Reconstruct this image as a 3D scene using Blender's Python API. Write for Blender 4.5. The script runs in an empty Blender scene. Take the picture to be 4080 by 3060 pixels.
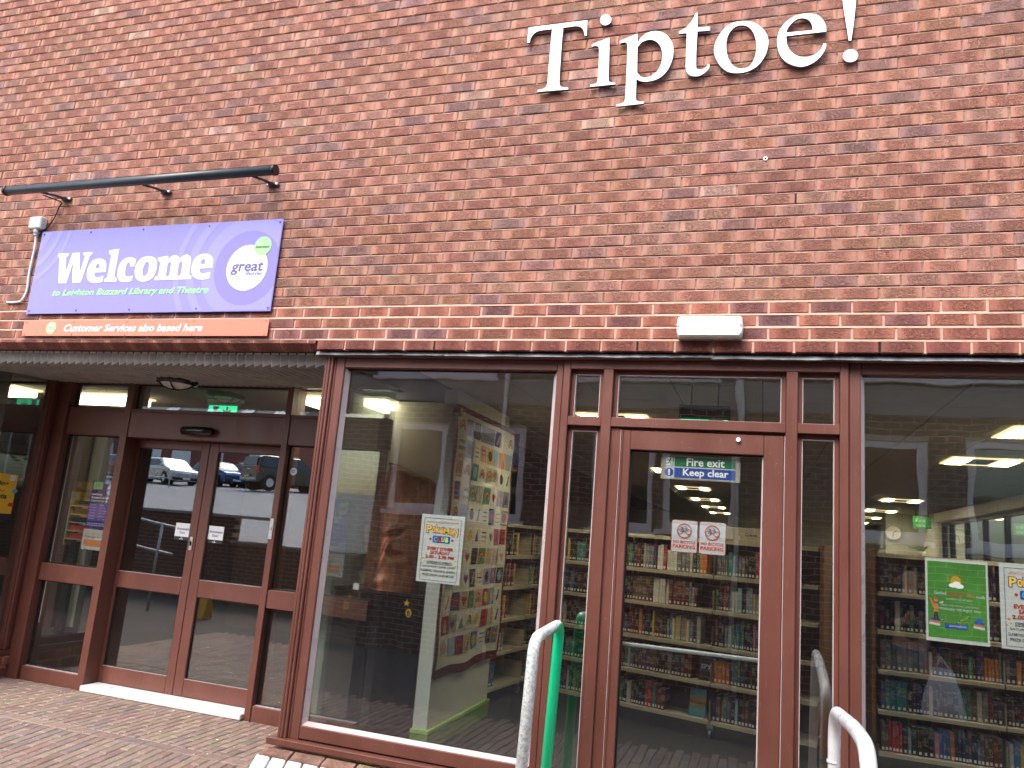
import bpy, bmesh, math, random
from mathutils import Vector, Matrix
from mathutils.geometry import tessellate_polygon
random.seed(7)
C = bpy.context.scene.collection
SC = bpy.context.scene
R = math.radians

# ------------------------------------------------------------------ camera
YAW, PITCH, ROLL = R(-18.496), R(10.731), R(4.738)
cy, sy, cp, sp = math.cos(YAW), math.sin(YAW), math.cos(PITCH), math.sin(PITCH)
fwd = Vector((sy * cp, cy * cp, sp)); rgt = Vector((cy, -sy, 0)); upv = rgt.cross(fwd)
cr, sr = math.cos(ROLL), math.sin(ROLL)
rgt2 = rgt * cr + upv * sr; up2 = -rgt * sr + upv * cr
cam_d = bpy.data.cameras.new('camera'); cam = bpy.data.objects.new('camera', cam_d); C.objects.link(cam)
M = Matrix((rgt2, up2, -fwd)).transposed().to_4x4(); M.translation = (0, -4.587, 1.66)
cam.matrix_world = M
cam_d.sensor_width = 36; cam_d.lens = 36 * 3082.3 / 4080
cam_d.clip_start = 0.05; cam_d.clip_end = 500
SC.camera = cam
CAM = Vector((0, -4.587, 1.66))
def project(p):
    d = Vector(p) - CAM; w = d.dot(fwd)
    if w <= 0: return None
    return 2040 + 3082.3 * d.dot(rgt2) / w, 1530 - 3082.3 * d.dot(up2) / w, w

# ------------------------------------------------------------------ light
SUN_EL, SUN_AZ = 52, 200      # azimuth clockwise from +y
world = bpy.data.worlds.new('World'); SC.world = world; world.use_nodes = True
wn = world.node_tree; wn.nodes.clear()
sky = wn.nodes.new('ShaderNodeTexSky'); sky.sky_type = 'NISHITA'; sky.sun_disc = False
sky.sun_elevation = R(SUN_EL); sky.sun_rotation = R(SUN_AZ)
sky.air_density = 1.2; sky.dust_density = 4.0; sky.ozone_density = 1.2; sky.altitude = 50
bg = wn.nodes.new('ShaderNodeBackground'); bg.inputs['Strength'].default_value = 0.15
out = wn.nodes.new('ShaderNodeOutputWorld')
wn.links.new(sky.outputs[0], bg.inputs[0]); wn.links.new(bg.outputs[0], out.inputs[0])
sd = bpy.data.lights.new('sun', 'SUN'); sd.energy = 1.0; sd.angle = R(35); sd.color = (1, 0.985, 0.965)
sun = bpy.data.objects.new('sun', sd); C.objects.link(sun)
el, az = R(SUN_EL), R(SUN_AZ)
sv = Vector((math.sin(az) * math.cos(el), math.cos(az) * math.cos(el), math.sin(el)))
sun.rotation_euler = sv.to_track_quat('Z', 'Y').to_euler(); sun.location = (0, -10, 20)
SC.view_settings.view_transform = 'Standard'; SC.view_settings.look = 'None'
SC.view_settings.gamma = 1; SC.view_settings.use_curve_mapping = False
SC.view_settings.exposure = 1.45
SC.cycles.max_bounces = 10; SC.cycles.transparent_max_bounces = 24
SC.cycles.diffuse_bounces = 4; SC.cycles.glossy_bounces = 4
SC.cycles.sample_clamp_indirect = 6
SC.cycles.caustics_reflective = False; SC.cycles.caustics_refractive = False

# ------------------------------------------------------------------ materials
def nt(name):
    m = bpy.data.materials.new(name); m.use_nodes = True
    t = m.node_tree; b = t.nodes['Principled BSDF']
    return m, t, b
def N(t, ty, **kw):
    n = t.nodes.new(ty)
    for k, v in kw.items(): setattr(n, k, v)
    return n
def noise(t, vec, scale, detail=3, rough=0.55, dist=0.0):
    n = N(t, 'ShaderNodeTexNoise'); n.inputs['Scale'].default_value = scale
    n.inputs['Detail'].default_value = detail; n.inputs['Roughness'].default_value = rough
    n.inputs['Distortion'].default_value = dist
    if vec is not None: t.links.new(vec, n.inputs['Vector'])
    return n
def ramp(t, fac, stops):
    r = N(t, 'ShaderNodeValToRGB'); e = r.color_ramp.elements
    while len(e) < len(stops): e.new(0.5)
    for i, (p, c) in enumerate(stops):
        e[i].position = p; e[i].color = (c if len(c) == 4 else (*c, 1)) if isinstance(c, tuple) else (c, c, c, 1)
    t.links.new(fac, r.inputs[0]); return r
def mixc(t, fac, a, b, mode='MIX'):
    m = N(t, 'ShaderNodeMix', data_type='RGBA', blend_type=mode)
    for s, v in ((0, fac), (6, a), (7, b)):
        if hasattr(v, 'is_output') or isinstance(v, bpy.types.NodeSocket): t.links.new(v, m.inputs[s])
        elif s == 0: m.inputs[0].default_value = v
        else: m.inputs[s].default_value = (*v, 1) if len(v) == 3 else v
    return m.outputs[2]
def math_(t, op, a, b=None, clamp=False):
    m = N(t, 'ShaderNodeMath', operation=op, use_clamp=clamp)
    for i, v in ((0, a), (1, b)):
        if v is None: continue
        if isinstance(v, bpy.types.NodeSocket): t.links.new(v, m.inputs[i])
        else: m.inputs[i].default_value = v
    return m.outputs[0]
def pos(t):
    return N(t, 'ShaderNodeNewGeometry').outputs['Position']
def mapv(t, vec, scale=(1, 1, 1), rot=(0, 0, 0)):
    m = N(t, 'ShaderNodeMapping'); m.inputs['Scale'].default_value = scale; m.inputs['Rotation'].default_value = rot
    t.links.new(vec, m.inputs[0]); return m.outputs[0]
def bump(t, b, h, strength=0.3, dist=0.002):
    n = N(t, 'ShaderNodeBump'); n.inputs['Strength'].default_value = strength; n.inputs['Distance'].default_value = dist
    t.links.new(h, n.inputs['Height']); t.links.new(n.outputs[0], b.inputs['Normal']); return n
def plain(name, col, rough=0.5, metal=0.0, var=0.12, nscale=9, bscale=0, bstr=0.2, bdist=0.001, spec=None, emit=None, coat=0):
    m, t, b = nt(name)
    p = pos(t); n = noise(t, p, nscale, 4, 0.6)
    hi = tuple(min(1, c * (1 + var)) for c in col); lo = tuple(c * (1 - var) for c in col)
    r = ramp(t, n.outputs[0], [(0.3, lo), (0.7, hi)])
    t.links.new(r.outputs[0], b.inputs['Base Color'])
    rr = ramp(t, n.outputs[0], [(0.3, max(0.02, rough - 0.06)), (0.7, min(1, rough + 0.06))])
    t.links.new(rr.outputs[0], b.inputs['Roughness'])
    b.inputs['Metallic'].default_value = metal
    if spec is not None: b.inputs['Specular IOR Level'].default_value = spec
    if coat: b.inputs['Coat Weight'].default_value = coat
    if bscale: bump(t, b, noise(t, p, bscale, 4).outputs[0], bstr, bdist)
    if emit:
        b.inputs['Emission Color'].default_value = (*emit[0], 1); b.inputs['Emission Strength'].default_value = emit[1]
    return m

def brick_mat(name, source, wrinkle=1.0, ends=True, mottle=0.25):
    """fired clay facing brick; colour comes from the object or from a point attribute"""
    m, t, b = nt(name)
    if source == 'object':
        oi = N(t, 'ShaderNodeObjectInfo'); col = oi.outputs['Color']; rnd = oi.outputs['Random']
    else:
        a = N(t, 'ShaderNodeAttribute', attribute_name='bcol'); col = a.outputs['Color']
        a2 = N(t, 'ShaderNodeAttribute', attribute_name='rnd'); rnd = a2.outputs['Fac']
    lx = N(t, 'ShaderNodeAttribute', attribute_name='lx').outputs['Fac']
    p = pos(t)
    ax = math_(t, 'ABSOLUTE', lx)
    off = noise(t, mapv(t, p, (14, 3, 3)), 1.0, 2).outputs[0]
    centre = math_(t, 'SUBTRACT', 1.15, math_(t, 'ADD', ax, math_(t, 'MULTIPLY', off, 0.6)))
    centre = math_(t, 'MULTIPLY', centre, math_(t, 'ADD', math_(t, 'MULTIPLY', rnd, 3.0), 1.2), clamp=True)
    w = noise(t, mapv(t, p, (75, 50, 120)), 1.0, 3, 0.6, 1.6)
    wr = ramp(t, w.outputs[0], [(0.40, 0.0), (0.50, 0.75), (0.62, 1.0)])
    streak = noise(t, mapv(t, p, (260, 40, 14)), 1.0, 3, 0.7)
    h = math_(t, 'MULTIPLY', wr.outputs[0], math_(t, 'ADD', math_(t, 'MULTIPLY', centre, 0.9), 0.1))
    h = math_(t, 'ADD', h, math_(t, 'MULTIPLY', streak.outputs[0], 0.22))
    c = col
    lo = mixc(t, 1.0, c, (0.56, 0.44, 0.42), 'MULTIPLY')
    hi = mixc(t, 0.42, c, (0.70, 0.40, 0.31))
    blot = noise(t, mapv(t, p, (22, 22, 30)), 1.0, 3, 0.6)
    f1 = ramp(t, blot.outputs[0], [(0.32, 0.0), (0.72, 1.0)])
    c = mixc(t, math_(t, 'MULTIPLY', f1.outputs[0], mottle * 1.0), c, hi)
    if ends:
        e = math_(t, 'MULTIPLY', math_(t, 'SUBTRACT', math_(t, 'ADD', ax, math_(t, 'MULTIPLY', off, 0.5)), 0.95), 3.0, clamp=True)
        e = math_(t, 'MULTIPLY', e, math_(t, 'GREATER_THAN', rnd, 0.62))
        c = mixc(t, math_(t, 'MULTIPLY', e, 0.16), c, (0.64, 0.36, 0.28))
    # darker tone in the pits of the textured face
    pit = ramp(t, w.outputs[0], [(0.38, 1.0), (0.50, 0.0)])
    c = mixc(t, math_(t, 'MULTIPLY', math_(t, 'MULTIPLY', pit.outputs[0], centre), 0.85 * wrinkle), c, lo)
    sp_ = ramp(t, streak.outputs[0], [(0.35, 0.0), (0.6, 1.0)])
    c = mixc(t, math_(t, 'MULTIPLY', math_(t, 'SUBTRACT', 1.0, sp_.outputs[0]), 0.16), c, lo)
    big = noise(t, p, 0.9, 3).outputs[0]
    c = mixc(t, math_(t, 'MULTIPLY', big, 0.16), c, (0.40, 0.22, 0.18))
    t.links.new(c, b.inputs['Base Color']); b.inputs['Roughness'].default_value = 0.82
    b.inputs['Specular IOR Level'].default_value = 0.3
    bump(t, b, h, 0.9 * wrinkle, 0.009)
    return m

def glass_mat(name, refl=0.07, tint=(0.90, 0.93, 0.92), wave=0.0022, wscale=2.2, dirt=0.006):
    m, t, b = nt(name); t.nodes.remove(b)
    o = [n for n in t.nodes if n.type == 'OUTPUT_MATERIAL'][0]
    p = pos(t)
    tr = N(t, 'ShaderNodeBsdfTransparent'); tr.inputs[0].default_value = (*tint, 1)
    gl = N(t, 'ShaderNodeBsdfGlossy'); gl.inputs['Roughness'].default_value = 0.0; gl.inputs['Color'].default_value = (1, 1, 1, 1)
    n = noise(t, mapv(t, p, (1.0, 1.0, 0.55)), wscale, 2, 0.5)
    bp = N(t, 'ShaderNodeBump'); bp.inputs['Strength'].default_value = 1.0; bp.inputs['Distance'].default_value = wave
    t.links.new(n.outputs[0], bp.inputs['Height']); t.links.new(bp.outputs[0], gl.inputs['Normal'])
    lw = N(t, 'ShaderNodeLayerWeight'); lw.inputs['Blend'].default_value = 0.5
    f = math_(t, 'POWER', lw.outputs['Facing'], 4.0)
    f = math_(t, 'ADD', math_(t, 'MULTIPLY', f, 1 - refl), refl, clamp=True)
    mx = N(t, 'ShaderNodeMixShader'); t.links.new(f, mx.inputs[0]); t.links.new(tr.outputs[0], mx.inputs[1]); t.links.new(gl.outputs[0], mx.inputs[2])
    # thin film of street dust with a few specks and runs
    df = N(t, 'ShaderNodeBsdfDiffuse'); df.inputs[0].default_value = (0.55, 0.53, 0.5, 1)
    sp1 = noise(t, p, 130, 1, 0.5); s1 = ramp(t, sp1.outputs[0], [(0.76, 0.0), (0.82, 0.5)])
    run = noise(t, mapv(t, p, (38, 38, 3)), 1.0, 4, 0.7); s2 = ramp(t, run.outputs[0], [(0.5, dirt * 0.4), (0.8, dirt * 2.2)])
    d = math_(t, 'ADD', s1.outputs[0], s2.outputs[0], clamp=True)
    mx2 = N(t, 'ShaderNodeMixShader'); t.links.new(d, mx2.inputs[0]); t.links.new(mx.outputs[0], mx2.inputs[1]); t.links.new(df.outputs[0], mx2.inputs[2])
    t.links.new(mx2.outputs[0], o.inputs[0])
    return m

def frame_mat(name, col):
    m, t, b = nt(name); p = pos(t)
    n = noise(t, mapv(t, p, (5, 5, 2)), 1.0, 4, 0.6)
    c = ramp(t, n.outputs[0], [(0.3, tuple(x * 0.86 for x in col)), (0.72, tuple(x * 1.12 for x in col))]).outputs[0]
    chalk = noise(t, mapv(t, p, (55, 55, 9)), 1.0, 4, 0.7)
    ch = ramp(t, chalk.outputs[0], [(0.60, 0.0), (0.9, 0.22)])
    c = mixc(t, ch.outputs[0], c, (0.42, 0.33, 0.30))
    v = N(t, 'ShaderNodeTexVoronoi'); v.inputs['Scale'].default_value = 42; t.links.new(p, v.inputs['Vector'])
    sp_ = ramp(t, v.outputs['Distance'], [(0.045, 1.0), (0.075, 0.0)])
    gate = noise(t, p, 4.0, 2).outputs[0]
    g = ramp(t, gate, [(0.52, 0.0), (0.6, 1.0)])
    c = mixc(t, math_(t, 'MULTIPLY', math_(t, 'MULTIPLY', sp_.outputs[0], g.outputs[0]), 0.7), c, (0.62, 0.58, 0.54))
    t.links.new(c, b.inputs['Base Color'])
    rr = ramp(t, n.outputs[0], [(0.3, 0.36), (0.7, 0.52)]); t.links.new(rr.outputs[0], b.inputs['Roughness'])
    bump(t, b, noise(t, p, 300, 2).outputs[0], 0.08, 0.0004)
    return m

MT = {}
def mk():
    MT['brick_o'] = brick_mat('facing brick (piece)', 'object')
    MT['brick_a'] = brick_mat('facing brick (bonded)', 'attr')
    MT['paver_o'] = brick_mat('clay paver (piece)', 'object', 0.5, False, 0.5)
    MT['paver_a'] = brick_mat('clay paver (bonded)', 'attr', 0.5, False, 0.5)
    MT['mortar'] = plain('tan mortar', (0.44, 0.28, 0.225), 0.95, var=0.25, nscale=30, bscale=160, bstr=0.6, bdist=0.003)
    MT['mortar3'] = plain('brown perpend mortar', (0.33, 0.20, 0.155), 0.95, var=0.3, nscale=30, bscale=160, bstr=0.6, bdist=0.003)
    MT['mortar2'] = plain('pale pink mortar', (0.60, 0.39, 0.30), 0.95, var=0.18, nscale=30, bscale=160, bstr=0.6, bdist=0.003)
    MT['bedding'] = plain('dark paving joint', (0.085, 0.07, 0.058), 0.95, var=0.4, nscale=40, bscale=150, bstr=0.8, bdist=0.004)
    MT['frame'] = frame_mat('red brown powder coat', (0.150, 0.053, 0.038))
    MT['frame_dk'] = frame_mat('dark red brown powder coat', (0.095, 0.037, 0.031))
    MT['bead'] = plain('pale seal and sky-lit bead', (0.52, 0.44, 0.44), 0.3, var=0.1)  # pale tone paints the sky highlight on the beads; also the door seal
    MT['gasket'] = plain('black glazing gasket', (0.012, 0.012, 0.014), 0.5)
    MT['black'] = plain('black void', (0.006, 0.005, 0.005), 0.8)
    MT['lead'] = plain('grey lead flashing', (0.20, 0.215, 0.24), 0.45, metal=0.1, var=0.5, nscale=14, bscale=30, bstr=0.5, bdist=0.006)
    MT['soffit'] = plain('dusty grey soffit board', (0.34, 0.32, 0.30), 0.7, var=0.25, nscale=6)
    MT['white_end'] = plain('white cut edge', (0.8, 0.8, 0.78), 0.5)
    MT['white'] = plain('white gloss paint', (0.80, 0.81, 0.81), 0.32, var=0.03)
    MT['letter'] = plain('white sign face', (0.82, 0.84, 0.85), 0.3, var=0.01)
    MT['letter_side'] = plain('grey letter return', (0.10, 0.10, 0.14), 0.4)
    MT['purple'] = plain('lilac sign vinyl', (0.265, 0.240, 0.66), 0.34, var=0.03)
    MT['purple2'] = plain('darker lilac ring', (0.235, 0.205, 0.61), 0.34, var=0.02)
    MT['purple3'] = plain('lighter lilac ring', (0.305, 0.285, 0.72), 0.34, var=0.02)
    MT['dpurple'] = plain('deep purple print', (0.095, 0.035, 0.33), 0.35, var=0.04)
    MT['mpurple'] = plain('mid purple print', (0.20, 0.13, 0.52), 0.35, var=0.04)
    MT['indigo'] = plain('indigo lettering', (0.13, 0.11, 0.33), 0.4)
    MT['green'] = plain('lime green print', (0.36, 0.78, 0.30), 0.35, var=0.03)
    MT['green2'] = plain('dark green print', (0.03, 0.17, 0.05), 0.4)
    MT['orange'] = plain('orange sign vinyl', (0.74, 0.235, 0.15), 0.36, var=0.03)
    MT['orange2'] = plain('orange print', (0.80, 0.27, 0.09), 0.4)
    MT['paper'] = plain('white paper', (0.78, 0.78, 0.74), 0.6, var=0.02)
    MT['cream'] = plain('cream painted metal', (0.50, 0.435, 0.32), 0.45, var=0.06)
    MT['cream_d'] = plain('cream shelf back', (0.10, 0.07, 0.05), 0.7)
    MT['wood'] = plain('brown veneer panel', (0.22, 0.105, 0.04), 0.45, var=0.25, nscale=3)
    MT['red_p'] = plain('red print', (0.62, 0.04, 0.03), 0.5)
    MT['black_p'] = plain('black print', (0.02, 0.022, 0.03), 0.5)
    MT['yellow_p'] = plain('yellow print', (0.80, 0.48, 0.03), 0.5)
    MT['blue_p'] = plain('blue print', (0.02, 0.10, 0.48), 0.4)
    MT['lblue_p'] = plain('light blue print', (0.10, 0.35, 0.62), 0.5)
    MT['sgreen'] = plain('safety green', (0.0, 0.26, 0.11), 0.4)
    MT['pgreen'] = plain('poster green', (0.09, 0.33, 0.045), 0.4, var=0.2, nscale=4)
    MT['carpet'] = plain('dark grey carpet', (0.028, 0.028, 0.032), 0.95, var=0.25, nscale=60, bscale=240, bstr=0.6)
    MT['ceil'] = plain('off-white ceiling tile', (0.44, 0.40, 0.35), 0.9, var=0.06, nscale=5)
    MT['ceil_gap'] = plain('dark ceiling grid', (0.03, 0.027, 0.025), 0.8)
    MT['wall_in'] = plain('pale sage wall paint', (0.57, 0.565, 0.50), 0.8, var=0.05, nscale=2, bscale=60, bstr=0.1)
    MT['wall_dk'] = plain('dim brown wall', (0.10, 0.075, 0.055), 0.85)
    MT['lamp'] = plain('lit fluorescent louvre', (0.9, 0.8, 0.55), 0.5, emit=((1.0, 0.88, 0.62), 23.0))
    MT['lamp2'] = plain('lit diffuser', (0.9, 0.85, 0.65), 0.5, emit=((1.0, 0.88, 0.62), 3.6))
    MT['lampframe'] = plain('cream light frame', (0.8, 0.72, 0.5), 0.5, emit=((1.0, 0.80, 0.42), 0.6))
    MT['glass'] = glass_mat('window glass', 0.135)
    MT['glass2'] = glass_mat('door glass', 0.19, wave=0.0012, wscale=1.2)
    MT['bglass'] = glass_mat('opposite window glass', 0.12, tint=(0.5, 0.5, 0.5))
    MT['plastic'] = plain('black plastic', (0.012, 0.012, 0.014), 0.22)
    MT['anth'] = plain('anthracite painted metal', (0.035, 0.045, 0.055), 0.33)
    MT['steel'] = plain('galvanised steel', (0.45, 0.46, 0.46), 0.38, metal=0.7, var=0.25, nscale=40)
    MT['alu'] = plain('aluminium', (0.66, 0.67, 0.68), 0.32, metal=0.6, var=0.08)
    MT['opal'] = plain('opal diffuser', (0.72, 0.72, 0.70), 0.35)
    MT['white_stone'] = plain('white painted brick edging', (0.84, 0.84, 0.85), 0.55, var=0.06, nscale=20, bscale=90, bstr=0.4, bdist=0.003)
    MT['asphalt'] = plain('car park asphalt', (0.27, 0.27, 0.28), 0.9, var=0.18, nscale=2.5, bscale=120, bstr=0.4, bdist=0.004)
    MT['concrete'] = plain('grey concrete', (0.30, 0.29, 0.275), 0.9, var=0.22, nscale=3, bscale=70, bstr=0.3, bdist=0.003)
    MT['tyre'] = plain('tyre rubber', (0.015, 0.015, 0.016), 0.8)
    MT['cglass'] = plain('dark car glass', (0.05, 0.07, 0.08), 0.06)
mk()
# green and silver handrail paint, blown highlights painted in as pale zinc
def rail_mat():
    m, t, b = nt('green handrail paint with pale highlights'); p = pos(t)
    n = noise(t, mapv(t, p, (11, 11, 5)), 1.0, 5, 0.65)
    nrm = N(t, 'ShaderNodeNewGeometry').outputs['Normal']
    sep = N(t, 'ShaderNodeSeparateXYZ'); t.links.new(nrm, sep.inputs[0])
    sx = N(t, 'ShaderNodeSeparateXYZ'); t.links.new(p, sx.inputs[0])
    # highlights painted as pale zinc on the top, front and near leg
    f = math_(t, 'ADD', math_(t, 'MULTIPLY', sep.outputs[1], 0.42), math_(t, 'MULTIPLY', n.outputs[0], 0.9))
    f = math_(t, 'ADD', f, math_(t, 'MULTIPLY', sep.outputs[2], -0.8))
    yfar = math_(t, 'MULTIPLY', math_(t, 'ADD', sx.outputs[1], 0.37), 3.0, clamp=False)
    f = math_(t, 'ADD', f, math_(t, 'MAXIMUM', math_(t, 'MINIMUM', yfar, 0.45), -0.45))
    g = ramp(t, f, [(0.44, 0.0), (0.47, 1.0)])
    zn = noise(t, p, 60, 4, 0.7); zr = ramp(t, zn.outputs[0], [(0.35, (0.42, 0.46, 0.45)), (0.58, (0.84, 0.90, 0.88))])
    c = mixc(t, g.outputs[0], zr.outputs[0], (0.0, 0.62, 0.27))
    t.links.new(c, b.inputs['Base Color']); b.inputs['Roughness'].default_value = 0.38
    bump(t, b, zn.outputs[0], 0.25, 0.001)
    return m
MT['rail'] = rail_mat()
def rib_paver():
    return MT['paver_o']

# ------------------------------------------------------------------ mesh helpers
class MB:
    def __init__(s): s.v = []; s.f = []; s.m = []; s.sm = []
    def add(s, vs, fs, mi=0, smooth=False):
        o = len(s.v); s.v += [tuple(x) for x in vs]
        for f in fs: s.f.append([i + o for i in f]); s.m.append(mi); s.sm.append(smooth)
    def box(s, x0, x1, y0, y1, z0, z1, mi=0, T=None):
        vs = [Vector((x, y, z)) for x in (x0, x1) for y in (y0, y1) for z in (z0, z1)]
        if T is not None: vs = [T @ v for v in vs]
        s.add(vs, [(0, 1, 3, 2), (4, 6, 7, 5), (0, 4, 5, 1), (2, 3, 7, 6), (0, 2, 6, 4), (1, 5, 7, 3)], mi)
    def bbox(s, x0, x1, y0, y1, z0, z1, b=0.003, mi=0, T=None):
        bm = bmesh.new(); bmesh.ops.create_cube(bm, size=1)
        for v in bm.verts: v.co = Vector(((x0 + x1) / 2 + v.co.x * (x1 - x0), (y0 + y1) / 2 + v.co.y * (y1 - y0), (z0 + z1) / 2 + v.co.z * (z1 - z0)))
        b = min(b, abs(x1 - x0) * .45, abs(y1 - y0) * .45, abs(z1 - z0) * .45)
        bmesh.ops.bevel(bm, geom=bm.edges[:], offset=b, segments=1, affect='EDGES', profile=0.5)
        s.bm(bm, mi, T); bm.free()
    def bm(s, bm, mi=0, T=None, smooth=False):
        bm.verts.ensure_lookup_table()
        for i, v in enumerate(bm.verts): v.index = i
        s.add([(T @ v.co) if T is not None else v.co.copy() for v in bm.verts], [[v.index for v in f.verts] for f in bm.faces], mi, smooth)
    def tube(s, pts, r, n=12, mi=0, cap=True, smooth=True):
        pts = [Vector(p) for p in pts]; rr = r if isinstance(r, (list, tuple)) else [r] * len(pts)
        ref = None; rings = []
        for i, p in enumerate(pts):
            d = (pts[min(i + 1, len(pts) - 1)] - pts[max(i - 1, 0)]).normalized()
            if ref is None:
                ref = Vector((0, 0, 1)) if abs(d.z) < 0.9 else Vector((1, 0, 0))
            a = d.cross(ref).normalized(); b_ = a.cross(d).normalized(); ref = b_
            rings.append([p + (a * math.cos(2 * math.pi * k / n) + b_ * math.sin(2 * math.pi * k / n)) * rr[i] for k in range(n)])
        o = len(s.v)
        for ring in rings: s.v += [tuple(x) for x in ring]
        for i in range(len(rings) - 1):
            for k in range(n):
                s.f.append([o + i * n + k, o + i * n + (k + 1) % n, o + (i + 1) * n + (k + 1) % n, o + (i + 1) * n + k]); s.m.append(mi); s.sm.append(smooth)
        if cap:
            s.f.append([o + k for k in range(n)][::-1]); s.m.append(mi); s.sm.append(False)
            e = o + (len(rings) - 1) * n; s.f.append([e + k for k in range(n)]); s.m.append(mi); s.sm.append(False)
    def build(s, name, mats, parent=None, loc=None):
        me = bpy.data.meshes.new(name); me.from_pydata(s.v, [], s.f)
        for m in (mats if isinstance(mats, (list, tuple)) else [mats]): me.materials.append(MT[m] if isinstance(m, str) else m)
        me.polygons.foreach_set('material_index', s.m); me.polygons.foreach_set('use_smooth', s.sm)
        me.update()
        o = bpy.data.objects.new(name, me); C.objects.link(o)
        if parent is not None: o.parent = parent
        if loc is not None: o.location = loc
        return o
def box(name, mat, x0, x1, y0, y1, z0, z1, parent=None, b=0.0, T=None):
    mb = MB()
    if b: mb.bbox(x0, x1, y0, y1, z0, z1, b, T=T)
    else: mb.box(x0, x1, y0, y1, z0, z1, T=T)
    return mb.build(name, mat, parent)
def empty(name, loc=(0, 0, 0), rz=0):
    o = bpy.data.objects.new(name, None); C.objects.link(o); o.location = loc; o.rotation_euler = (0, 0, rz); o.empty_display_size = 0.1
    return o
def tag(o, label=None, cat=None, group=None, kind=None):
    if label: o['label'] = label
    if cat: o['category'] = cat
    if group: o['group'] = group
    if kind: o['kind'] = kind
    return o
def copy_tree(o, parent=None):
    c = o.copy(); C.objects.link(c)
    if parent is not None: c.parent = parent
    for ch in list(o.children): copy_tree(ch, c)
    return c
class Fr:      # a flat sheet's own axes: U along, V up, N outwards
    def __init__(s, O, U=(1, 0, 0), V=(0, 0, 1), Nn=(0, -1, 0)):
        s.O = Vector(O); s.U = Vector(U); s.V = Vector(V); s.N = Vector(Nn)
    def p(s, u, v, n=0): return s.O + s.U * u + s.V * v + s.N * n
FAC = lambda y: Fr((0, y, 0))
def smooth_loop(pts, sub=4):
    n = len(pts); out_ = []
    for i in range(n):
        p0, p1, p2, p3 = pts[i - 1], pts[i], pts[(i + 1) % n], pts[(i + 2) % n]
        a, b = Vector(p1[:2]), Vector(p2[:2])
        c1, c2 = p1[2], p2[2]
        out_.append(a)
        if c1 and c2: continue
        t1 = (b - Vector(p0[:2])) * 0.5 if not c1 else (b - a)
        t2 = (Vector(p3[:2]) - a) * 0.5 if not c2 else (b - a)
        k = (b - a).length
        if t1.length > 1e-9: t1 = t1.normalized() * k
        if t2.length > 1e-9: t2 = t2.normalized() * k
        for j in range(1, sub):
            t = j / sub
            h00 = 2 * t**3 - 3 * t**2 + 1; h10 = t**3 - 2 * t**2 + t; h01 = -2 * t**3 + 3 * t**2; h11 = t**3 - t**2
            out_.append(a * h00 + t1 * h10 + b * h01 + t2 * h11)
    return out_
def shape(name, loops, fr, mat, parent=None, d=0.0015, side=None, z=0.0, mb=None, mi=0):
    """flat shape with its own thickness d standing z off the sheet"""
    own = mb is None
    mb = mb or MB()
    vec = [[Vector((q[0], q[1], 0)) for q in L] for L in loops]
    tri = tessellate_polygon(vec); flat = [q for L in vec for q in L]
    a = len(mb.v)
    mb.v += [tuple(fr.p(q.x, q.y, z + d)) for q in flat]
    for t in tri: mb.f.append([a + i for i in t]); mb.m.append(mi); mb.sm.append(False)
    b = len(mb.v)
    mb.v += [tuple(fr.p(q.x, q.y, z)) for q in flat]
    k = 0
    for L in vec:
        n = len(L)
        for i in range(n):
            mb.f.append([a + k + i, a + k + (i + 1) % n, b + k + (i + 1) % n, b + k + i]); mb.m.append(mi + (1 if side else 0)); mb.sm.append(False)
        k += n
    if own: return mb.build(name, [mat, side] if side else mat, parent)
def rectL(u0, u1, v0, v1): return [(u0, v0), (u1, v0), (u1, v1), (u0, v1)]
def rrectL(u0, u1, v0, v1, r, n=4):
    o = []
    for cx_, cy_, a0 in ((u1 - r, v1 - r, 0), (u0 + r, v1 - r, 90), (u0 + r, v0 + r, 180), (u1 - r, v0 + r, 270)):
        for i in range(n + 1):
            a = R(a0 + 90 * i / n); o.append((cx_ + r * math.cos(a), cy_ + r * math.sin(a)))
    return o
def circL(u, v, r, n=28, ry=None, rot=0):
    ry = ry or r
    return [(u + r * math.cos(2 * math.pi * i / n + rot), v + ry * math.sin(2 * math.pi * i / n + rot)) for i in range(n)]
def ringL(u, v, r0, r1, a0=0, a1=360, n=24):
    o = [(u + r1 * math.cos(R(a0 + (a1 - a0) * i / n)), v + r1 * math.sin(R(a0 + (a1 - a0) * i / n))) for i in range(n + 1)]
    return o + [(u + r0 * math.cos(R(a1 - (a1 - a0) * i / n)), v + r0 * math.sin(R(a1 - (a1 - a0) * i / n))) for i in range(n + 1)]
def starL(u, v, r, n=5, k=0.42):
    return [(u + (r if i % 2 == 0 else r * k) * math.sin(math.pi * i / n), v + (r if i % 2 == 0 else r * k) * math.cos(math.pi * i / n)) for i in range(2 * n)]
_tc = {}
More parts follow.
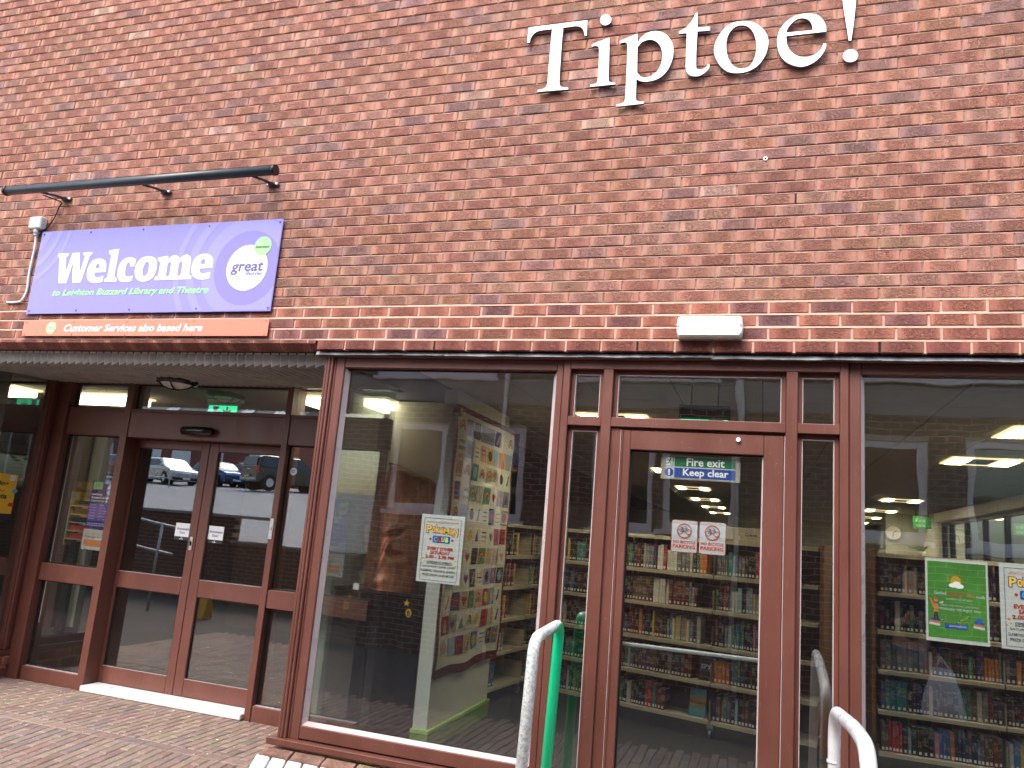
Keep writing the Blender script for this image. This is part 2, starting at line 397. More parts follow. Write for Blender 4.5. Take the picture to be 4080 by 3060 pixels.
def text(body, fr, u0, u1, v0, v1, mat, parent=None, shear=0.0, off=0.0, z=0.0022, name='lettering', sp_=1.0, mirror=False):
    """flat print of the words in the box u0..u1, v0..v1"""
    key = (body, shear, off, sp_)
    if key not in _tc:
        cu = bpy.data.curves.new('t', 'FONT'); cu.body = body; cu.shear = shear; cu.offset = off; cu.resolution_u = 2
        cu.space_character = sp_; cu.align_x = 'CENTER'; cu.fill_mode = 'FRONT'
        ob = bpy.data.objects.new('t', cu)
        me = bpy.data.meshes.new_from_object(ob)
        _tc[key] = ([v.co.copy() for v in me.vertices], [list(p.vertices) for p in me.polygons])
        bpy.data.objects.remove(ob); bpy.data.curves.remove(cu); bpy.data.meshes.remove(me)
    vs, fs = _tc[key]
    if not vs: return None
    xa, xb = min(v.x for v in vs), max(v.x for v in vs); ya, yb = min(v.y for v in vs), max(v.y for v in vs)
    mb = MB()
    P = []
    for v in vs:
        s = (v.x - xa) / (xb - xa); s = 1 - s if mirror else s
        P.append(fr.p(u0 + (u1 - u0) * s, v0 + (v1 - v0) * (v.y - ya) / (yb - ya), z))
    mb.add(P, fs)
    return mb.build(name, mat, parent)
# ------------------------------------------------------------------ the library front
lib = empty('library_building', (0, 0, 0))
tag(lib, 'red brick library front with brown framed windows, entrance doors and fire exit', 'building')

UP_COL = [((0.45, 0.205, 0.145), 34), ((0.42, 0.185, 0.13), 28), ((0.48, 0.245, 0.18), 14), ((0.44, 0.20, 0.125), 8), ((0.37, 0.19, 0.16), 10), ((0.32, 0.18, 0.165), 6), ((0.36, 0.15, 0.11), 10), ((0.40, 0.215, 0.145), 5), ((0.53, 0.33, 0.26), 3)]
LO_COL = [((0.40, 0.145, 0.10), 34), ((0.37, 0.13, 0.09), 20), ((0.44, 0.165, 0.105), 20), ((0.27, 0.105, 0.10), 12), ((0.24, 0.11, 0.12), 6)]
LI_COL = [((0.275, 0.085, 0.065), 20), ((0.30, 0.095, 0.07), 20)]
def pick(tab):
    c = random.choices([a for a, _ in tab], [b for _, b in tab])[0]
    k = random.uniform(0.88, 1.13)
    return tuple(max(0, x * k * random.uniform(0.96, 1.04)) for x in c)

def brick_vf(w, h, d, bev, jit=0.0):
    j = lambda: random.uniform(-jit, jit)
    fr_ = [(-w / 2 + bev + j(), j() * .6, -h / 2 + bev + j()), (w / 2 - bev + j(), j() * .6, -h / 2 + bev + j()), (w / 2 - bev + j(), j() * .6, h / 2 - bev + j()), (-w / 2 + bev + j(), j() * .6, h / 2 - bev + j())]
    mid = [(-w / 2 + j(), bev, -h / 2), (w / 2 + j(), bev, -h / 2), (w / 2 + j(), bev, h / 2), (-w / 2 + j(), bev, h / 2)]
    bk = [(x, d, z) for x, _, z in mid]
    v = fr_ + mid + bk
    f = [(0, 1, 2, 3)]
    for i in range(4):
        k = (i + 1) % 4
        f.append((i, i + 4, k + 4, k)); f.append((i + 4, i + 8, k + 8, k + 4))
    return v, [tuple(reversed(x)) if False else x for x in f]
def put_attrs(me, lx, col=None, rnd=None):
    a = me.attributes.new('lx', 'FLOAT', 'POINT'); a.data.foreach_set('value', lx)
    if col is not None:
        a = me.attributes.new('bcol', 'FLOAT_COLOR', 'POINT'); a.data.foreach_set('color', col)
        a = me.attributes.new('rnd', 'FLOAT', 'POINT'); a.data.foreach_set('value', rnd)
class Bonded:      # many bricks in one mesh, colour per brick
    def __init__(s): s.mb = MB(); s.lx = []; s.col = []; s.rnd = []
    def add(s, T, w, h, d, bev, col, jit=0.0012):
        v, f = brick_vf(w, h, d, bev, jit)
        s.mb.add([T @ Vector(q) for q in v], f)
        r = random.random(); s.lx += [q[0] / (w / 2) for q in v]; s.col += list((*col, 1)) * len(v); s.rnd += [r] * len(v)
    def build(s, name, mat, parent=None):
        o = s.mb.build(name, mat, parent); put_attrs(o.data, s.lx, s.col, s.rnd); return o
_bm = {}
def brick_piece(name, key, w, h, d, bev, mat, T, col, parent):
    """one brick as an object; alike bricks share one of six meshes"""
    kk = (key, round(w, 3), random.randrange(6))
    if kk not in _bm:
        v, f = brick_vf(w, h, d, bev, 0.0014)
        me = bpy.data.meshes.new(name); me.from_pydata([Vector(q) for q in v], [], f); me.materials.append(MT[mat])
        put_attrs(me, [q[0] / (w / 2) for q in v]); me.update(); _bm[kk] = me
    o = bpy.data.objects.new(name, _bm[kk]); C.objects.link(o); o.matrix_world = T; o.color = (*col, 1); o.parent = parent
    return o
def in_frame(p, m=60):
    q = project(p)
    return q is not None and -m < q[0] < 4080 + m and -m < q[1] < 3060 + m

JT = 0.010
PITCH_X = 0.2249
Z_LO = [2.796 + 0.07863 * i for i in range(5)]      # lintel and three courses over it
BX0, BX1, ZTOP = -9.6, 3.4, 7.0
specs = []       # (centre x, z0, height, width, colour, row kind)
def course(z0, h, ph, tab, x0=BX0, x1=BX1, joint=JT, skip=None):
    k0 = math.ceil((x0 - ph) / PITCH_X) - 1; k = k0
    while True:
        a = ph + k * PITCH_X; k += 1
        b = a + PITCH_X
        if a >= x1: break
        a2, b2 = max(a, x0), min(b, x1)
        if b2 - a2 < 0.05: continue
        specs.append(((a2 + b2) / 2, z0, h, b2 - a2 - joint, pick(tab), tab))
for i in range(4):
    z0 = Z_LO[i]; h = 0.07863 - 0.0125
    ph = -2.774 + (PITCH_X / 2 if i % 2 else 0)
    if i == 0:
        course(z0, h, ph, LI_COL, x0=-3.009, joint=0.0125)
        pass
    else:
        course(z0, h, ph + (0.02 if i == 2 else -0.03), LO_COL, joint=0.0125)
k = 0; z = 3.1105
while z < ZTOP:
    course(z, 0.065, 0.148 + (PITCH_X / 2 if k % 2 else 0) - PITCH_X * 0, UP_COL)
    z += 0.075; k += 1
scored = []
for s in specs:
    c = (s[0], 0, s[1] + s[2] / 2)
    q = project(c)
    vis = q and -40 < q[0] < 4120 and -20 < q[1] < 3060
    scored.append(((s[3] * s[2] / q[2] ** 2) if vis else -1, s))
scored.sort(key=lambda t: -t[0])
bond = Bonded()
for i, (sc_, s) in enumerate(scored):
    yj = random.gauss(0, 0.0012) + (-0.003 if s[5] is LI_COL else 0)
    T = Matrix.Translation((s[0], yj, s[1] + s[2] / 2)) @ Matrix.Rotation(random.gauss(0, 0.0022), 4, 'Y')
    wj = random.uniform(-0.0015, 0.0015)
    if i < 300: brick_piece('brick', 'f%d' % round(s[2] * 1000), s[3], s[2], 0.06, 0.003, 'brick_o', T, s[4], lib)
    else: bond.add(T, s[3] + wj, s[2], 0.06, 0.003, s[4])
tag(bond.build('brickwork', 'brick_a', lib), kind='stuff')

# mortar: beds struck back under each brick, perpends a little behind the face
mo = MB(); mo2 = MB(); mo3 = MB()
def bed(mb, x0, x1, z0, z1, top_in, bot_in, mi=0):
    n = max(1, int((x1 - x0) / 0.35)); 
    xs = [x0 + (x1 - x0) * i / n for i in range(n + 1)]
    vs = []
    for x in xs:
        a = random.uniform(-0.0012, 0.0012)
        vs += [(x, bot_in + a, z0 - 0.001), (x, (bot_in + top_in) / 2 + a, z0 + (z1 - z0) * 0.55), (x, top_in + a, z1 + 0.001), (x, 0.05, z1 + 0.001)]
    fs = []
    for i in range(n):
        for k_ in range(3): fs.append((i * 4 + k_, (i + 1) * 4 + k_, (i + 1) * 4 + k_ + 1, i * 4 + k_ + 1))
    mb.add(vs, fs, mi)
z = 3.1105 + 0.075
while z < ZTOP:
    bed(mo, BX0, BX1, z - JT, z, 0.0125, 0.0005); z += 0.075
for i in range(1, 5):
    zz = Z_LO[i]
    bed(mo2, BX0 if i > 1 else -3.009, BX1, zz - 0.0125, zz, 0.0045, 0.0005)
VENTS = [(-2.552, 3.1105 + 8 * .075, .065), (-1.195, 3.1105 + 8 * .075, .065), (0.159, 3.1105 + 8 * .075, .065), (-2.099, 2.796, .066), (-0.750, 2.796, .066), (0.599, 2.796, .066)]
for s in specs:
    xe = s[0] + s[3] / 2
    if any(abs(xe + .006 - v[0]) < .04 and abs(s[1] - v[1]) < .02 for v in VENTS):
        box('weep_vent', 'black', xe + 0.001, xe + 0.011, 0.003, 0.05, s[1], s[1] + s[2], lib); continue
    low = s[5] is not UP_COL
    (mo2 if low else mo3).box(xe - 0.004, xe + 0.018, 0.002 + random.uniform(0, .0045), 0.05, s[1] - .002, s[1] + s[2] + .002)
mo.box(BX0, BX1, 0.05, 0.10, 2.875, ZTOP)
tag(mo.build('mortar_joints', 'mortar', lib), kind='stuff'); tag(mo2.build('mortar_joints', 'mortar2', lib), kind='stuff'); tag(mo3.build('mortar_joints', 'mortar3', lib), kind='stuff')
mbk = MB(); mbk.box(BX0, BX1, 0.10, 0.35, 2.96, ZTOP + .05); mbk.build('wall_backing', 'concrete', lib)
# splayed course over the recess: a short upright face, then cut back underneath
so = Bonded(); x = -9.6
def cant(x0, x1, col, inset=0.0):
    i_ = inset; prof = [(0.0 + i_, .0655), (0.0 + i_, .043 + i_ * .3), (.058 + i_, 0.0 + i_), (.10, 0.0 + i_), (.10, .0655)]
    v = [(x_, y_ + random.uniform(-.001, .001), 2.797 + z_) for x_ in (x0, x1) for y_, z_ in prof]; n = 5
    f = [(i, i + n, (i + 1) % n + n, (i + 1) % n) for i in range(n)] + [(4, 3, 2, 1, 0), (5, 6, 7, 8, 9)]
    so.mb.add(v, f); so.lx += [-1.0] * 5 + [1.0] * 5; so.col += list((*col, 1)) * 10; so.rnd += [random.random()] * 10
while x < -3.03:
    cant(x + .006, min(-3.014, x + PITCH_X - .006), pick(LI_COL)); x += PITCH_X
tag(so.build('splayed_brickwork', 'brick_a', lib), kind='stuff')
mb = MB(); prof = [(0.003, .072), (0.003, .045), (.060, 0.003), (.10, 0.003), (.10, .078), (0.003, .078)]
mb.add([(x_, y_, 2.797 + z_) for x_ in (-9.6, -3.012) for y_, z_ in prof], [(i, i + 6, (i + 1) % 6 + 6, (i + 1) % 6) for i in range(6)]); mb.build('mortar_joints', 'mortar', lib)
box('lintel_plate', 'black', -9.6, -3.0, 0.10, 0.19, 2.800, 2.90, lib)
box('lintel_backing', 'concrete', -3.009, BX1, 0.05, 0.17, 2.80, 2.96, lib)
# lead strip under the lintel, in lapped lengths
for x0, x1, dz in ((-3.01, -2.02, 0), (-2.03, -0.78, -.003), (-0.79, -0.30, -.002), (-0.31, 0.62, -.007), (0.61, 1.9, -.009), (1.89, 3.3, -.006)):
    mb = MB(); n = 14; vs = []
    for i in range(n + 1):
        x = x0 + (x1 - x0) * i / n; w = random.uniform(-.003, .003); w2 = random.uniform(-.003, .003)
        vs += [(x, 0.052, 2.797 + dz * .3), (x, 0.030 + w, 2.786 + dz), (x, 0.022 + w, 2.766 + dz + w2), (x, 0.046 + w, 2.766 + dz + w2), (x, 0.09, 2.775 + dz)]
    mb.add(vs, [(i * 5 + a, (i + 1) * 5 + a, (i + 1) * 5 + a + 1, i * 5 + a + 1) for i in range(n) for a in range(4)])
    mb.build('lead_flashing', 'lead', lib)

# -------------------------------------------------- frames on the street front; added post standing in for the green hoop's reflection
FY = 0.09
def fbox(mb, x0, x1, z0, z1, y0=FY, y1=0.17, b=0.004, mi=0): mb.bbox(x0, x1, y0, y1, z0, z1, b, mi)
def pane(parent, x0, x1, z0, z1, y, mat='glass', t=0.006):
    return box('pane', mat, x0, x1, y, y + t, z0, z1, parent)
def beads(mb, x0, x1, z0, z1, y, w=0.012, d=0.02, mi=0):
    mb.box(x0, x0 + w, y - d, y, z0, z1, mi); mb.box(x1 - w, x1, y - d, y, z0, z1, mi)
    mb.box(x0 + w, x1 - w, y - d, y, z0, z0 + w, mi); mb.box(x0 + w, x1 - w, y - d, y, z1 - w, z1, mi)
GY = 0.145
# big window left of the fire exit
mb = MB()
for i, (a, b_, yy) in enumerate(((-2.957, -2.935, 0.070), (-2.932, -2.912, 0.062), (-2.909, -2.889, 0.066), (-2.886, -2.872, 0.080))):
    mb.bbox(a, b_, yy, 0.17, 0.235, 2.765, 0.005)
mb.bbox(-2.960, -2.86, 0.088, 0.17, 0.235, 2.765, 0.002)
fbox(mb, -2.868, -2.806, 0.235, 2.757, FY - .006)                # stile
fbox(mb, -1.268, -1.226, 0.235, 2.757, FY - .003)
fbox(mb, -2.806, -1.268, 2.688, 2.757, FY - .002)
mb.bbox(-3.02, -1.21, 0.058, 0.16, 2.757, 2.79, 0.006)            # head drip
fbox(mb, -2.806, -1.268, 0.245, 0.325, FY - .004)
mb.bbox(-3.01, -1.224, 0.030, 0.16, 0.195, 0.236, 0.006)          # projecting sill, two steps
mb.box(-3.008, -1.224, 0.0295, 0.0305, 0.226, 0.235)
winA = mb.build('window', 'frame', lib)
mb = MB(); mb.add([(-2.80, FY + .002, 0.322), (-1.27, FY + .002, 0.322), (-1.27, GY - .003, 0.345), (-2.80, GY - .003, 0.345)], [(0, 1, 2, 3)])
mb.add([(-1.30, GY - .004, 0.345), (-1.268, FY + .012, 0.325), (-1.268, FY + .012, 2.688), (-1.30, GY - .004, 2.67)], [(0, 1, 2, 3)])
mb.add([(-2.806, FY + .012, 0.325), (-2.784, GY - .004, 0.345), (-2.784, GY - .004, 2.67), (-2.806, FY + .012, 2.688)], [(0, 1, 2, 3)])
mb.build('glazing_bead', 'bead', winA)
mb = MB(); beads(mb, -2.80, -1.27, 0.335, 2.69, GY, 0.010, 0.006); mb.build('gasket', 'gasket', winA)
pane(winA, -2.80, -1.27, 0.335, 2.69, GY)
# big window right of the fire exit
mb = MB()
fbox(mb, 0.450, 0.512, 0.235, 2.757, FY + .004)
fbox(mb, 0.512, 2.75, 2.694, 2.757, FY + .008)
mb.bbox(0.45, 2.8, 0.070, 0.16, 2.757, 2.79, 0.006)
fbox(mb, 0.512, 2.75, 0.245, 0.325, FY)
fbox(mb, 2.72, 2.78, 0.235, 2.757, FY)
mb.bbox(0.45, 2.8, 0.030, 0.16, 0.195, 0.236, 0.006)
winB = mb.build('window', 'frame_dk' if False else 'frame', lib)
mb = MB(); mb.add([(0.512, FY + .012, 0.325), (0.535, GY - .004, 0.345), (0.535, GY - .004, 2.67), (0.512, FY + .012, 2.694)], [(0, 1, 2, 3)])
mb.add([(0.53, FY + .002, 0.322), (2.72, FY + .002, 0.322), (2.72, GY - .003, 0.345), (0.53, GY - .003, 0.345)], [(0, 1, 2, 3)])
mb.build('glazing_bead', 'bead', winB)
pane(winB, 0.512, 2.73, 0.335, 2.70, GY)

# fire exit screen
mb = MB()
DF = FY - 0.012
for a, b_ in ((-1.222, -1.177), (0.402, 0.447)): mb.bbox(a, b_, DF, 0.17, 0.0, 2.757, 0.003)
for a, b_ in ((-0.963, -0.902), (0.114, 0.177)): mb.bbox(a, b_, DF, 0.17, 0.0, 2.700, 0.003)
mb.bbox(-1.177, 0.402, DF, 0.17, 2.700, 2.757, 0.003)
mb.bbox(-1.222, 0.447, 0.045, 0.16, 2.757, 2.79, 0.006)
for a, b_ in ((-1.177, -0.963), (-0.902, 0.114), (0.177, 0.402)): mb.bbox(a, b_, DF + .002, 0.17, 2.340, 2.397, 0.003)
for a, b_ in ((-1.177, -0.963), (0.177, 0.402)): mb.bbox(a, b_, DF + .002, 0.17, 0.0, 0.10, 0.003)
scr = mb.build('door_screen', 'frame', lib)
mb = MB(); gk = MB()
cells = [(-1.177, -0.963, 2.397, 2.700), (-0.902, 0.114, 2.397, 2.700), (0.177, 0.402, 2.397, 2.700), (-1.177, -0.963, 0.10, 2.340), (0.177, 0.402, 0.10, 2.340)]
for a, b_, c_, d_ in cells:
    for (p0, p1, q0, q1) in ((a, a + .026, c_, d_), (b_ - .026, b_, c_, d_), (a + .026, b_ - .026, c_ - .02, c_ + .002), (a + .026, b_ - .026, d_ - .028, d_)):
        mb.bbox(p0, p1, 0.118, 0.16, q0, q1, 0.003)
    beads(gk, a + .026, b_ - .026, c_ + .002, d_ - .028, GY, 0.005, 0.024)
mb.build('glazing_bead', 'frame', scr); gk.build('gasket', 'bead', scr)
for a, b_, c_, d_ in cells: pane(scr, a + .026, b_ - .026, c_ - .01, d_ - .028, GY)
mb = MB()       # rebate of the door frame
mb.bbox(-0.902, -0.842, 0.100, 0.17, 0.0, 2.340, 0.002); mb.bbox(0.108, 0.116, 0.104, 0.17, 0.0, 2.34, .001)
mb.bbox(-0.842, 0.108, 0.112, 0.17, 2.325, 2.340, 0.001)
mb.build('door_rebate', 'frame', scr)
mb = MB(); mb.box(-0.8405, -0.8375, 0.098, 0.105, 0.0, 2.322); mb.box(0.1085, 0.1125, 0.092, 0.105, 0.0, 2.322)
o = mb.build('door_seal', 'bead', scr)
mb = MB()
mb.bbox(-0.836, -0.776, 0.094, 0.16, 0.02, 2.322, 0.004); mb.bbox(-0.832, -0.822, 0.086, 0.10, 0.02, 2.322, .003)
mb.bbox(-0.003, 0.107, 0.094, 0.16, 0.02, 2.322, 0.004)
mb.bbox(-0.776, -0.003, 0.094, 0.16, 2.205, 2.322, 0.004); mb.bbox(-0.776, -0.003, 0.094, 0.16, 0.02, 0.22, 0.004)
fdoor = mb.build('fire_door', 'frame', lib)
gk = MB(); beads(gk, -0.776, -0.003, 0.22, 2.205, 0.135, 0.008, 0.012); gk.build('gasket', 'gasket', fdoor)
mb = MB(); mb.box(-0.012, -0.004, 0.118, 0.134, 0.22, 2.2); mb.build('glazing_bead', 'bead', fdoor)
pane(fdoor, -0.776, -0.003, 0.22, 2.205, 0.135)
mb = MB(); mb.tube([(-0.146, 0.095, 2.290), (-0.146, 0.078, 2.290)], 0.013, 14); mb.build('door_stud', 'white', fdoor)
mb = MB(); mb.bbox(-0.86, 0.08, 0.185, 0.21, 1.048, 1.072, 0.006); mb.bbox(-0.84, -0.80, 0.16, 0.2, 1.02, 1.09, .004); mb.bbox(0.03, 0.07, 0.16, 0.2, 1.02, 1.09, .004)
mb.build('push_bar', 'alu', fdoor)

# -------------------------------------------------- brick plinth and white edging under the window
pl = Bonded(); x = -3.02
MOSS = [((0.27, 0.17, 0.10), 3), ((0.22, 0.19, 0.09), 3), ((0.26, 0.21, 0.11), 2), ((0.24, 0.14, 0.10), 2)]
MT['moss'] = brick_mat('mossy sill brick', 'attr', 0.8, False, 0.6)
while x < 3.0:
    for piece in (1,):
        T = Matrix.Translation((x + 0.1125, 0.010, 0.166)) @ Matrix.Rotation(R(-68), 4, 'X')
        pl.add(T, 0.214, 0.082, 0.065, 0.006, pick(MOSS), 0.003)
    x += 0.225
plo = pl.build('sill_brickwork', 'moss', lib); tag(plo, kind='stuff')
box('plinth', 'mortar', -3.02, 3.0, 0.06, 0.16, -0.3, 0.16, lib)
x = -3.037; nb = 0
wedge = MB(); wedge.add([(-3.03, 0.05, 0.150), (-3.03, -0.20, -0.09), (-3.03, 0.05, -0.3), (3.0, 0.05, 0.150), (3.0, -0.20, -0.09), (3.0, 0.05, -0.3)], [(0, 1, 4, 3), (0, 2, 1), (3, 4, 5), (1, 2, 5, 4), (0, 3, 5, 2)])
wedge.build('edging_bed', 'mortar', lib)
while x < 0.3:
    T = Matrix.Translation((x + 0.058, -0.105, 0.045)) @ Matrix.Rotation(R(-46), 4, 'X')
    mb = MB(); mb.bbox(-0.0495, 0.0495, -0.014, 0.02, -0.13, 0.13, 0.007, T=T)
    mb.build('white_brick', 'white_stone', lib)
    x += 0.116

# -------------------------------------------------- entrance recess
EY = 1.20
fd = 'frame'
# ribbed soffit boards: a leaning ribbed fascia at the front, then the ribs run back to the doors
proto = None; x = -9.50; i = 0
while x < -2.99:
    if proto is None:
        mb = MB(); L_ = 1.03; up = .040
        def strip(p, q, y0, y1, z0, z1, mi=0):
            (xa, za), (xb, zb) = p, q
            mb.add([(xa, y0, za + z0), (xb, y0, zb + z0), (xb, y1, zb + z1), (xa, y1, za + z1), (xa, y0, za + z0 + .003), (xb, y0, zb + z0 + .003), (xb, y1, zb + z1 + .003), (xa, y1, za + z1 + .003)], [(0, 1, 2, 3), (7, 6, 5, 4), (0, 4, 5, 1), (3, 2, 6, 7)], mi)
        strip((-.0365, -.002), (-.034, -.028), 0, L_, 0, up); strip((-.034, -.028), (.0365, -.003), 0, L_, 0, up)
        mb.box(-.0365, -.0335, -.001, L_, -.030, -.0265, 2) if False else None
        mb.add([(-.034, 0, -.029), (.0365, 0, -.003), (.0330, -.020, .062), (-.034, -.020, .062)], [(0, 1, 2, 3)])
        mb.add([(-.034, 0, -.029), (-.034, -.020, .062), (-.036, .0, .062), (-.0365, .02, -.002)], [(0, 1, 2, 3)])
        mb.add([(-.0355, -.0012, -.031), (-.0325, -.0012, -.031), (-.0325, -.0215, .062), (-.0355, -.0215, .062)], [(0, 1, 2, 3)], 2)  # pale strip painted along the rib's lower arris as its lit line
        mb.box(-.0350, -.0325, 0, .35, -.0315, -.0285, 2)  # same painted lit line, carried back under the front of the rib
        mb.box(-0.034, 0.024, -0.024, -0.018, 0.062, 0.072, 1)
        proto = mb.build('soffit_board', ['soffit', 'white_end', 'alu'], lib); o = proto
    else:
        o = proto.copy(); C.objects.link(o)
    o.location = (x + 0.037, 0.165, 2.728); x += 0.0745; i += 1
box('soffit_void', 'black', -9.6, -2.95, 0.16, 1.4, 2.800, 2.84, lib)
box('recess_ceiling_trim', 'black', -6.62, -3.0, 1.175, 1.20, 2.765, 2.785, lib)
mb = MB()
mb.bbox(-6.60, -6.452, EY - .03, 1.30, -0.05, 2.79, 0.004)                     # corner post
mb.bbox(-6.452, -3.0, EY - .004, 1.30, 2.745, 2.790, 0.003)
for a, b_ in ((-5.780, -5.700), (-4.005, -3.945)): mb.bbox(a, b_, EY - .006, 1.40, -0.05, 2.745, 0.003)
mb.bbox(-6.452, -5.780, EY, 1.30, 2.475, 2.500, 0.002); mb.bbox(-5.70, -4.005, EY, 1.30, 2.475, 2.500, 0.002); mb.bbox(-3.945, -3.0, EY, 1.30, 2.475, 2.500, 0.002)
mb.bbox(-6.452, -5.780, EY + .003, 1.30, 2.236, 2.474, 0.003); mb.bbox(-5.70, -4.005, EY + .003, 1.42, 2.236, 2.474, 0.003); mb.bbox(-3.945, -3.0, EY + .003, 1.30, 2.236, 2.474, 0.003)
mb.bbox(-6.452, -5.780, EY + .006, 1.30, 0.855, 1.012, 0.004); mb.bbox(-3.945, -3.0, EY + .006, 1.30, 0.860, 1.010, 0.004)
mb.bbox(-6.452, -5.780, EY + .004, 1.30, -0.05, 0.085, 0.004); mb.bbox(-3.945, -3.0, EY + .004, 1.30, -0.05, 0.085, 0.004)
ent = mb.build('entrance_screen', 'frame', lib)
for a, b_, c_, d_ in ((-6.452, -5.780, 2.500, 2.745), (-5.70, -4.005, 2.500, 2.745), (-3.945, -3.0, 2.500, 2.745), (-6.452, -5.780, 1.012, 2.236), (-6.452, -5.780, 0.085, 0.855), (-3.945, -3.0, 1.010, 2.236), (-3.945, -3.0, 0.085, 0.860)):
    pane(ent, a, b_, c_, d_, 1.262, 'glass2')
gk = MB()
for a, b_, c_, d_ in ((-6.452, -5.780, 1.012, 2.236), (-6.452, -5.780, 0.085, 0.855), (-3.945, -3.0, 1.010, 2.236), (-3.945, -3.0, 0.085, 0.860), (-6.452, -5.780, 2.500, 2.745), (-5.70, -4.005, 2.500, 2.745)):
    beads(gk, a, b_, c_, d_, 1.262, 0.012, 0.008)
gk.build('gasket', 'gasket', ent)
box('glazing_bead', 'bead', -6.44, -5.79, 1.222, 1.258, 0.0855, 0.0885, ent); box('glazing_bead', 'bead', -3.94, -3.0, 1.222, 1.258, 0.0855, 0.0885, ent)
def leaf(x0, x1, sl, sr):
    mb = MB(); y0, y1 = 1.350, 1.395
    mb.bbox(x0, x0 + sl, y0, y1, 0.022, 2.232, 0.004); mb.bbox(x1 - sr, x1, y0, y1, 0.022, 2.232, 0.004)
    for a, b_ in ((0.022, 0.165), (0.860, 1.005), (2.155, 2.232)): mb.bbox(x0 + sl, x1 - sr, y0 + .001, y1 - .001, a, b_, 0.004)
    o = mb.build('sliding_door', 'frame', lib)
    for a, b_ in ((0.165, 0.860), (1.005, 2.155)):
        pane(o, x0 + sl, x1 - sr, a, b_, 1.372, 'glass2')
    g = MB(); beads(g, x0 + sl, x1 - sr, 0.165, 0.860, 1.372, 0.006, 0.014); beads(g, x0 + sl, x1 - sr, 1.005, 2.155, 1.372, 0.006, 0.014); g.build('gasket', 'gasket', o)
    box('glazing_bead', 'bead', x0 + sl, x1 - sr, 1.352, 1.371, 1.0055, 1.0085, o); box('glazing_bead', 'bead', x0 + sl, x1 - sr, 1.352, 1.371, 0.1655, 0.1685, o)
    return o
dl = leaf(-5.74, -4.870, 0.07, 0.083); dr = leaf(-4.865, -3.96, 0.10, 0.09)
box('key_plate', 'alu', -4.925, -4.892, 1.340, 1.349, 1.255, 1.375, dl, 0.002)
mb = MB(); mb.tube([(-4.908, 1.341, 1.325), (-4.908, 1.332, 1.325)], 0.009, 12); mb.bbox(-4.916, -4.900, 1.333, 1.341, 1.295, 1.323, .002); mb.build('keyhole', 'plastic', dl)
box('key_switch', 'alu', -4.002, -3.965, 1.186, 1.194, 1.425, 1.60, ent, 0.003)
mb = MB(); mb.tube([(-3.984, 1.187, 1.515), (-3.984, 1.178, 1.515)], 0.011, 14)
for zz in (1.445, 1.58): mb.tube([(-3.984, 1.187, zz), (-3.984, 1.183, zz)], 0.005, 8)
mb.build('key_barrel', 'steel', ent)
mb = MB(); mb.tube([(-5.055, 1.175, 2.315), (-5.035, 1.165, 2.315), (-4.90, 1.160, 2.315), (-4.73, 1.165, 2.315), (-4.705, 1.175, 2.315)], [0.022, 0.038, 0.042, 0.038, 0.022], 16); mb.build('door_sensor', 'plastic', ent)
box('threshold', 'white', -5.695, -4.01, 1.155, 1.36, -0.028, 0.018, lib, 0.006)
# side glazing on the left of the recess, over a dwarf brick wall
SX = -6.60
mb = MB()
mb.bbox(SX - .08, SX + .0, 1.085, 1.20, 0.22, 2.79, 0.004); mb.bbox(SX - .05, SX + .018, 1.10, 1.145, 0.22, 2.79, 0.006)
mb.bbox(SX - .08, SX, 0.40, 1.085, 2.735, 2.79, 0.004); mb.bbox(SX - .08, SX, 0.40, 1.085, 0.215, 0.285, 0.004)
mb.bbox(SX - .08, SX + .02, 0.38, 1.20, 0.165, 0.214, 0.004); mb.bbox(SX - .10, SX, 0.36, 0.42, 0.2, 2.79, .004)
sidew = mb.build('window', 'frame', lib)
box('pane', 'glass2', SX - .045, SX - .039, 0.42, 1.085, 0.285, 2.735, sidew)
dw = Bonded()
for zi, z0 in enumerate((-0.03, 0.075)):
    y = 0.34 + (0.11 if zi else 0)
    while y < 1.17:
        T = Matrix.Translation((SX + (.03 if zi else .012), y + .1, z0 + .045)) @ Matrix.Rotation(R(90), 4, 'Z')
        dw.add(T, 0.205, 0.080, 0.10, 0.008, pick([((0.42, 0.15, 0.09), 1), ((0.36, 0.12, 0.08), 1)]), .002); y += 0.218
tag(dw.build('dwarf_wall_brickwork', 'brick_a', lib), kind='stuff')
box('dwarf_wall_core', 'mortar', SX - .10, SX + .006, 0.36, 1.18, -0.3, 0.16, lib)
# street front left of the recess (mostly out of frame) and the glazed return on its right
box('brick_pier', 'concrete', -9.6, -6.72, 0.48, 0.75, -0.3, 2.96, lib)
pb = Bonded(); z = -0.2; k = 0
while z < 2.78:
    x = -9.6 + (PITCH_X / 2 if k % 2 else 0)
    while x < -6.95:
        pb.add(Matrix.Translation((x + .1125, 0.43, z + .0325)), .2145, .065, .06, .003, pick(UP_COL)); x += PITCH_X
    z += .075; k += 1
tag(pb.build('pier_brickwork', 'brick_a', lib), kind='stuff')
RX = -2.965
mb = MB()
mb.bbox(RX, RX + .03, 0.17, 1.20, 2.75, 2.79, .003); mb.bbox(RX, RX + .03, 0.17, 1.20, 0.0, 0.05, .003)
ret = mb.build('window', 'frame', lib)
box('pane', 'glass2', RX + .02, RX + .026, 0.17, 1.198, 0.05, 2.75, ret)
box('return_plinth', 'mortar', RX, RX + .03, 0.17, 1.20, -0.3, -0.01, lib)
mb = MB(); mb.box(3.05, 9.0, 0.06, 0.35, -0.3, 2.96); mb.build('front_wall', 'brick_plain' if 'brick_plain' in MT else 'concrete', lib)
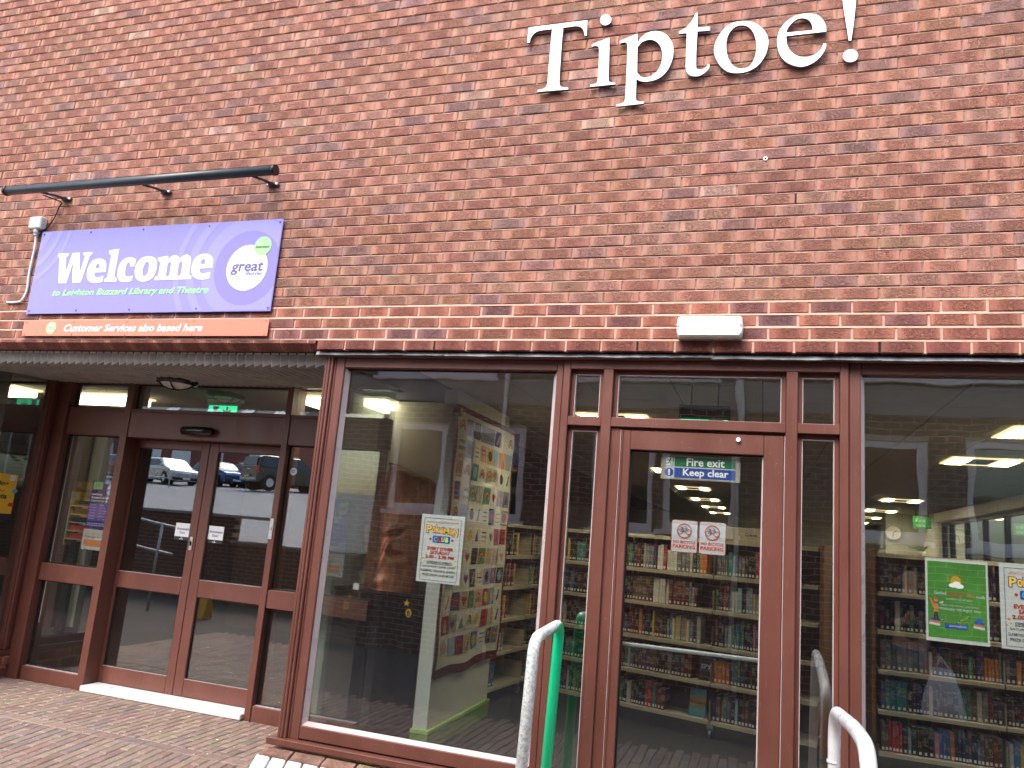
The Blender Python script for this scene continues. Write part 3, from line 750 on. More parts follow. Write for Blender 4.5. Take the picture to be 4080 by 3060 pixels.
TIPTOE={'T':[[(-1.6168,5.104,1),(-1.2003,5.1014,1),(-1.1968,4.984,1),(-1.2113,4.986,1),(-1.219,5.0186,0),(-1.2415,5.0543,0),(-1.2787,5.0674,0),(-1.3274,5.0672,0),(-1.3666,5.0673,1),(-1.3688,4.9614,0),(-1.3679,4.8121,0),(-1.3653,4.6642,1),(-1.3571,4.6288,0),(-1.336,4.6144,0),(-1.3011,4.6088,1),(-1.2986,4.5949,1),(-1.5135,4.5994,1),(-1.513,4.6149,1),(-1.4781,4.618,0),(-1.4546,4.631,0),(-1.4478,4.6606,1),(-1.4485,4.822,0),(-1.4474,4.9718,0),(-1.4454,5.0676,1),(-1.5085,5.0692,0),(-1.5498,5.0641,0),(-1.5778,5.0473,0),(-1.5947,5.0182,0),(-1.602,4.9834,1),(-1.619,4.9856,1)]],'i':[[(-1.0403,4.9489,1),(-1.0324,4.7879,0),(-1.0291,4.6514,1),(-1.0245,4.6255,0),(-1.0091,4.6136,0),(-0.9836,4.6124,1),(-0.9812,4.597,1),(-1.1482,4.597,1),(-1.1476,4.6122,1),(-1.1219,4.6145,0),(-1.1053,4.6245,0),(-1.1007,4.6511,1),(-1.1012,4.7621,0),(-1.1044,4.8657,1),(-1.1113,4.8882,0),(-1.1277,4.8982,0),(-1.1554,4.8966,1),(-1.1586,4.9109,1),(-1.1176,4.9263,0),(-1.0788,4.9359,0)]],'dot':[[(-1.076,5.1284,0),(-1.0482,5.112,0),(-1.0348,5.0838,0),(-1.0427,5.057,0),(-1.0735,5.0457,0),(-1.1005,5.0608,0),(-1.1117,5.0887,0),(-1.1023,5.1164,0)]],'p':[[(-0.8515,4.9509,1),(-0.8493,4.8789,1),(-0.8233,4.9232,0),(-0.779,4.9513,0),(-0.73,4.9548,0),(-0.6802,4.9335,0),(-0.637,4.8854,0),(-0.6134,4.8193,0),(-0.6159,4.7362,0),(-0.6457,4.6568,0),(-0.6955,4.6088,0),(-0.7693,4.5923,0),(-0.8148,4.6017,0),(-0.8422,4.6198,1),(-0.8407,4.5463,0),(-0.8392,4.4881,1),(-0.8343,4.4669,0),(-0.815,4.4558,0),(-0.7849,4.4527,1),(-0.7857,4.438,1),(-0.9636,4.4347,1),(-0.963,4.4496,1),(-0.9357,4.4526,0),(-0.9151,4.4646,0),(-0.9089,4.4914,1),(-0.9101,4.6545,0),(-0.9119,4.773,0),(-0.9139,4.8669,1),(-0.9197,4.889,0),(-0.9372,4.8999,0),(-0.9649,4.8958,1),(-0.9688,4.9101,1),(-0.9233,4.9281,0),(-0.8855,4.9418,0)],[(-0.8471,4.8496,1),(-0.825,4.8808,0),(-0.7915,4.895,0),(-0.7536,4.8934,0),(-0.7147,4.8662,0),(-0.6901,4.8209,0),(-0.6815,4.7611,0),(-0.6886,4.7035,0),(-0.7196,4.6489,0),(-0.7634,4.6249,0),(-0.8087,4.6302,0),(-0.8408,4.6674,1)]],'t':[[(-0.4677,5.0531,1),(-0.4639,4.9449,1),(-0.386,4.939,1),(-0.3851,4.9122,1),(-0.4635,4.9147,1),(-0.4661,4.7836,0),(-0.464,4.6844,1),(-0.4592,4.651,0),(-0.4336,4.6398,0),(-0.4051,4.6486,0),(-0.3915,4.669,1),(-0.3786,4.6675,1),(-0.3834,4.642,0),(-0.404,4.6159,0),(-0.4393,4.5972,0),(-0.4717,4.5969,0),(-0.5048,4.6114,0),(-0.5241,4.6424,0),(-0.529,4.6759,1),(-0.5298,4.8085,0),(-0.5308,4.9122,1),(-0.5789,4.9154,1),(-0.581,4.9308,1),(-0.5469,4.9463,0),(-0.5149,4.9781,0),(-0.4942,5.013,0),(-0.4807,5.0465,1)]],'o':[[(-0.173,4.9485,0),(-0.1208,4.9333,0),(-0.0684,4.8887,0),(-0.0344,4.8283,0),(-0.0267,4.7675,0),(-0.0427,4.6932,0),(-0.0849,4.6265,0),(-0.1424,4.5937,0),(-0.2083,4.5879,0),(-0.268,4.606,0),(-0.3181,4.6591,0),(-0.3504,4.732,0),(-0.3546,4.7933,0),(-0.3317,4.8599,0),(-0.2845,4.9233,0),(-0.2327,4.9492,0)],[(-0.1834,4.9204,0),(-0.1497,4.9044,0),(-0.1192,4.8613,0),(-0.101,4.803,0),(-0.0981,4.7342,0),(-0.1112,4.6679,0),(-0.1395,4.6247,0),(-0.187,4.6177,0),(-0.2319,4.6401,0),(-0.2671,4.7043,0),(-0.2803,4.7749,0),(-0.2763,4.8437,0),(-0.2536,4.8928,0),(-0.2206,4.9187,0)]],'e':[[(0.2043,4.9473,0),(0.2538,4.9324,0),(0.2891,4.8935,0),(0.3068,4.849,0),(0.3091,4.8084,1),(0.0778,4.808,1),(0.0858,4.7443,0),(0.115,4.6901,0),(0.1578,4.6579,0),(0.2071,4.6492,0),(0.2488,4.6647,0),(0.2799,4.694,0),(0.2956,4.7318,1),(0.3109,4.7231,1),(0.3008,4.683,0),(0.2733,4.6368,0),(0.2284,4.601,0),(0.1727,4.587,0),(0.1161,4.6047,0),(0.0659,4.6459,0),(0.0364,4.7043,0),(0.0253,4.7692,0),(0.0308,4.828,0),(0.0551,4.8843,0),(0.0977,4.9253,0),(0.151,4.9474,0)],[(0.0774,4.8326,1),(0.2321,4.8291,1),(0.2262,4.8687,0),(0.2083,4.9009,0),(0.1762,4.9191,0),(0.1407,4.9165,0),(0.1053,4.89,0),(0.0857,4.8587,0)]],'bang':[[(0.3999,5.0715,1),(0.4813,5.0688,1),(0.4742,4.9588,0),(0.4618,4.8272,0),(0.4495,4.728,1),(0.4359,4.729,1),(0.4208,4.8496,0),(0.4034,4.9863,0)]],'bangdot':[[(0.4467,4.6699,0),(0.4718,4.6593,0),(0.4872,4.628,0),(0.4764,4.5951,0),(0.4426,4.5846,0),(0.4128,4.6013,0),(0.4032,4.632,0),(0.4175,4.6614,0)]]}
WELCOME={'W':[[(-5.5195,3.5805,1),(-5.4087,3.5809,1),(-5.4045,3.5606,1),(-5.4269,3.5479,1),(-5.4075,3.4318,1),(-5.407,3.3871,1),(-5.3691,3.5814,1),(-5.2932,3.5817,1),(-5.2637,3.4519,1),(-5.2555,3.3868,1),(-5.2311,3.5505,1),(-5.2533,3.5634,1),(-5.2524,3.5815,1),(-5.1622,3.5825,1),(-5.1606,3.5632,1),(-5.1826,3.5507,1),(-5.2249,3.3263,1),(-5.3073,3.3258,1),(-5.3295,3.4176,1),(-5.3421,3.5129,1),(-5.374,3.3254,1),(-5.4548,3.3254,1),(-5.5012,3.5492,1),(-5.519,3.5602,1)]],'e':[[(-5.0813,3.5232,0),(-5.044,3.5184,0),(-5.0106,3.4983,0),(-4.9965,3.4681,0),(-4.989,3.4097,1),(-5.102,3.4085,1),(-5.0964,3.3846,0),(-5.0817,3.3682,0),(-5.0523,3.3657,0),(-5.0059,3.377,1),(-5.0016,3.3331,1),(-5.0282,3.3237,0),(-5.0707,3.3205,0),(-5.1233,3.3288,0),(-5.1582,3.3534,0),(-5.174,3.3895,0),(-5.178,3.4375,0),(-5.1635,3.4851,0),(-5.1304,3.5152,0)],[(-5.1009,3.4413,1),(-5.0575,3.4419,1),(-5.0612,3.467,0),(-5.0749,3.4794,0),(-5.0924,3.4769,0),(-5.0999,3.4622,0)]],'l':[[(-4.8938,3.6004,1),(-4.8942,3.3694,1),(-4.8649,3.3523,1),(-4.8635,3.327,1),(-4.988,3.3269,1),(-4.9881,3.3493,1),(-4.9617,3.3652,1),(-4.9615,3.5515,1),(-4.9879,3.5632,1),(-4.991,3.5896,1)]],'c':[[(-4.7743,3.5239,0),(-4.7381,3.5191,0),(-4.7092,3.5052,1),(-4.709,3.4489,1),(-4.7495,3.4489,1),(-4.7609,3.4786,1),(-4.7792,3.4822,0),(-4.7924,3.462,0),(-4.7953,3.4268,0),(-4.791,3.3914,0),(-4.7816,3.3707,0),(-4.7605,3.3643,0),(-4.7401,3.3668,0),(-4.7133,3.3719,1),(-4.7117,3.3323,1),(-4.7375,3.323,0),(-4.7791,3.321,0),(-4.8269,3.3309,0),(-4.8541,3.3579,0),(-4.8669,3.3993,0),(-4.8667,3.4465,0),(-4.851,3.4873,0),(-4.8183,3.5159,0)]],'o':[[(-4.5898,3.5268,0),(-4.5449,3.5204,0),(-4.5112,3.4977,0),(-4.4949,3.4605,0),(-4.4911,3.4176,0),(-4.5003,3.3752,0),(-4.5289,3.3394,0),(-4.5759,3.3222,0),(-4.6236,3.3245,0),(-4.6683,3.3458,0),(-4.6918,3.3801,0),(-4.701,3.4296,0),(-4.6918,3.4726,0),(-4.6658,3.5058,0),(-4.6292,3.5232,0)],[(-4.5913,3.4818,0),(-4.5776,3.4753,0),(-4.568,3.4504,0),(-4.5661,3.4136,0),(-4.5736,3.3801,0),(-4.5922,3.3653,0),(-4.6089,3.3688,0),(-4.6208,3.3905,0),(-4.6236,3.4274,0),(-4.6161,3.4611,0),(-4.6051,3.478,0)]],'m':[[(-4.4959,3.5144,1),(-4.4001,3.5235,1),(-4.3971,3.4941,1),(-4.3719,3.5176,0),(-4.3383,3.5275,0),(-4.3082,3.5185,0),(-4.2883,3.4966,1),(-4.259,3.5199,0),(-4.2256,3.5285,0),(-4.1949,3.5147,0),(-4.1805,3.4871,0),(-4.1781,3.4569,1),(-4.1773,3.3698,1),(-4.1516,3.3554,1),(-4.1512,3.3315,1),(-4.2666,3.3301,1),(-4.2672,3.3541,1),(-4.251,3.3717,1),(-4.2539,3.4652,0),(-4.2607,3.4745,0),(-4.278,3.4733,0),(-4.2869,3.4542,1),(-4.2877,3.3727,1),(-4.2714,3.3542,1),(-4.2709,3.3302,1),(-4.3709,3.3296,1),(-4.373,3.3538,1),(-4.3575,3.3685,1),(-4.3594,3.4624,0),(-4.3662,3.4718,0),(-4.3805,3.4722,0),(-4.3918,3.4573,1),(-4.3918,3.3693,1),(-4.3758,3.3538,1),(-4.3752,3.3297,1),(-4.4921,3.3288,1),(-4.4937,3.3537,1),(-4.4629,3.3681,1),(-4.4647,3.4748,1),(-4.4923,3.4898,1)]],'e2':[[(-4.059,3.53,0),(-4.0163,3.5225,0),(-3.984,3.4957,0),(-3.9724,3.4625,0),(-3.9693,3.416,1),(-4.0832,3.4133,1),(-4.0784,3.3881,0),(-4.0642,3.3746,0),(-4.0362,3.3721,0),(-3.9836,3.3832,1),(-3.9809,3.3393,1),(-4.0075,3.3281,0),(-4.0478,3.3243,0),(-4.0974,3.332,0),(-4.1366,3.3568,0),(-4.156,3.3962,0),(-4.1604,3.4443,0),(-4.1452,3.492,0),(-4.1093,3.5221,0)],[(-4.0826,3.4468,1),(-4.0388,3.4478,1),(-4.0422,3.4736,0),(-4.0542,3.486,0),(-4.0709,3.4835,0),(-4.0814,3.4659,0)]]}

# ------------------------------------------------------------------ lettering and signs on the brickwork
def letter_loops(L, sub): return [[(q.x, q.y) for q in smooth_loop(l, sub)] for l in L]
ts = empty('wall_sign', (-0.55, 0, 4.62)); tag(ts, 'big white serif letters spelling Tiptoe! fixed high on the brick wall', 'sign')
def rel(o, root): o.parent = root; o.matrix_parent_inverse = root.matrix_world.inverted()
def reparent(root):
    bpy.context.view_layer.update()
    for o in root.children: o.matrix_parent_inverse = Matrix.Translation(-Vector(root.location)) 
FL = FAC(-0.045)
for nm, L in TIPTOE.items():
    loops = letter_loops(L, 5)
    base = min(q[1] for l in loops for q in l)
    fr = Fr((0.55 + 0.0, -0.016, -4.62))
    if nm in ('dot', 'bangdot'): continue
    mb = MB(); shape('letter', loops, fr, 'letter', d=0.018, side='letter_side', mb=mb)
    extra = {'i': 'dot', 'bang': 'bangdot'}.get(nm)
    if extra: shape('letter', letter_loops(TIPTOE[extra], 5), fr, 'letter', d=0.018, side='letter_side', mb=mb)
    mb.build('letter', ['letter', 'letter_side'], ts)

def clip_poly(poly, u0, u1, v0, v1):
    for ax, lim, s in ((0, u0, 1), (0, u1, -1), (1, v0, 1), (1, v1, -1)):
        out_ = []
        for i in range(len(poly)):
            a, b = poly[i - 1], poly[i]; da, db = (a[ax] - lim) * s, (b[ax] - lim) * s
            if (da >= 0) != (db >= 0):
                t = da / (da - db); out_.append((a[0] + (b[0] - a[0]) * t, a[1] + (b[1] - a[1]) * t))
            if db >= 0: out_.append(b)
        poly = out_
        if not poly: return []
    return poly
def clipped_ring(cu, cv, r0, r1, rect, fr, mat, parent, z, name='ring_print'):
    mb = MB(); n = 90
    for i in range(n):
        a, b = 2 * math.pi * i / n, 2 * math.pi * (i + 1) / n
        q = [(cu + r0 * math.cos(a), cv + r0 * math.sin(a)), (cu + r1 * math.cos(a), cv + r1 * math.sin(a)), (cu + r1 * math.cos(b), cv + r1 * math.sin(b)), (cu + r0 * math.cos(b), cv + r0 * math.sin(b))]
        q = clip_poly(q, *rect)
        if len(q) > 2: mb.add([fr.p(u, v, z) for u, v in q], [tuple(range(len(q)))])
    return mb.build(name, mat, parent)
def screws(root, pts, y, mat, r=0.008):
    for u, v in pts:
        mb = MB(); mb.tube([(u, y, v), (u, y - 0.005, v)], [r, r * .7], 8); mb.build('screw', mat, root)

ws = empty('welcome_sign', (0, 0, 0)); tag(ws, 'lilac Welcome sign of the library and theatre screwed to the brick wall', 'sign')
YS = -0.022
mb = MB(); mb.bbox(-5.742, -3.403, YS, YS + .006, 1.411 + 1.66, 2.122 + 1.66, .002); mb.build('panel', 'purple', ws)
FS = FAC(YS); rect = (-5.735, -3.410, 3.078, 3.775)
cu_, cv_ = -3.662, 3.408
for r0, r1, m_ in ((0.178, 0.29, 'purple2'), (0.29, 0.40, 'purple3'), (0.47, 0.54, 'purple3'), (0.61, 0.66, 'purple3')): clipped_ring(cu_, cv_, r0, r1, rect, FS, m_, ws, .001)
for r0, r1 in ((0.30, 0.36), (0.42, 0.47), (0.53, 0.57)): clipped_ring(-5.98, 3.86, r0, r1, rect, FS, 'purple3', ws, .001)
clipped_ring(-4.72, 2.98, 0.0, 0.66, (-5.2, -4.2, 3.30, 3.69), FS, 'purple3', ws, .0008) if False else None
for nm, L in WELCOME.items(): shape('lettering', letter_loops(L, 4), FS, 'letter', ws, d=.0025)
text('to Leighton Buzzard Library and Theatre', FS, -5.497, -3.972, 3.204, 3.272, 'green', ws, 0.25, 0.03)
shape('roundel', [circL(cu_, cv_, 0.178, 48)], FS, 'letter', ws, d=.0025)
text('great', FS, -3.800, -3.518, 3.352, 3.452, 'indigo', ws, 0.12, 0.022, z=.004)
text('lifestyles', FS, -3.662, -3.520, 3.338, 3.378, 'indigo', ws, 0, 0.01, z=.004)
shape('roundel', [circL(-3.547, 3.573, 0.073, 32)], FS, 'green', ws, d=.004)
text('Central', FS, -3.602, -3.545, 3.582, 3.60, 'letter', ws, 0, 0.02, z=.0055)
text('Bedfordshire', FS, -3.605, -3.490, 3.556, 3.576, 'green2', ws, 0, 0.02, z=.0055)
screws(ws, [(u, v) for v in (3.755, 3.098) for u in (-5.715, -5.22, -4.69, -4.06, -3.43)], YS, 'indigo')
cs = empty('customer_sign', (0, 0, 0)); tag(cs, 'long narrow orange Customer Services sign under the lilac Welcome sign', 'sign')
mb = MB(); mb.bbox(-5.741, -3.402, YS, YS + .005, 2.886, 3.017, .002); mb.build('panel', 'orange', cs)
shape('roundel', [circL(-5.440, 2.952, 0.050, 28)], FS, 'green', cs, d=.002)
for u, v in ((-5.458, 2.975), (-5.422, 2.972), (-5.455, 2.932), (-5.425, 2.928)): shape('roundel', [circL(u, v, 0.013, 12)], FS, 'letter', cs, d=.0035)
text('Customer Services also based here', FS, -5.305, -3.972, 2.921, 2.981, 'letter', cs, 0.25, 0.03)
screws(cs, [(u, v) for v in (3.003, 2.900) for u in (-5.715, -5.22, -4.69, -4.06, -3.43)], YS, 'lampframe' if False else 'orange2', .006)

# light bar over the sign
lb = empty('sign_light_bar', (0, 0, 0)); tag(lb, 'long dark tubular sign light on three brackets above the lilac sign', 'light')
mb = MB(); mb.tube([(-5.945, -.245, 4.055), (-3.372, -.245, 4.055)], .036, 20); mb.build('tube_body', 'anth', lb)
for x in (-5.945, -3.372):
    s = 1 if x < -5 else -1
    mb = MB(); mb.tube([(x - .012 * s, -.245, 4.055), (x + .014 * s, -.245, 4.055)], .040, 20); mb.build('end_cap', 'plastic', lb)
for x in (-5.565, -4.547, -3.552):
    mb = MB(); 
    for dx in (-.014, .014): mb.tube([(x + dx, -.015, 4.066), (x + dx * .5, -.12, 4.050), (x + dx * .4, -.235, 4.022)], .008, 8)
    mb.bbox(x - .045, x + .055, -.020, -.002, 4.052, 4.080, .005); mb.bbox(x - .02, x + .02, -.05, -.01, 4.05, 4.075, .004)
    br = mb.build('bracket', 'anth', lb)
    for dx in (-.032, .042):
        mb = MB(); mb.tube([(x + dx, -.019, 4.066), (x + dx, -.030, 4.066)], [.012, .008], 10); mb.build('bolt', 'white', br)
jb = empty('junction_box', (0, 0, 0)); tag(jb, 'small white weatherproof cable box on brickwork by the sign corner', 'junction box')
box('housing', 'white', -5.865, -5.735, -.065, 0.0, 3.80, 3.905, jb, .008)
mb = MB(); mb.tube([(-5.80, -.03, 3.80), (-5.80, -.03, 3.765)], .022, 14); mb.tube([(-5.80, -.03, 3.765), (-5.80, -.03, 3.745)], .015, 12); mb.build('cable_gland', 'white', jb)
for zz in (3.835, 3.865): box('knockout', 'alu', -5.737, -5.733, -.045, -.03, zz, zz + .012, jb)
def spl(pts, n=8):
    o = []; 
    for i in range(len(pts) - 1):
        p0, p1, p2, p3 = [Vector(pts[max(0, min(len(pts) - 1, i + k))]) for k in (-1, 0, 1, 2)]
        for j in range(n):
            t = j / n; o.append(0.5 * ((2 * p1) + (p2 - p0) * t + (2 * p0 - 5 * p1 + 4 * p2 - p3) * t * t + (3 * p1 - p0 - 3 * p2 + p3) * t ** 3))
    return o + [Vector(pts[-1])]
mb = MB(); mb.tube(spl([(-5.80, -.03, 3.75), (-5.795, -.02, 3.66), (-5.805, -.014, 3.43), (-5.795, -.012, 3.28), (-5.825, -.014, 3.19), (-5.90, -.012, 3.176), (-5.985, -.012, 3.178)]), .0095, 8)
tag(mb.build('wall_cable', 'white'), 'drooping white cable running down the bricks from the white junction box', 'cable')
mb = MB(); mb.tube(spl([(-5.60, -.20, 4.02), (-5.575, -.12, 4.02), (-5.59, -.03, 4.03), (-5.62, -.02, 3.99), (-5.655, -.015, 3.90), (-5.71, -.015, 3.82), (-5.76, -.03, 3.785), (-5.84, -.035, 3.775), (-5.875, -.03, 3.80), (-5.86, -.03, 3.84)]), .005, 6)
tag(mb.build('lamp_cable', 'plastic'), 'thin black cable looping from sign light bracket to the junction box', 'cable')

# emergency bulkhead over the fire exit
em = empty('bulkhead_light', (0, 0, 0)); tag(em, 'white rectangular emergency light on the brick lintel above the fire exit', 'light')
MT['em'] = plain('weathered white polycarbonate', (0.78, 0.80, 0.76), 0.35, var=0.04)
MT['grime'] = plain('grimy cream seal', (0.40, 0.38, 0.27), 0.6, var=0.3, nscale=40)
bm_ = bmesh.new()
mb = MB(); fr = FAC(-.03); o8 = [(-.508, 2.885), (-.497, 2.868), (-.148, 2.868), (-.135, 2.885), (-.130, 2.93), (-.138, 2.985), (-.150, 2.993), (-.495, 2.993), (-.506, 2.985), (-.512, 2.93)]
inn = [(u + (.004 if u < -.3 else -.004), v + (.005 if v < 2.93 else -.005)) for u, v in o8]
a = len(mb.v); mb.add([fr.p(u, v, 0) for u, v in o8] + [fr.p(u, v, .040) for u, v in o8] + [fr.p(u + (.006 if u < -.3 else -.006), v + (.010 if v < 2.93 else -.010), .052) for u, v in o8],
   [tuple(range(20, 30))] + [(i, (i + 1) % 10, 10 + (i + 1) % 10, 10 + i) for i in range(10)] + [(10 + i, 10 + (i + 1) % 10, 20 + (i + 1) % 10, 20 + i) for i in range(10)], 0)
mb.build('diffuser', 'em', em)
box('base_tray', 'grime', -.506, -.136, -.030, -.002, 2.866, 2.990, em, .004)
for u in (-.500, -.143):
    mb = MB(); mb.tube([(u, -.068, 2.935), (u, -.084, 2.935)], .008, 10); mb.build('screw', 'steel', em)
mb = MB()
mb.tube([(-0.029, .002, 4.010), (-0.029, -.006, 4.010)], .013, 14, 0); mb.tube([(-0.029, -.005, 4.010), (-0.029, -.0075, 4.010)], .006, 10, 1)
tag(mb.build('cable_plug', ['white', 'black']), 'tiny white round plug in a joint of the upper brick wall', 'plug')

# round bulkhead lamp under the recess soffit
rl = empty('ceiling_lamp', (-4.98, 0.93, 2.738)); tag(rl, 'round black rimmed bulkhead lamp with white bowl under the entrance soffit', 'light')
mb = MB(); n = 28; vs = []; fs = []
prof = [(0.0, -.085), (.06, -.080), (.11, -.062), (.140, -.035)]
for r_, z_ in prof: vs += [(r_ * math.cos(2 * math.pi * k / n), r_ * math.sin(2 * math.pi * k / n), z_) for k in range(n)]
for i in range(len(prof) - 1):
    for k in range(n): fs.append((i * n + k, i * n + (k + 1) % n, (i + 1) * n + (k + 1) % n, (i + 1) * n + k))
mb.add(vs, fs, 0, True); mb.build('bowl', 'opal', rl)
mb = MB(); vs = []; fs = []; prof = [(.140, -.034), (.150, -.045), (.170, -.038), (.178, -.01), (.178, 0.01)]
for r_, z_ in prof: vs += [(r_ * math.cos(2 * math.pi * k / n), r_ * math.sin(2 * math.pi * k / n), z_) for k in range(n)]
for i in range(len(prof) - 1):
    for k in range(n): fs.append((i * n + k, i * n + (k + 1) % n, (i + 1) * n + (k + 1) % n, (i + 1) * n + k))
mb.add(vs, fs, 0, True); mb.build('rim', 'plastic', rl)
for a in (0, 90):
    mb = MB(); T = Matrix.Rotation(R(a + 20), 4, 'Z')
    mb.tube([T @ Vector(q) for q in ((-.15, 0, -.04), (-.11, 0, -.07), (-.05, 0, -.088), (0, 0, -.092), (.05, 0, -.088), (.11, 0, -.07), (.15, 0, -.04))], .007, 6); mb.build('guard_bar', 'plastic', rl)

# ------------------------------------------------------------------ notices on the glass
def notice(name, label, u0, u1, v0, v1, y, mat='paper', cat='notice', n=(0, -1, 0), U=(1, 0, 0), O=None, grp=None):
    root = empty(name, (0, 0, 0)); tag(root, label, cat, grp)
    fr = Fr(O or (0, y, 0), U, (0, 0, 1), n)
    mb = MB(); q = [fr.p(u, v, dd) for dd in (0, -.0015) for u, v in rectL(u0, u1, v0, v1)]
    mb.add(q, [(0, 1, 2, 3), (7, 6, 5, 4), (0, 4, 5, 1), (1, 5, 6, 2), (2, 6, 7, 3), (3, 7, 4, 0)]); mb.build('sheet', mat, root)
    return root, fr
def bars(fr, u0, u1, v0, v1, mat, parent, n=4, name='small_print'):
    """lines of print too small to read"""
    mb = MB(); h = (v1 - v0) / (n * 1.9)
    for i in range(n):
        v = v1 - (i + .7) * (v1 - v0) / n; u = u0
        end = u1 - (u1 - u0) * random.uniform(0, .25)
        while u < end:
            w = random.uniform(.006, .022); mb.add([fr.p(a, b, .0018) for a, b in rectL(u, min(end, u + w), v, v + h)], [(0, 1, 2, 3)]); u += w + .005
    return mb.build(name, mat, parent)
def club_poster(u0, v0, label):
    w, h = 0.303, 0.431; YP = GY + .0085
    root, fr = notice('poster', label, u0, u0 + w, v0, v0 + h, YP, cat='poster', grp='white club posters on the library windows')
    A = lambda u: u0 + u * w
    B = lambda v: v0 + h - v * h
    fm = MB(); fo = [(A(.07), B(.97)), (A(.93), B(.97)), (A(.93), B(.05)), (A(.07), B(.05))]; fi = [(A(.08), B(.963)), (A(.92), B(.963)), (A(.92), B(.057)), (A(.08), B(.057))]
    shape('border', [fo, fi], fr, 'indigo', root, d=.001)
    text('LEIGHTON BUZZARD LIBRARY', fr, A(.13), A(.87), B(.125), B(.095), 'orange2', root, 0, 0.0)
    # arched club name, outlined: each letter sits on a shallow curve
    word = 'Pok\u00e9mon'; ws_ = [.17, .12, .15, .11, .19, .11, .15]; u = .14
    for i, ch in enumerate(word):
        t = (i - 3) / 3; dv = .018 * t * t * (1 if i < 4 else 1.2) + .014 * t; hh = .115 if ch in 'Pkn' else .09
        big = (ch.upper() if ch in 'Mn' else ch)
        lo = .27 + dv
        text(ch.upper() if ch in 'mn' else ch, fr, A(u - .012), A(u + ws_[i] * .74 + .010), B(lo + .008), B(lo - hh - .008), 'blue_p', root, 0, 0.09, z=.0018)
        text(ch.upper() if ch in 'mn' else ch, fr, A(u), A(u + ws_[i] * .70), B(lo), B(lo - hh), 'yellow_p', root, 0, 0.03, z=.003)
        u += ws_[i] * .73
    shape('badge', [rrectL(A(.30), A(.70), B(.415), B(.31), .008)], fr, 'blue_p', root, d=.001)
    for i, (ch, m_) in enumerate(zip('CLUB', ('lblue_p', 'red_p', 'yellow_p', 'green'))):
        text(ch, fr, A(.325 + i * .09), A(.325 + i * .09 + .075), B(.40), B(.325), m_, root, 0, 0.06, z=.003)
    for u in (.245, .755): shape('badge', [circL(A(u), B(.365), .0085, 14)], fr, 'red_p', root, d=.001)
    text('EVERY OTHER', fr, A(.20), A(.80), B(.525), B(.475), 'red_p', root, 0, 0.04)
    text('SATURDAY', fr, A(.27), A(.73), B(.585), B(.535), 'red_p', root, 0, 0.04)
    text('2.00 - 3.30 PM', fr, A(.17), A(.83), B(.648), B(.598), 'red_p', root, 0, 0.04)
    text('OPENING EVENT', fr, A(.21), A(.79), B(.72), B(.685), 'black_p', root, 0, 0.015); shape('rule', [rectL(A(.21), A(.79), B(.732), B(.726))], fr, 'black_p', root, d=.001)
    text('SATURDAY JUNE 22ND', fr, A(.13), A(.87), B(.785), B(.75), 'black_p', root, 0, 0.01)
    text('GAMING, TRADING, RAFFLE,', fr, A(.10), A(.90), B(.85), B(.81), 'black_p', root, 0, 0.01)
    text('PRIZE DRAW AND MORE!', fr, A(.13), A(.87), B(.905), B(.87), 'black_p', root, 0, 0.01)
    for u, v, r_ in ((.12, .655, .011), (.15, .70, .006), (.09, .725, .006), (.87, .665, .007), (.81, .71, .006), (.88, .74, .009)): shape('star', [starL(A(u), B(v), r_)], fr, 'yellow_p', root, d=.001)
club_poster(-2.131, 1.294, 'white club poster with yellow lettering in front of the patchwork quilt')
club_poster(1.179, 1.275, 'white club poster to the right of the bright green poster')
# green walk poster
root, fr = notice('poster', 'bright green guided walk poster with a yellow sun on the right hand window', .832, 1.127, 1.275, 1.702, GY + .0085, cat='poster')
A = lambda u: .832 + u * .295
B = lambda v: 1.702 - v * .427
shape('print_ground', [rectL(A(.035), A(.965), B(.955), B(.035))], fr, 'pgreen', root, d=.0008)
shape('cloud', [circL(A(.44), B(.315), .019, 14, .011)], fr, 'letter', root, d=.003, z=.0); shape('cloud', [circL(A(.54), B(.32), .022, 14, .012)], fr, 'letter', root, d=.0032); shape('cloud', [circL(A(.50), B(.295), .018, 14, .013)], fr, 'letter', root, d=.0034)
shape('sun_print', [circL(A(.49), B(.26), .026, 20)], fr, 'yellow_p', root, d=.0022)
for k_ in range(9):
    a = R(k_ * 22.5); c_, s_ = math.cos(a), math.sin(a)
    shape('ray', [[(A(.49) + c_ * .031 - s_ * .001, B(.26) + s_ * .031 + c_ * .001), (A(.49) + c_ * .040 - s_ * .001, B(.26) + s_ * .040 + c_ * .001), (A(.49) + c_ * .040 + s_ * .001, B(.26) + s_ * .040 - c_ * .001), (A(.49) + c_ * .031 + s_ * .001, B(.26) + s_ * .031 - c_ * .001)]], fr, 'yellow_p', root, d=.002)
text('Guided', fr, A(.14), A(.33), B(.435), B(.395), 'letter', root, 0, 0.01)
for i, (w_, u0, u1, m_) in enumerate((("CHILDREN'S", .34, .64, 'red_p'), ('TRAIL', .65, .79, 'orange2'))): text(w_, fr, A(u0), A(u1), B(.44), B(.40), m_, root, 0, 0.02)
text('walk', fr, A(.80), A(.95), B(.445), B(.41), 'letter', root, 0, 0.01)
text('suitable for all ages', fr, A(.33), A(.74), B(.50), B(.465), 'letter', root)
text('Meet at the Library, Lake Street', fr, A(.24), A(.84), B(.575), B(.545), 'letter', root)
text('Wednesday 14th August, 10am', fr, A(.22), A(.87), B(.63), B(.585), 'letter', root)
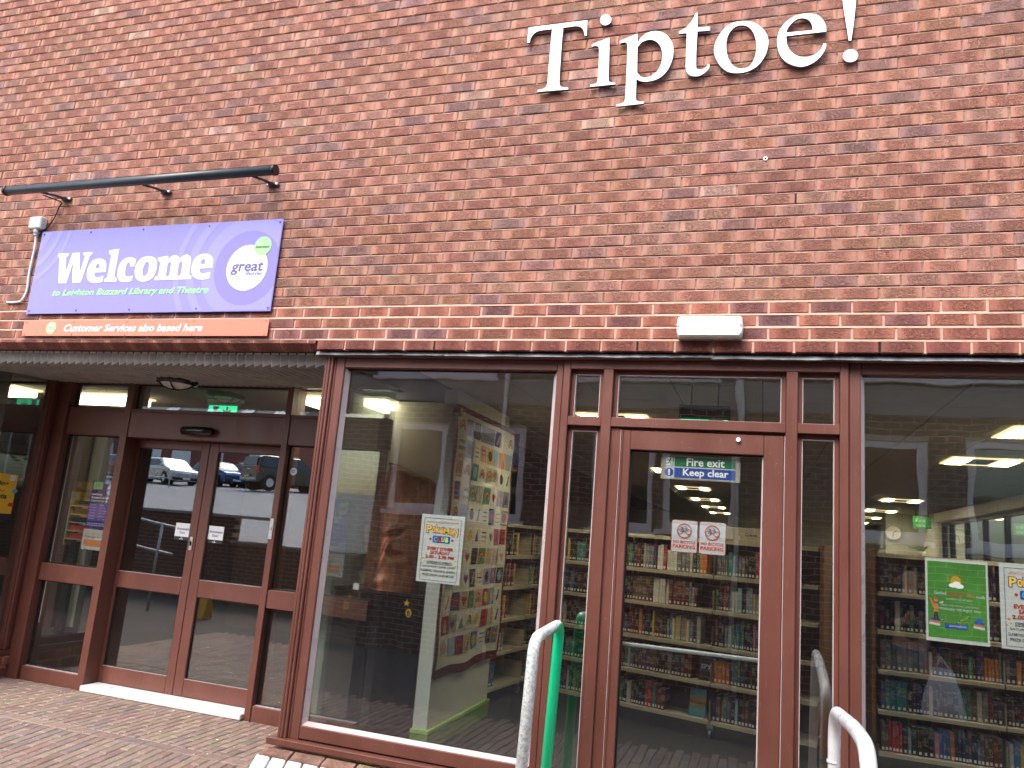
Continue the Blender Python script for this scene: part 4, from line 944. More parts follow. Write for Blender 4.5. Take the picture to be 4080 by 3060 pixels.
for u in (.14, .84):
    for k_, m_ in enumerate(('letter', 'orange2', 'blue_p')): shape('book_print', [[(A(u - .10 + k_ * .01), B(.80 - k_ * .028)), (A(u + .08), B(.815 - k_ * .028)), (A(u + .09), B(.79 - k_ * .028)), (A(u - .08 + k_ * .01), B(.775 - k_ * .028))]], fr, m_, root, d=.002)
shape('figure_print', [[(A(.12), B(.745)), (A(.135), B(.60)), (A(.115), B(.60)), (A(.06), B(.49)), (A(.08), B(.48)), (A(.13), B(.55)), (A(.19), B(.55)), (A(.21), B(.60)), (A(.19), B(.66)), (A(.20), B(.745))]], fr, 'orange2', root, d=.002)
shape('figure_print', [[(A(.12), B(.745)), (A(.135), B(.65)), (A(.19), B(.65)), (A(.20), B(.745)), (A(.165), B(.745)), (A(.16), B(.68)), (A(.155), B(.745))]], fr, 'black_p', root, d=.003)
shape('figure_print', [circL(A(.165), B(.505), .0095, 14)], fr, 'orange', root, d=.0025); shape('figure_print', [circL(A(.16), B(.492), .009, 10, .005)], fr, 'red_p', root, d=.003)
shape('figure_print', [[(A(.22), B(.535)), (A(.28), B(.51)), (A(.28), B(.54)), (A(.22), B(.545))]], fr, 'letter', root, d=.002)
shape('figure_print', [circL(A(.84), B(.715), .013, 10, .016)], fr, 'blue_p', root, d=.003)
shape('badge', [rectL(A(.30), A(.66), B(.835), B(.775))], fr, 'blue_p', root, d=.002); text('LEIGHTON-LINSLADE', fr, A(.37), A(.64), B(.812), B(.79), 'letter', root, z=.0035)
for k_ in range(26):
    t = k_ / 25; shape('flower_print', [circL(A(.26 + .46 * t), B(.735 + .05 * math.sin(t * 5) + random.uniform(-.01, .01)), random.uniform(.002, .004), 6)], fr, random.choice(['yellow_p', 'orange', 'letter', 'green2']), root, d=.002)

# fire exit sign
root, fr = notice('fire_exit_sign', 'green and blue Fire exit Keep clear sign at the top of the door glass', -.592, -.132, 2.044, 2.189, .1435, 'cream', 'sign')
shape('white_ground', [rectL(-.565, -.160, 2.050, 2.184)], fr, 'letter', root, d=.001)
shape('green_ground', [rectL(-.512, -.160, 2.121, 2.180)], fr, 'sgreen', root, d=.002); shape('green_ground', [rectL(-.565, -.520, 2.121, 2.180)], fr, 'sgreen', root, d=.002)
shape('blue_ground', [rectL(-.512, -.160, 2.054, 2.114)], fr, 'blue_p', root, d=.002); shape('blue_ground', [circL(-.543, 2.085, .026, 24)], fr, 'blue_p', root, d=.002)
text('Fire exit', fr, -.4415, -.222, 2.126, 2.175, 'letter', root, 0, 0.022, z=.0035); text('Keep clear', fr, -.461, -.198, 2.055, 2.110, 'letter', root, 0, 0.022, z=.0035)
text('!', fr, -.549, -.537, 2.067, 2.104, 'letter', root, 0, 0.07, z=.0035)
def running_man(fr, u, v, s, root, mat='letter', dark='sgreen', flip=1):
    shape('door_symbol', [rectL(u - .8 * s, u + .8 * s, v - 1.1 * s, v + 1.1 * s)], fr, mat, root, d=.003)
    for P_ in ([circL(u + .25 * s * flip, v + .75 * s, .2 * s, 10)], [[(u + .15 * s * flip, v + .5 * s), (u - .35 * s * flip, v + .45 * s), (u - .65 * s * flip, v + .1 * s), (u - .5 * s * flip, v + .05 * s), (u - .25 * s * flip, v + .3 * s), (u - .1 * s * flip, v - .1 * s), (u - .35 * s * flip, v - .4 * s), (u - .8 * s * flip, v - .45 * s), (u - .8 * s * flip, v - .62 * s), (u - .25 * s * flip, v - .6 * s), (u + .1 * s * flip, v - .25 * s), (u + .35 * s * flip, v - .55 * s), (u + .3 * s * flip, v - 1.0 * s), (u + .5 * s * flip, v - 1.0 * s), (u + .52 * s * flip, v - .45 * s), (u + .2 * s * flip, v), (u + .3 * s * flip, v + .25 * s), (u + .65 * s * flip, v + .1 * s), (u + .68 * s * flip, v + .25 * s), (u + .3 * s * flip, v + .5 * s)]]):
        shape('man_symbol', P_, fr, dark, root, d=.0045)
running_man(fr, -.543, 2.150, .024, root)
def bike(fr, u, v, s, root):
    for du in (-.5, .5): shape('bicycle_symbol', [circL(u + du * s, v - .12 * s, .34 * s, 20), circL(u + du * s, v - .12 * s, .27 * s, 20)], fr, 'black_p', root, d=.002)
    def ln(a, b, w=.05):
        a, b = Vector(a), Vector(b); d = (b - a).normalized(); n_ = Vector((-d.y, d.x)) * w * s / 2
        P4 = [Vector((u, v)) + a * s + n_, Vector((u, v)) + b * s + n_, Vector((u, v)) + b * s - n_, Vector((u, v)) + a * s - n_]
        shape('bicycle_symbol', [[(q.x, q.y) for q in P4]], fr, 'black_p', root, d=.002)
    for a, b in (((-.5, -.12), (-.25, .28)), ((-.25, .28), (.3, .3)), ((-.5, -.12), (-.05, -.15)), ((-.05, -.15), (.3, .3)), ((-.05, -.15), (-.3, .42)), ((.5, -.12), (.25, .5)), ((-.42, .43), (-.18, .43)), ((.25, .5), (.05, .52))): ln(a, b)
for u0, lab in ((-.514, 'left one of two white no bicycle parking notices on door glass'), (-.354, 'right one of two white no bicycle parking notices on door glass')):
    root = empty('bicycle_notice'); tag(root, lab, 'notice', 'no bicycle parking notices on the fire door'); fr = FAC(.1435); w = .152; v0, v1 = 1.619, 1.807
    shape('sheet', [rrectL(u0, u0 + w, v0, v1, .012)], fr, 'red_p', root, d=.001); shape('white_ground', [rrectL(u0 + .003, u0 + w - .003, v0 + .003, v1 - .003, .010)], fr, 'letter', root, d=.002)
    uc, vc = u0 + w / 2 - .001, v0 + .125
    bike(Fr((0, .1412, 0)), uc, vc, .047, root)
    shape('ring_symbol', [circL(uc, vc, .043, 32), circL(uc, vc, .038, 32)], fr, 'red_p', root, d=.0055)
    c_, s_ = math.cos(R(-45)), math.sin(R(-45)); k_ = .0022
    shape('ring_symbol', [[(uc - .039 * c_ - k_ * s_ * -1, vc - .039 * s_ + k_ * c_), (uc + .039 * c_ + k_ * s_ * 1 * -1, vc + .039 * s_ + k_ * c_), (uc + .039 * c_ + k_ * s_, vc + .039 * s_ - k_ * c_), (uc - .039 * c_ + k_ * s_, vc - .039 * s_ - k_ * c_)]], fr, 'red_p', root, d=.0058)
    text('NO BICYCLE', fr, u0 + .012, u0 + w - .012, v0 + .052, v0 + .069, 'red_p', root, 0, 0.02, z=.004)
    text('PARKING', fr, u0 + .010, u0 + w - .012, v0 + .023, v0 + .045, 'red_p', root, 0, 0.03, z=.004)
# automatic door stickers
for u0, u1, lab in ((-5.16, -4.957, 'white Automatic Door sticker on the left sliding door'), (-4.764, -4.59, 'white Automatic Door sticker on the right sliding door')):
    u0 = u1 - .168 if u0 < -5 else u0; u1 = u0 + .168
    root, fr = notice('door_sticker', lab, u0, u1, 1.335, 1.487, 1.3700, 'letter', 'sticker', grp='automatic door stickers')
    shape('footer', [rectL(u0, u1, 1.335, 1.366)], fr, 'black_p', root, d=.001)
    text('Automatic', fr, u0 + .02, u1 - .01, 1.426, 1.449, 'indigo', root, 0, 0.01); text('Door', fr, u0 + .055, u1 - .05, 1.392, 1.415, 'indigo', root, 0, 0.01)
    shape('badge', [circL((u0 + u1) / 2, 1.356, .005, 10)], fr, 'letter', root, d=.002); bars(fr, u0 + .06, u1 - .06, 1.338, 1.350, 'letter', root, 1)
mb = MB(); mb.tube([(-3.886, 1.2612, 2.013), (-3.886, 1.2595, 2.013)], .033, 24)
o = mb.build('round_sticker', 'letter'); tag(o, 'small round white sticker on the narrow glass right of the sliding doors', 'sticker'); bars(FAC(1.2595), -3.905, -3.866, 2.0, 2.028, 'indigo', o, 3)
# opening hours posters, one stack on the left sidelight, one on the glazed return
def hours(fr, u0, m=False, tagtxt=('', '')):
    w = .305; f = lambda u: (u0 + w - u * w) if m else (u0 + u * w)
    def tx(s, a, b, v0, v1, mat, root, **k): 
        ua, ub = sorted((f(a), f(b))); text(s, fr, ua, ub, v0, v1, mat, root, mirror=m, **k)
    root = empty('poster'); tag(root, tagtxt[0], 'poster')
    S = lambda nm, a, b, v0, v1, mat, d: shape(nm, [rectL(*sorted((f(a), f(b))), v0, v1)], fr, mat, root, d=d)
    S('sheet', 0, 1, 1.366, 1.807, 'dpurple', .001)
    S('flag_print', .06, .42, 1.729, 1.803, 'green', .002)
    shape('roundel', [circL(f(.76), 1.728, .050, 28)], fr, 'letter', root, d=.002); shape('roundel', [circL(f(.88), 1.770, .018, 18)], fr, 'green', root, d=.003)
    tx('great', .60, .90, 1.712, 1.742, 'dpurple', root, z=.004, off=.02)
    tx('Leighton', .06, .45, 1.668, 1.694, 'letter', root, off=.03); tx('Buzzard Library', .06, .78, 1.638, 1.664, 'letter', root, off=.03); tx('Opening hours', .06, .70, 1.608, 1.634, 'green', root, off=.03)
    S('table_print', .04, .88, 1.432, 1.600, 'mpurple', .002)
    for i, (d_, h_) in enumerate((('Monday', 'Closed'), ('Tuesday', '9am - 5pm'), ('Wednesday', '9am - 6pm'), ('Thursday', '9am - 6pm'), ('Friday', '9am - 6pm'), ('Saturday', '9am - 4pm'))):
        v = 1.578 - i * .026
        tx(d_, .08, .30, v, v + .013, 'letter', root, z=.0035); tx(h_, .45, .70 if i else .60, v, v + .013, 'letter', root, z=.0035)
    bars(fr, *sorted((f(.06), f(.80))), 1.385, 1.42, 'letter', root, 2)
    r2 = empty('poster'); tag(r2, tagtxt[1], 'poster'); root = r2
    S('sheet', -.02, 1.0, 1.170, 1.358, 'paper', .001)
    tx('Customer Services', .06, .86, 1.305, 1.332, 'orange2', r2, off=.005); tx('Opening hours', .06, .68, 1.275, 1.300, 'black_p', r2, off=.005)
    shape('print_ground', [rectL(*sorted((f(.05), f(.88))), 1.200, 1.262)], fr, 'orange2', r2, d=.002); bars(fr, *sorted((f(.1), f(.84))), 1.208, 1.256, 'orange', r2, 2)
    if m:      # seen from behind, the sheets' white backs
        pass
hours(FAC(1.270), -6.075, False, ('purple opening hours poster inside the glass left of the sliding doors', 'white and orange opening hours notice under the purple poster by the sliding doors'))
hours(FAC(1.270), -3.60, False, ('second purple opening hours poster on the glass right of the sliding doors', 'second orange and white notice under the purple poster right of the sliding doors'))
# yellow poster on the left side glazing
root = empty('poster'); tag(root, 'yellow Reading Well poster on the side glazing left of the entrance', 'poster')
fr = Fr((SX - .030, 0, 0), (0, 1, 0), (0, 0, 1), (1, 0, 0))
A = lambda u: .52 + u * .42
B = lambda v: 1.80 - v * .42
shape('sheet', [rectL(A(0), A(1), B(1.0), B(0))], fr, 'yellow_p', root, d=.001); shape('footer', [rectL(A(0), A(1), B(1.0), B(.86))], fr, 'black_p', root, d=.002)
text('Reading', fr, A(.30), A(.80), B(.28), B(.16), 'black_p', root, 0, .03); text('Well', fr, A(.30), A(.58), B(.40), B(.30), 'black_p', root, 0, .03); text('for', fr, A(.63), A(.75), B(.39), B(.33), 'black_p', root)
text('Dementia', fr, A(.22), A(.82), B(.54), B(.43), 'black_p', root, 0, .03)
shape('shape_print', [rectL(A(.82), A(.94), B(.14), B(.02))], fr, 'paper', root, d=.002)
for u, v, m_ in ((.32, .06, 'red_p'), (.98, .36, 'lblue_p'), (.95, .66, 'red_p')): shape('shape_print', [circL(A(u), B(v), .03, 12, .02)], fr, m_, root, d=.002)
bars(fr, A(.3), A(.75), B(.75), B(.58), 'orange2', root, 5)
# ------------------------------------------------------------------ inside the library
mb = MB(); mb.box(-12.0, -6.7, 0.6, 23.0, -0.05, 0.0); mb.box(-6.7, -2.95, 1.40, 23.0, -0.05, 0.0); mb.box(-2.95, 8.5, 0.17, 23.0, -0.05, 0.0); o = mb.build('library_floor', 'carpet'); tag(o, kind='structure')
HC = 2.75
mb = MB(); mb.box(-12.0, -2.955, 1.41, 23.0, HC + .012, HC + .10); mb.box(-2.955, 3.5, 0.172, 23.0, HC + .012, HC + .10); ceil_o = mb.build('ceiling', 'ceil_gap'); tag(ceil_o, kind='structure')
mb = MB(); mb.bbox(0.004, .596, 0.004, .596, 0, .011, .003); tile = None
LIGHTS = [(-1.62, 2.08), (-1.60, 6.95), (-1.60, 10.3), (-1.60, 13.7), (-1.60, 17.0), (-1.60, 20.4), (1.78, 2.06), (1.78, 4.08), (1.98, 10.3), (2.10, 13.8), (2.2, 17.0), (2.3, 20.4), (-1.6, 4.5)]
LIGHTS = LIGHTS[:-1]
holes = set()
far = MB()
for i in range(-11, 6):
    for j in range(0, 38):
        x, y = i * .6 + .0 - 0.02, 0.18 + j * .6
        if x < -3.6 or x > 3.0 or (x < -2.9 and y < 1.4): continue
        if any(abs(x + .3 - (lx + .33)) < .34 + .29 and abs(y + .3 - (ly + .31)) < .31 + .29 and False for lx, ly in LIGHTS): continue
        if y < 9.0:
            if tile is None: tile = mb.build('ceiling_tile', 'ceil', ceil_o); t_ = tile
            else: t_ = tile.copy(); C.objects.link(t_)
            t_.location = (x, y, HC)
        else: far.bbox(x + .004, x + .596, y + .004, y + .596, HC, HC + .011, .003)
tag(far.build('ceiling_tile', 'ceil', ceil_o), kind='stuff')
box('foyer_ceiling', 'ceil', -12.0, -3.62, 1.42, 8.0, HC, HC + .012, ceil_o)
def wall(name, x0, x1, y0, y1, z0, z1, m='wall_in'):
    o = box(name, m, x0, x1, y0, y1, z0, z1); tag(o, kind='structure'); return o
wall('back_wall', -12.0, 3.5, 23.0, 23.2, 0, 2.9, 'wall_in')
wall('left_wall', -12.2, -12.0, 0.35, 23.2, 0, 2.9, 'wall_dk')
# right hand wall with a strip window over the shelves
for (y0, y1, z0, z1) in ((0.35, 6.3, 0, HC), (6.3, 13.0, 0, 1.25), (6.3, 13.0, 2.52, HC), (13.0, 23.0, 0, HC)): wall('right_wall', 3.42, 3.6, y0, y1, z0, z1)
mb = MB()
for y in (6.3, 7.5, 8.7, 9.9, 11.1, 12.3, 12.96): mb.bbox(3.40, 3.48, y, y + .06, 1.25, 2.52, .004)
for z in (1.25, 2.46): mb.bbox(3.40, 3.48, 6.36, 12.96, z, z + .06, .004)
sw = mb.build('strip_window', 'anth'); tag(sw, kind='structure'); box('pane', 'glass2', 3.45, 3.456, 6.3, 13.0, 1.3, 2.5, sw)
mb = MB(); mb.bbox(3.30, 3.42, 6.0, 13.2, 2.52, 2.70, .01); o = mb.build('window_pelmet', 'white'); tag(o, kind='structure')
o = wall('column', 2.65, 3.42, 15.0, 15.4, 0, HC); 
ck = empty('wall_clock', (2.80, 14.97, 2.32)); tag(ck, 'round white wall clock high on the pale column at the back', 'clock')
mb = MB(); mb.tube([(0, 0.02, 0), (0, -.04, 0)], .17, 28); mb.build('case', 'cream', ck); mb = MB(); mb.tube([(0, -.041, 0), (0, -.045, 0)], .15, 28); mb.build('face', 'paper', ck)
for a, l in ((50, .08), (190, .12)):
    mb = MB(); mb.tube([(0, -.048, 0), (l * math.sin(R(a)), -.048, l * math.cos(R(a)))], .006, 5); mb.build('hand', 'black_p', ck)

# ceiling light fittings: a lit louvre at each end, framed in cream
def light_fitting(lab, x, y, w=.64, d=.60):
    r_ = empty('ceiling_light', (x, y, HC - .004)); tag(r_, lab, 'ceiling light', 'recessed lights across the library ceiling'); return r_
mbf = MB()
mbf.box(0, .64, 0, .035, -.012, 0); mbf.box(0, .64, .565, .60, -.012, 0); mbf.box(0, .03, .035, .565, -.012, 0); mbf.box(.61, .64, .035, .565, -.012, 0); mbf.box(.185, .205, .035, .565, -.012, 0); mbf.box(.435, .455, .035, .565, -.012, 0)
def lou(x0, x1):
    m = MB(); m.box(x0, x1, .035, .565, -.006, 0)
    return m
def slat(x0, x1):
    m = MB()
    for k_ in range(5): m.box(x0, x1, .10 + k_ * .09, .112 + k_ * .09, -.03, -.008)
    return m
tmpl = None
ordn = ['nearest', 'second nearest', 'third nearest', 'fourth nearest', 'fifth nearest', 'furthest']
na = nb_ = 0
for lx_, ly_ in LIGHTS:
    left = lx_ < 0
    if left: lab = '%s lit ceiling light of the row seen through the fire door' % ordn[na]; na += 1
    else: lab = '%s lit ceiling light of the row seen through the right hand window' % ordn[nb_]; nb_ += 1
    if tmpl is None:
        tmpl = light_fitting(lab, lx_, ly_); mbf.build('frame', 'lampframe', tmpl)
        for a, b_ in ((.03, .185), (.455, .61)): lou(a, b_).build('lit_end', 'lamp', tmpl); slat(a, b_).build('louvre', 'cream', tmpl)
        box('dark_centre', 'ceil_gap', .205, .435, .035, .565, -.004, 0, tmpl)
    else:
        c = copy_tree(tmpl); c.location = (lx_, ly_, HC - .004); c['label'] = lab
# square foyer lights
for lab, x0, x1, y0, y1 in (('bright square light box in the foyer left of the entrance doors', -7.35, -6.35, 1.80, 2.12), ('bright light box in the foyer seen through the big left window', -4.1, -3.25, 1.58, 2.0), ('small bright light far left behind the side glazing', -8.3, -7.55, 1.45, 1.75)):
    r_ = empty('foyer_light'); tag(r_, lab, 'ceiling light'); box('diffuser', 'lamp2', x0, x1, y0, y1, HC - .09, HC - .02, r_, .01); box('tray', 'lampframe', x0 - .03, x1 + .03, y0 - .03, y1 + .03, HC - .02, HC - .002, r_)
sm = empty('smoke_detector', (-6.22, 1.75, HC)); tag(sm, 'small white smoke detector on the foyer ceiling beside the light box', 'detector')
mb = MB(); mb.tube([(0, 0, 0), (0, 0, -.03)], .055, 18); mb.build('base', 'white', sm); mb = MB(); mb.tube([(0, 0, -.03), (0, 0, -.06)], [.045, .03], 18); mb.build('head', 'white', sm)

# foyer
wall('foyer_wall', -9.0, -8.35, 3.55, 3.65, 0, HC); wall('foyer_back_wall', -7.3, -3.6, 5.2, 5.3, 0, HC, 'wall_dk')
wall('foyer_partition', -3.56, -3.46, 1.40, 2.05, 0, HC); wall('dark_column', -3.46, -3.27, 2.0, 2.1, 0, HC, 'frame_dk')
for x, lab in ((-9.35, 'left'), (-8.70, 'right')):
    o = box('foyer_post', 'frame_dk', x, x + .19, 3.36, 3.52, 0, HC); tag(o, '%s dark brown post in front of the pale foyer wall' % lab, 'post', 'brown posts in the foyer')
lr = empty('leaflet_rack', (-8.0, 3.0, 0)); tag(lr, 'cream leaflet rack with dark and red leaflets in the foyer', 'rack')
for i in range(5): box('pocket', 'cream', -.15, .20, 0, .10, 1.12 + i * .10, 1.135 + i * .10, lr); box('leaflet', 'red_p' if i < 2 else 'black_p', -.13, .18, .03, .05, 1.135 + i * .10, 1.20 + i * .10, lr)
box('upright', 'cream', -.17, -.155, 0, .12, 1.05, 1.7, lr); box('upright', 'cream', .205, .22, 0, .12, 1.05, 1.7, lr); box('stand', 'plastic', -.1, 0, .04, .10, 0, 1.1, lr)
ex = empty('exit_sign'); tag(ex, 'green running man exit sign hanging behind the glass over the entrance doors', 'sign')
box('panel', 'sgreen', -5.50, -5.13, 2.0, 2.02, 2.565, 2.69, ex); fr = FAC(2.0)
MT['sg_lit'] = plain('lit exit sign green', (0.02, 0.45, 0.22), 0.4, emit=((0.02, 0.55, 0.25), 1.0))
shape('lit_face', [rectL(-5.49, -5.14, 2.57, 2.685)], fr, 'sg_lit', ex, d=.002); running_man(fr, -5.40, 2.628, .045, ex, dark='sgreen')
shape('arrow_symbol', [[(-5.27, 2.675), (-5.25, 2.675), (-5.25, 2.625), (-5.215, 2.655), (-5.21, 2.63), (-5.26, 2.58), (-5.31, 2.63), (-5.305, 2.655), (-5.27, 2.625)]], fr, 'letter', ex, d=.004)
box('bracket', 'white', -5.50, -5.13, 1.98, 2.04, 2.692, 2.712, ex); box('tray', 'alu', -5.50, -5.10, 1.97, 2.05, 2.715, 2.748, ex)
e2 = empty('exit_sign'); tag(e2, 'green exit sign just showing behind the narrow glass over the fire door', 'sign')
box('panel', 'sg_lit', -.525, -.228, .50, .52, 2.34, 2.468, e2); box('housing', 'black', -.535, -.215, .49, .56, 2.478, 2.56, e2); running_man(FAC(.50), -.30, 2.41, .055, e2, dark='sgreen')
mb = MB(); mb.tube([(-.46, .52, 2.56), (-.46, .52, 2.75)], .005, 6); mb.tube([(-.29, .52, 2.56), (-.29, .52, 2.75)], .005, 6); mb.build('hanger', 'black', e2)

# pale pier with the patchwork quilt
PXR, PY0, PY1 = -2.37, 1.15, 2.52
pier = wall('partition', -3.30, PXR, 1.80, PY1, 0, HC)
wall('partition_end', -2.485, PXR, PY0, 1.80, 0, HC)
MT['skirt'] = plain('lime green skirting', (0.16, 0.30, 0.06), 0.5)
MT['skirt2'] = plain('pale lime skirting top', (0.36, 0.55, 0.14), 0.5)
sk = MB(); sk.box(PXR, PXR + .02, PY0 - .02, PY1, 0, .12); sk.box(-2.49, PXR, PY0 - .02, PY0, 0, .12); sk.build('skirting', 'skirt', pier)
sk = MB(); sk.box(PXR, PXR + .028, PY0 - .028, PY1, .12, .145); sk.box(-2.49, PXR, PY0 - .028, PY0, .12, .145); sk.build('skirting_cap', 'skirt2', pier)
qt = empty('patchwork_quilt', (0, 0, 0)); tag(qt, 'large patchwork quilt with maroon border hanging on the pale partition', 'quilt')
Q0, Q1, QZ0, QZ1 = 1.12, 2.64, 0.56, 2.60
def qp(u, v, n):      # u 0..1 along, v 0..1 up ; hangs with ripples
    y = Q0 + (Q1 - Q0) * u; z = QZ0 + (QZ1 - QZ0) * v
    rip = .006 * math.sin(u * 19 + v * 3) * (1.2 - v) + .005 * math.sin(v * 23 + u * 5)
    sag = .035 * math.sin(u * 3.1) * (v - 1) * 0 + (.012 * math.sin(u * 11) if v < .1 else 0)
    edge = (.02 * math.sin(v * 9 + 1) if u < .05 else 0)
    return (PXR + .022 + rip + n, y + edge, z + sag)
def qsheet(name, us, vs, n, mat, parent, nu, nv):
    mb = MB(); V_ = []; 
    for i in range(nu + 1):
        for j in range(nv + 1): V_.append(qp(us[0] + (us[1] - us[0]) * i / nu, vs[0] + (vs[1] - vs[0]) * j / nv, n))
    F_ = [(i * (nv + 1) + j, (i + 1) * (nv + 1) + j, (i + 1) * (nv + 1) + j + 1, i * (nv + 1) + j + 1) for i in range(nu) for j in range(nv)]
    mb.add(V_, F_, 0, True); return mb.build(name, mat, parent)
MT['q_back'] = plain('cream quilted cotton', (0.58, 0.55, 0.46), 0.9, var=0.08, nscale=8, bscale=35, bstr=0.5, bdist=0.004)
MT['q_border'] = plain('maroon quilt binding', (0.10, 0.012, 0.018), 0.85)
qsheet('backing', (0.0, 1.0), (0.0, 1.0), 0, 'q_back', qt, 26, 34)
for us, vs in (((-.02, .012), (-.02, 1.01)), ((.988, 1.012), (-.0, 1.01)), ((0, 1), (-.028, .006)), ((0, 1), (.992, 1.015))): qsheet('binding', us, vs, .004, 'q_border', qt, 20 if us[1] - us[0] > .5 else 1, 30 if vs[1] - vs[0] > .5 else 1)
mb = MB(); mb.tube([(PXR + .01, 1.09, 2.56), (PXR + .07, 1.09, 2.56)], .035, 14); mb.build('rail_end', 'wood', qt)
QC = {k_: plain('quilt cotton ' + k_, c, 0.9, var=0.2, nscale=14) for k_, c in {'grey': (.16, .20, .25), 'navy': (.02, .025, .10), 'white': (.60, .57, .50), 'sky': (.22, .34, .42), 'sand': (.42, .30, .18), 'pink': (.50, .27, .22), 'red': (.28, .015, .015), 'teal': (.05, .20, .22), 'green': (.06, .16, .05), 'gold': (.50, .33, .05), 'black': (.02, .02, .022), 'lilac': (.30, .26, .42), 'plum': (.12, .03, .14), 'stone': (.32, .29, .24), 'orange': (.62, .20, .04), 'blue': (.05, .12, .34)}.items()}
QROWS = ['white grey navy grey grey navy white white', 'white grey white pink gold sky orange sky', 'sand white teal white stone stone white white', 'plum white sky stone teal white lilac grey', 'white lilac white white white navy white stone', 'white white white white white white red red',
         'white grey white black green sand stone white', 'sky white white navy white lilac plum black', 'white navy sand green pink red teal white', 'red stone white white white red sand white', 'white sky plum sand blue white black grey']
def qprint(name, pts, n, mat):      # small motif lying on the quilt, pts in (u, v)
    mb = MB(); V_ = [qp(u, v, n) for u, v in pts]; tri = tessellate_polygon([[Vector((u, v, 0)) for u, v in pts]])
    mb.add(V_, [tuple(t) for t in tri]); return mb.build(name, mat, qt)
rq = random.Random(11)
fq = Fr((PXR + .034, Q0, QZ0), (0, Q1 - Q0, 0), (0, 0, QZ1 - QZ0), (1, 0, 0))
nr = len(QROWS)
for r_ in range(nr):
    cols = QROWS[r_].split(); v1 = 0.975 - r_ * (0.95 / nr); v0 = v1 - 0.95 / nr + .016
    for c_ in range(8):
        u0 = .03 + c_ * .118 + .008; u1 = u0 + .118 - .016
        if r_ == 0 and c_ == 4: continue
        if r_ == 0 and c_ == 3: u1 += .118
        uj = rq.uniform(-.003, .003)
        o = qsheet('patch', (u0 + uj, u1 + uj), (v0 + rq.uniform(-.003, .003), v1), .005, QC[cols[c_]], qt, 2, 2)
        uc, vc = (u0 + u1) / 2, (v0 + v1) / 2; rx, ry = (u1 - u0) * .42, (v1 - v0) * .42
        k_ = rq.randrange(7)
        if (r_, c_) in ((0, 0), (0, 7), (2, 1), (4, 0), (9, 3), (7, 6), (10, 7), (6, 4)): k_ = 0
        if (r_, c_) in ((0, 3), (0, 6), (1, 0)): continue
        if k_ == 0:      # rainbow arch
            for q_, m_ in enumerate(('red', 'orange', 'gold', 'green', 'blue')):
                a0, a1 = 1 - q_ * .14, 1 - q_ * .14 - .12
                P_ = [(uc + rx * a0 * math.cos(t), vc - ry * .6 + ry * 1.4 * a0 * math.sin(t)) for t in [math.pi * i / 8 for i in range(9)]] + [(uc + rx * a1 * math.cos(t), vc - ry * .6 + ry * 1.4 * a1 * math.sin(t)) for t in [math.pi * (8 - i) / 8 for i in range(9)]]
                qprint('motif', P_, .007, QC[m_])
        elif k_ == 1: qprint('motif', [(uc + rx * .8 * math.cos(2 * math.pi * i / 12), vc + ry * .8 * math.sin(2 * math.pi * i / 12)) for i in range(12)], .007, QC[rq.choice(['gold', 'red', 'sky', 'pink', 'black'])])
        elif k_ == 2: qprint('motif', [(uc, vc - ry * .8), (uc - rx * .8, vc + ry * .1), (uc - rx * .5, vc + ry * .6), (uc, vc + ry * .25), (uc + rx * .5, vc + ry * .6), (uc + rx * .8, vc + ry * .1)], .007, QC[rq.choice(['red', 'pink', 'plum'])])
        elif k_ == 3:
            for q_ in range(3): qprint('motif', [(uc - rx * .8, vc - ry * .8 + q_ * ry * .6), (uc + rx * .8, vc - ry * .8 + q_ * ry * .6), (uc + rx * .8, vc - ry * .6 + q_ * ry * .6), (uc - rx * .8, vc - ry * .6 + q_ * ry * .6)], .007, QC[rq.choice(['navy', 'grey', 'gold', 'teal'])])
        elif k_ == 4: qprint('motif', [(uc - rx * .7, vc - ry * .8), (uc + rx * .7, vc - ry * .8), (uc + rx * .3, vc + ry * .1), (uc + rx * .1, vc + ry * .8), (uc - rx * .3, vc + ry * .2)], .007, QC[rq.choice(['black', 'plum', 'teal', 'sand'])])
        elif k_ == 5:
            qprint('motif', [(uc - rx * .6, vc - ry * .8), (uc + rx * .1, vc - ry * .8), (uc + rx * .7, vc + ry * .8), (uc + rx * .3, vc + ry * .8)], .007, QC[rq.choice(['gold', 'green', 'navy', 'orange'])])
text('2020-2021', fq, .40, .60, .915, .935, QC['black'], qt, 0, .01, z=.004)
text('ebay', fq, .045, .13, .865, .885, QC['red'], qt, 0, .02, z=.004); text('amazon', fq, .04, .14, .84, .855, QC['black'], qt, 0, .02, z=.004); text('NETFLIX', fq, .04, .14, .805, .825, QC['red'], qt, 0, .02, z=.004)
text('with', fq, .165, .24, .68, .70, QC['black'], qt, 0, .02, z=.004); text('love', fq, .165, .24, .65, .67, QC['black'], qt, 0, .02, z=.004)

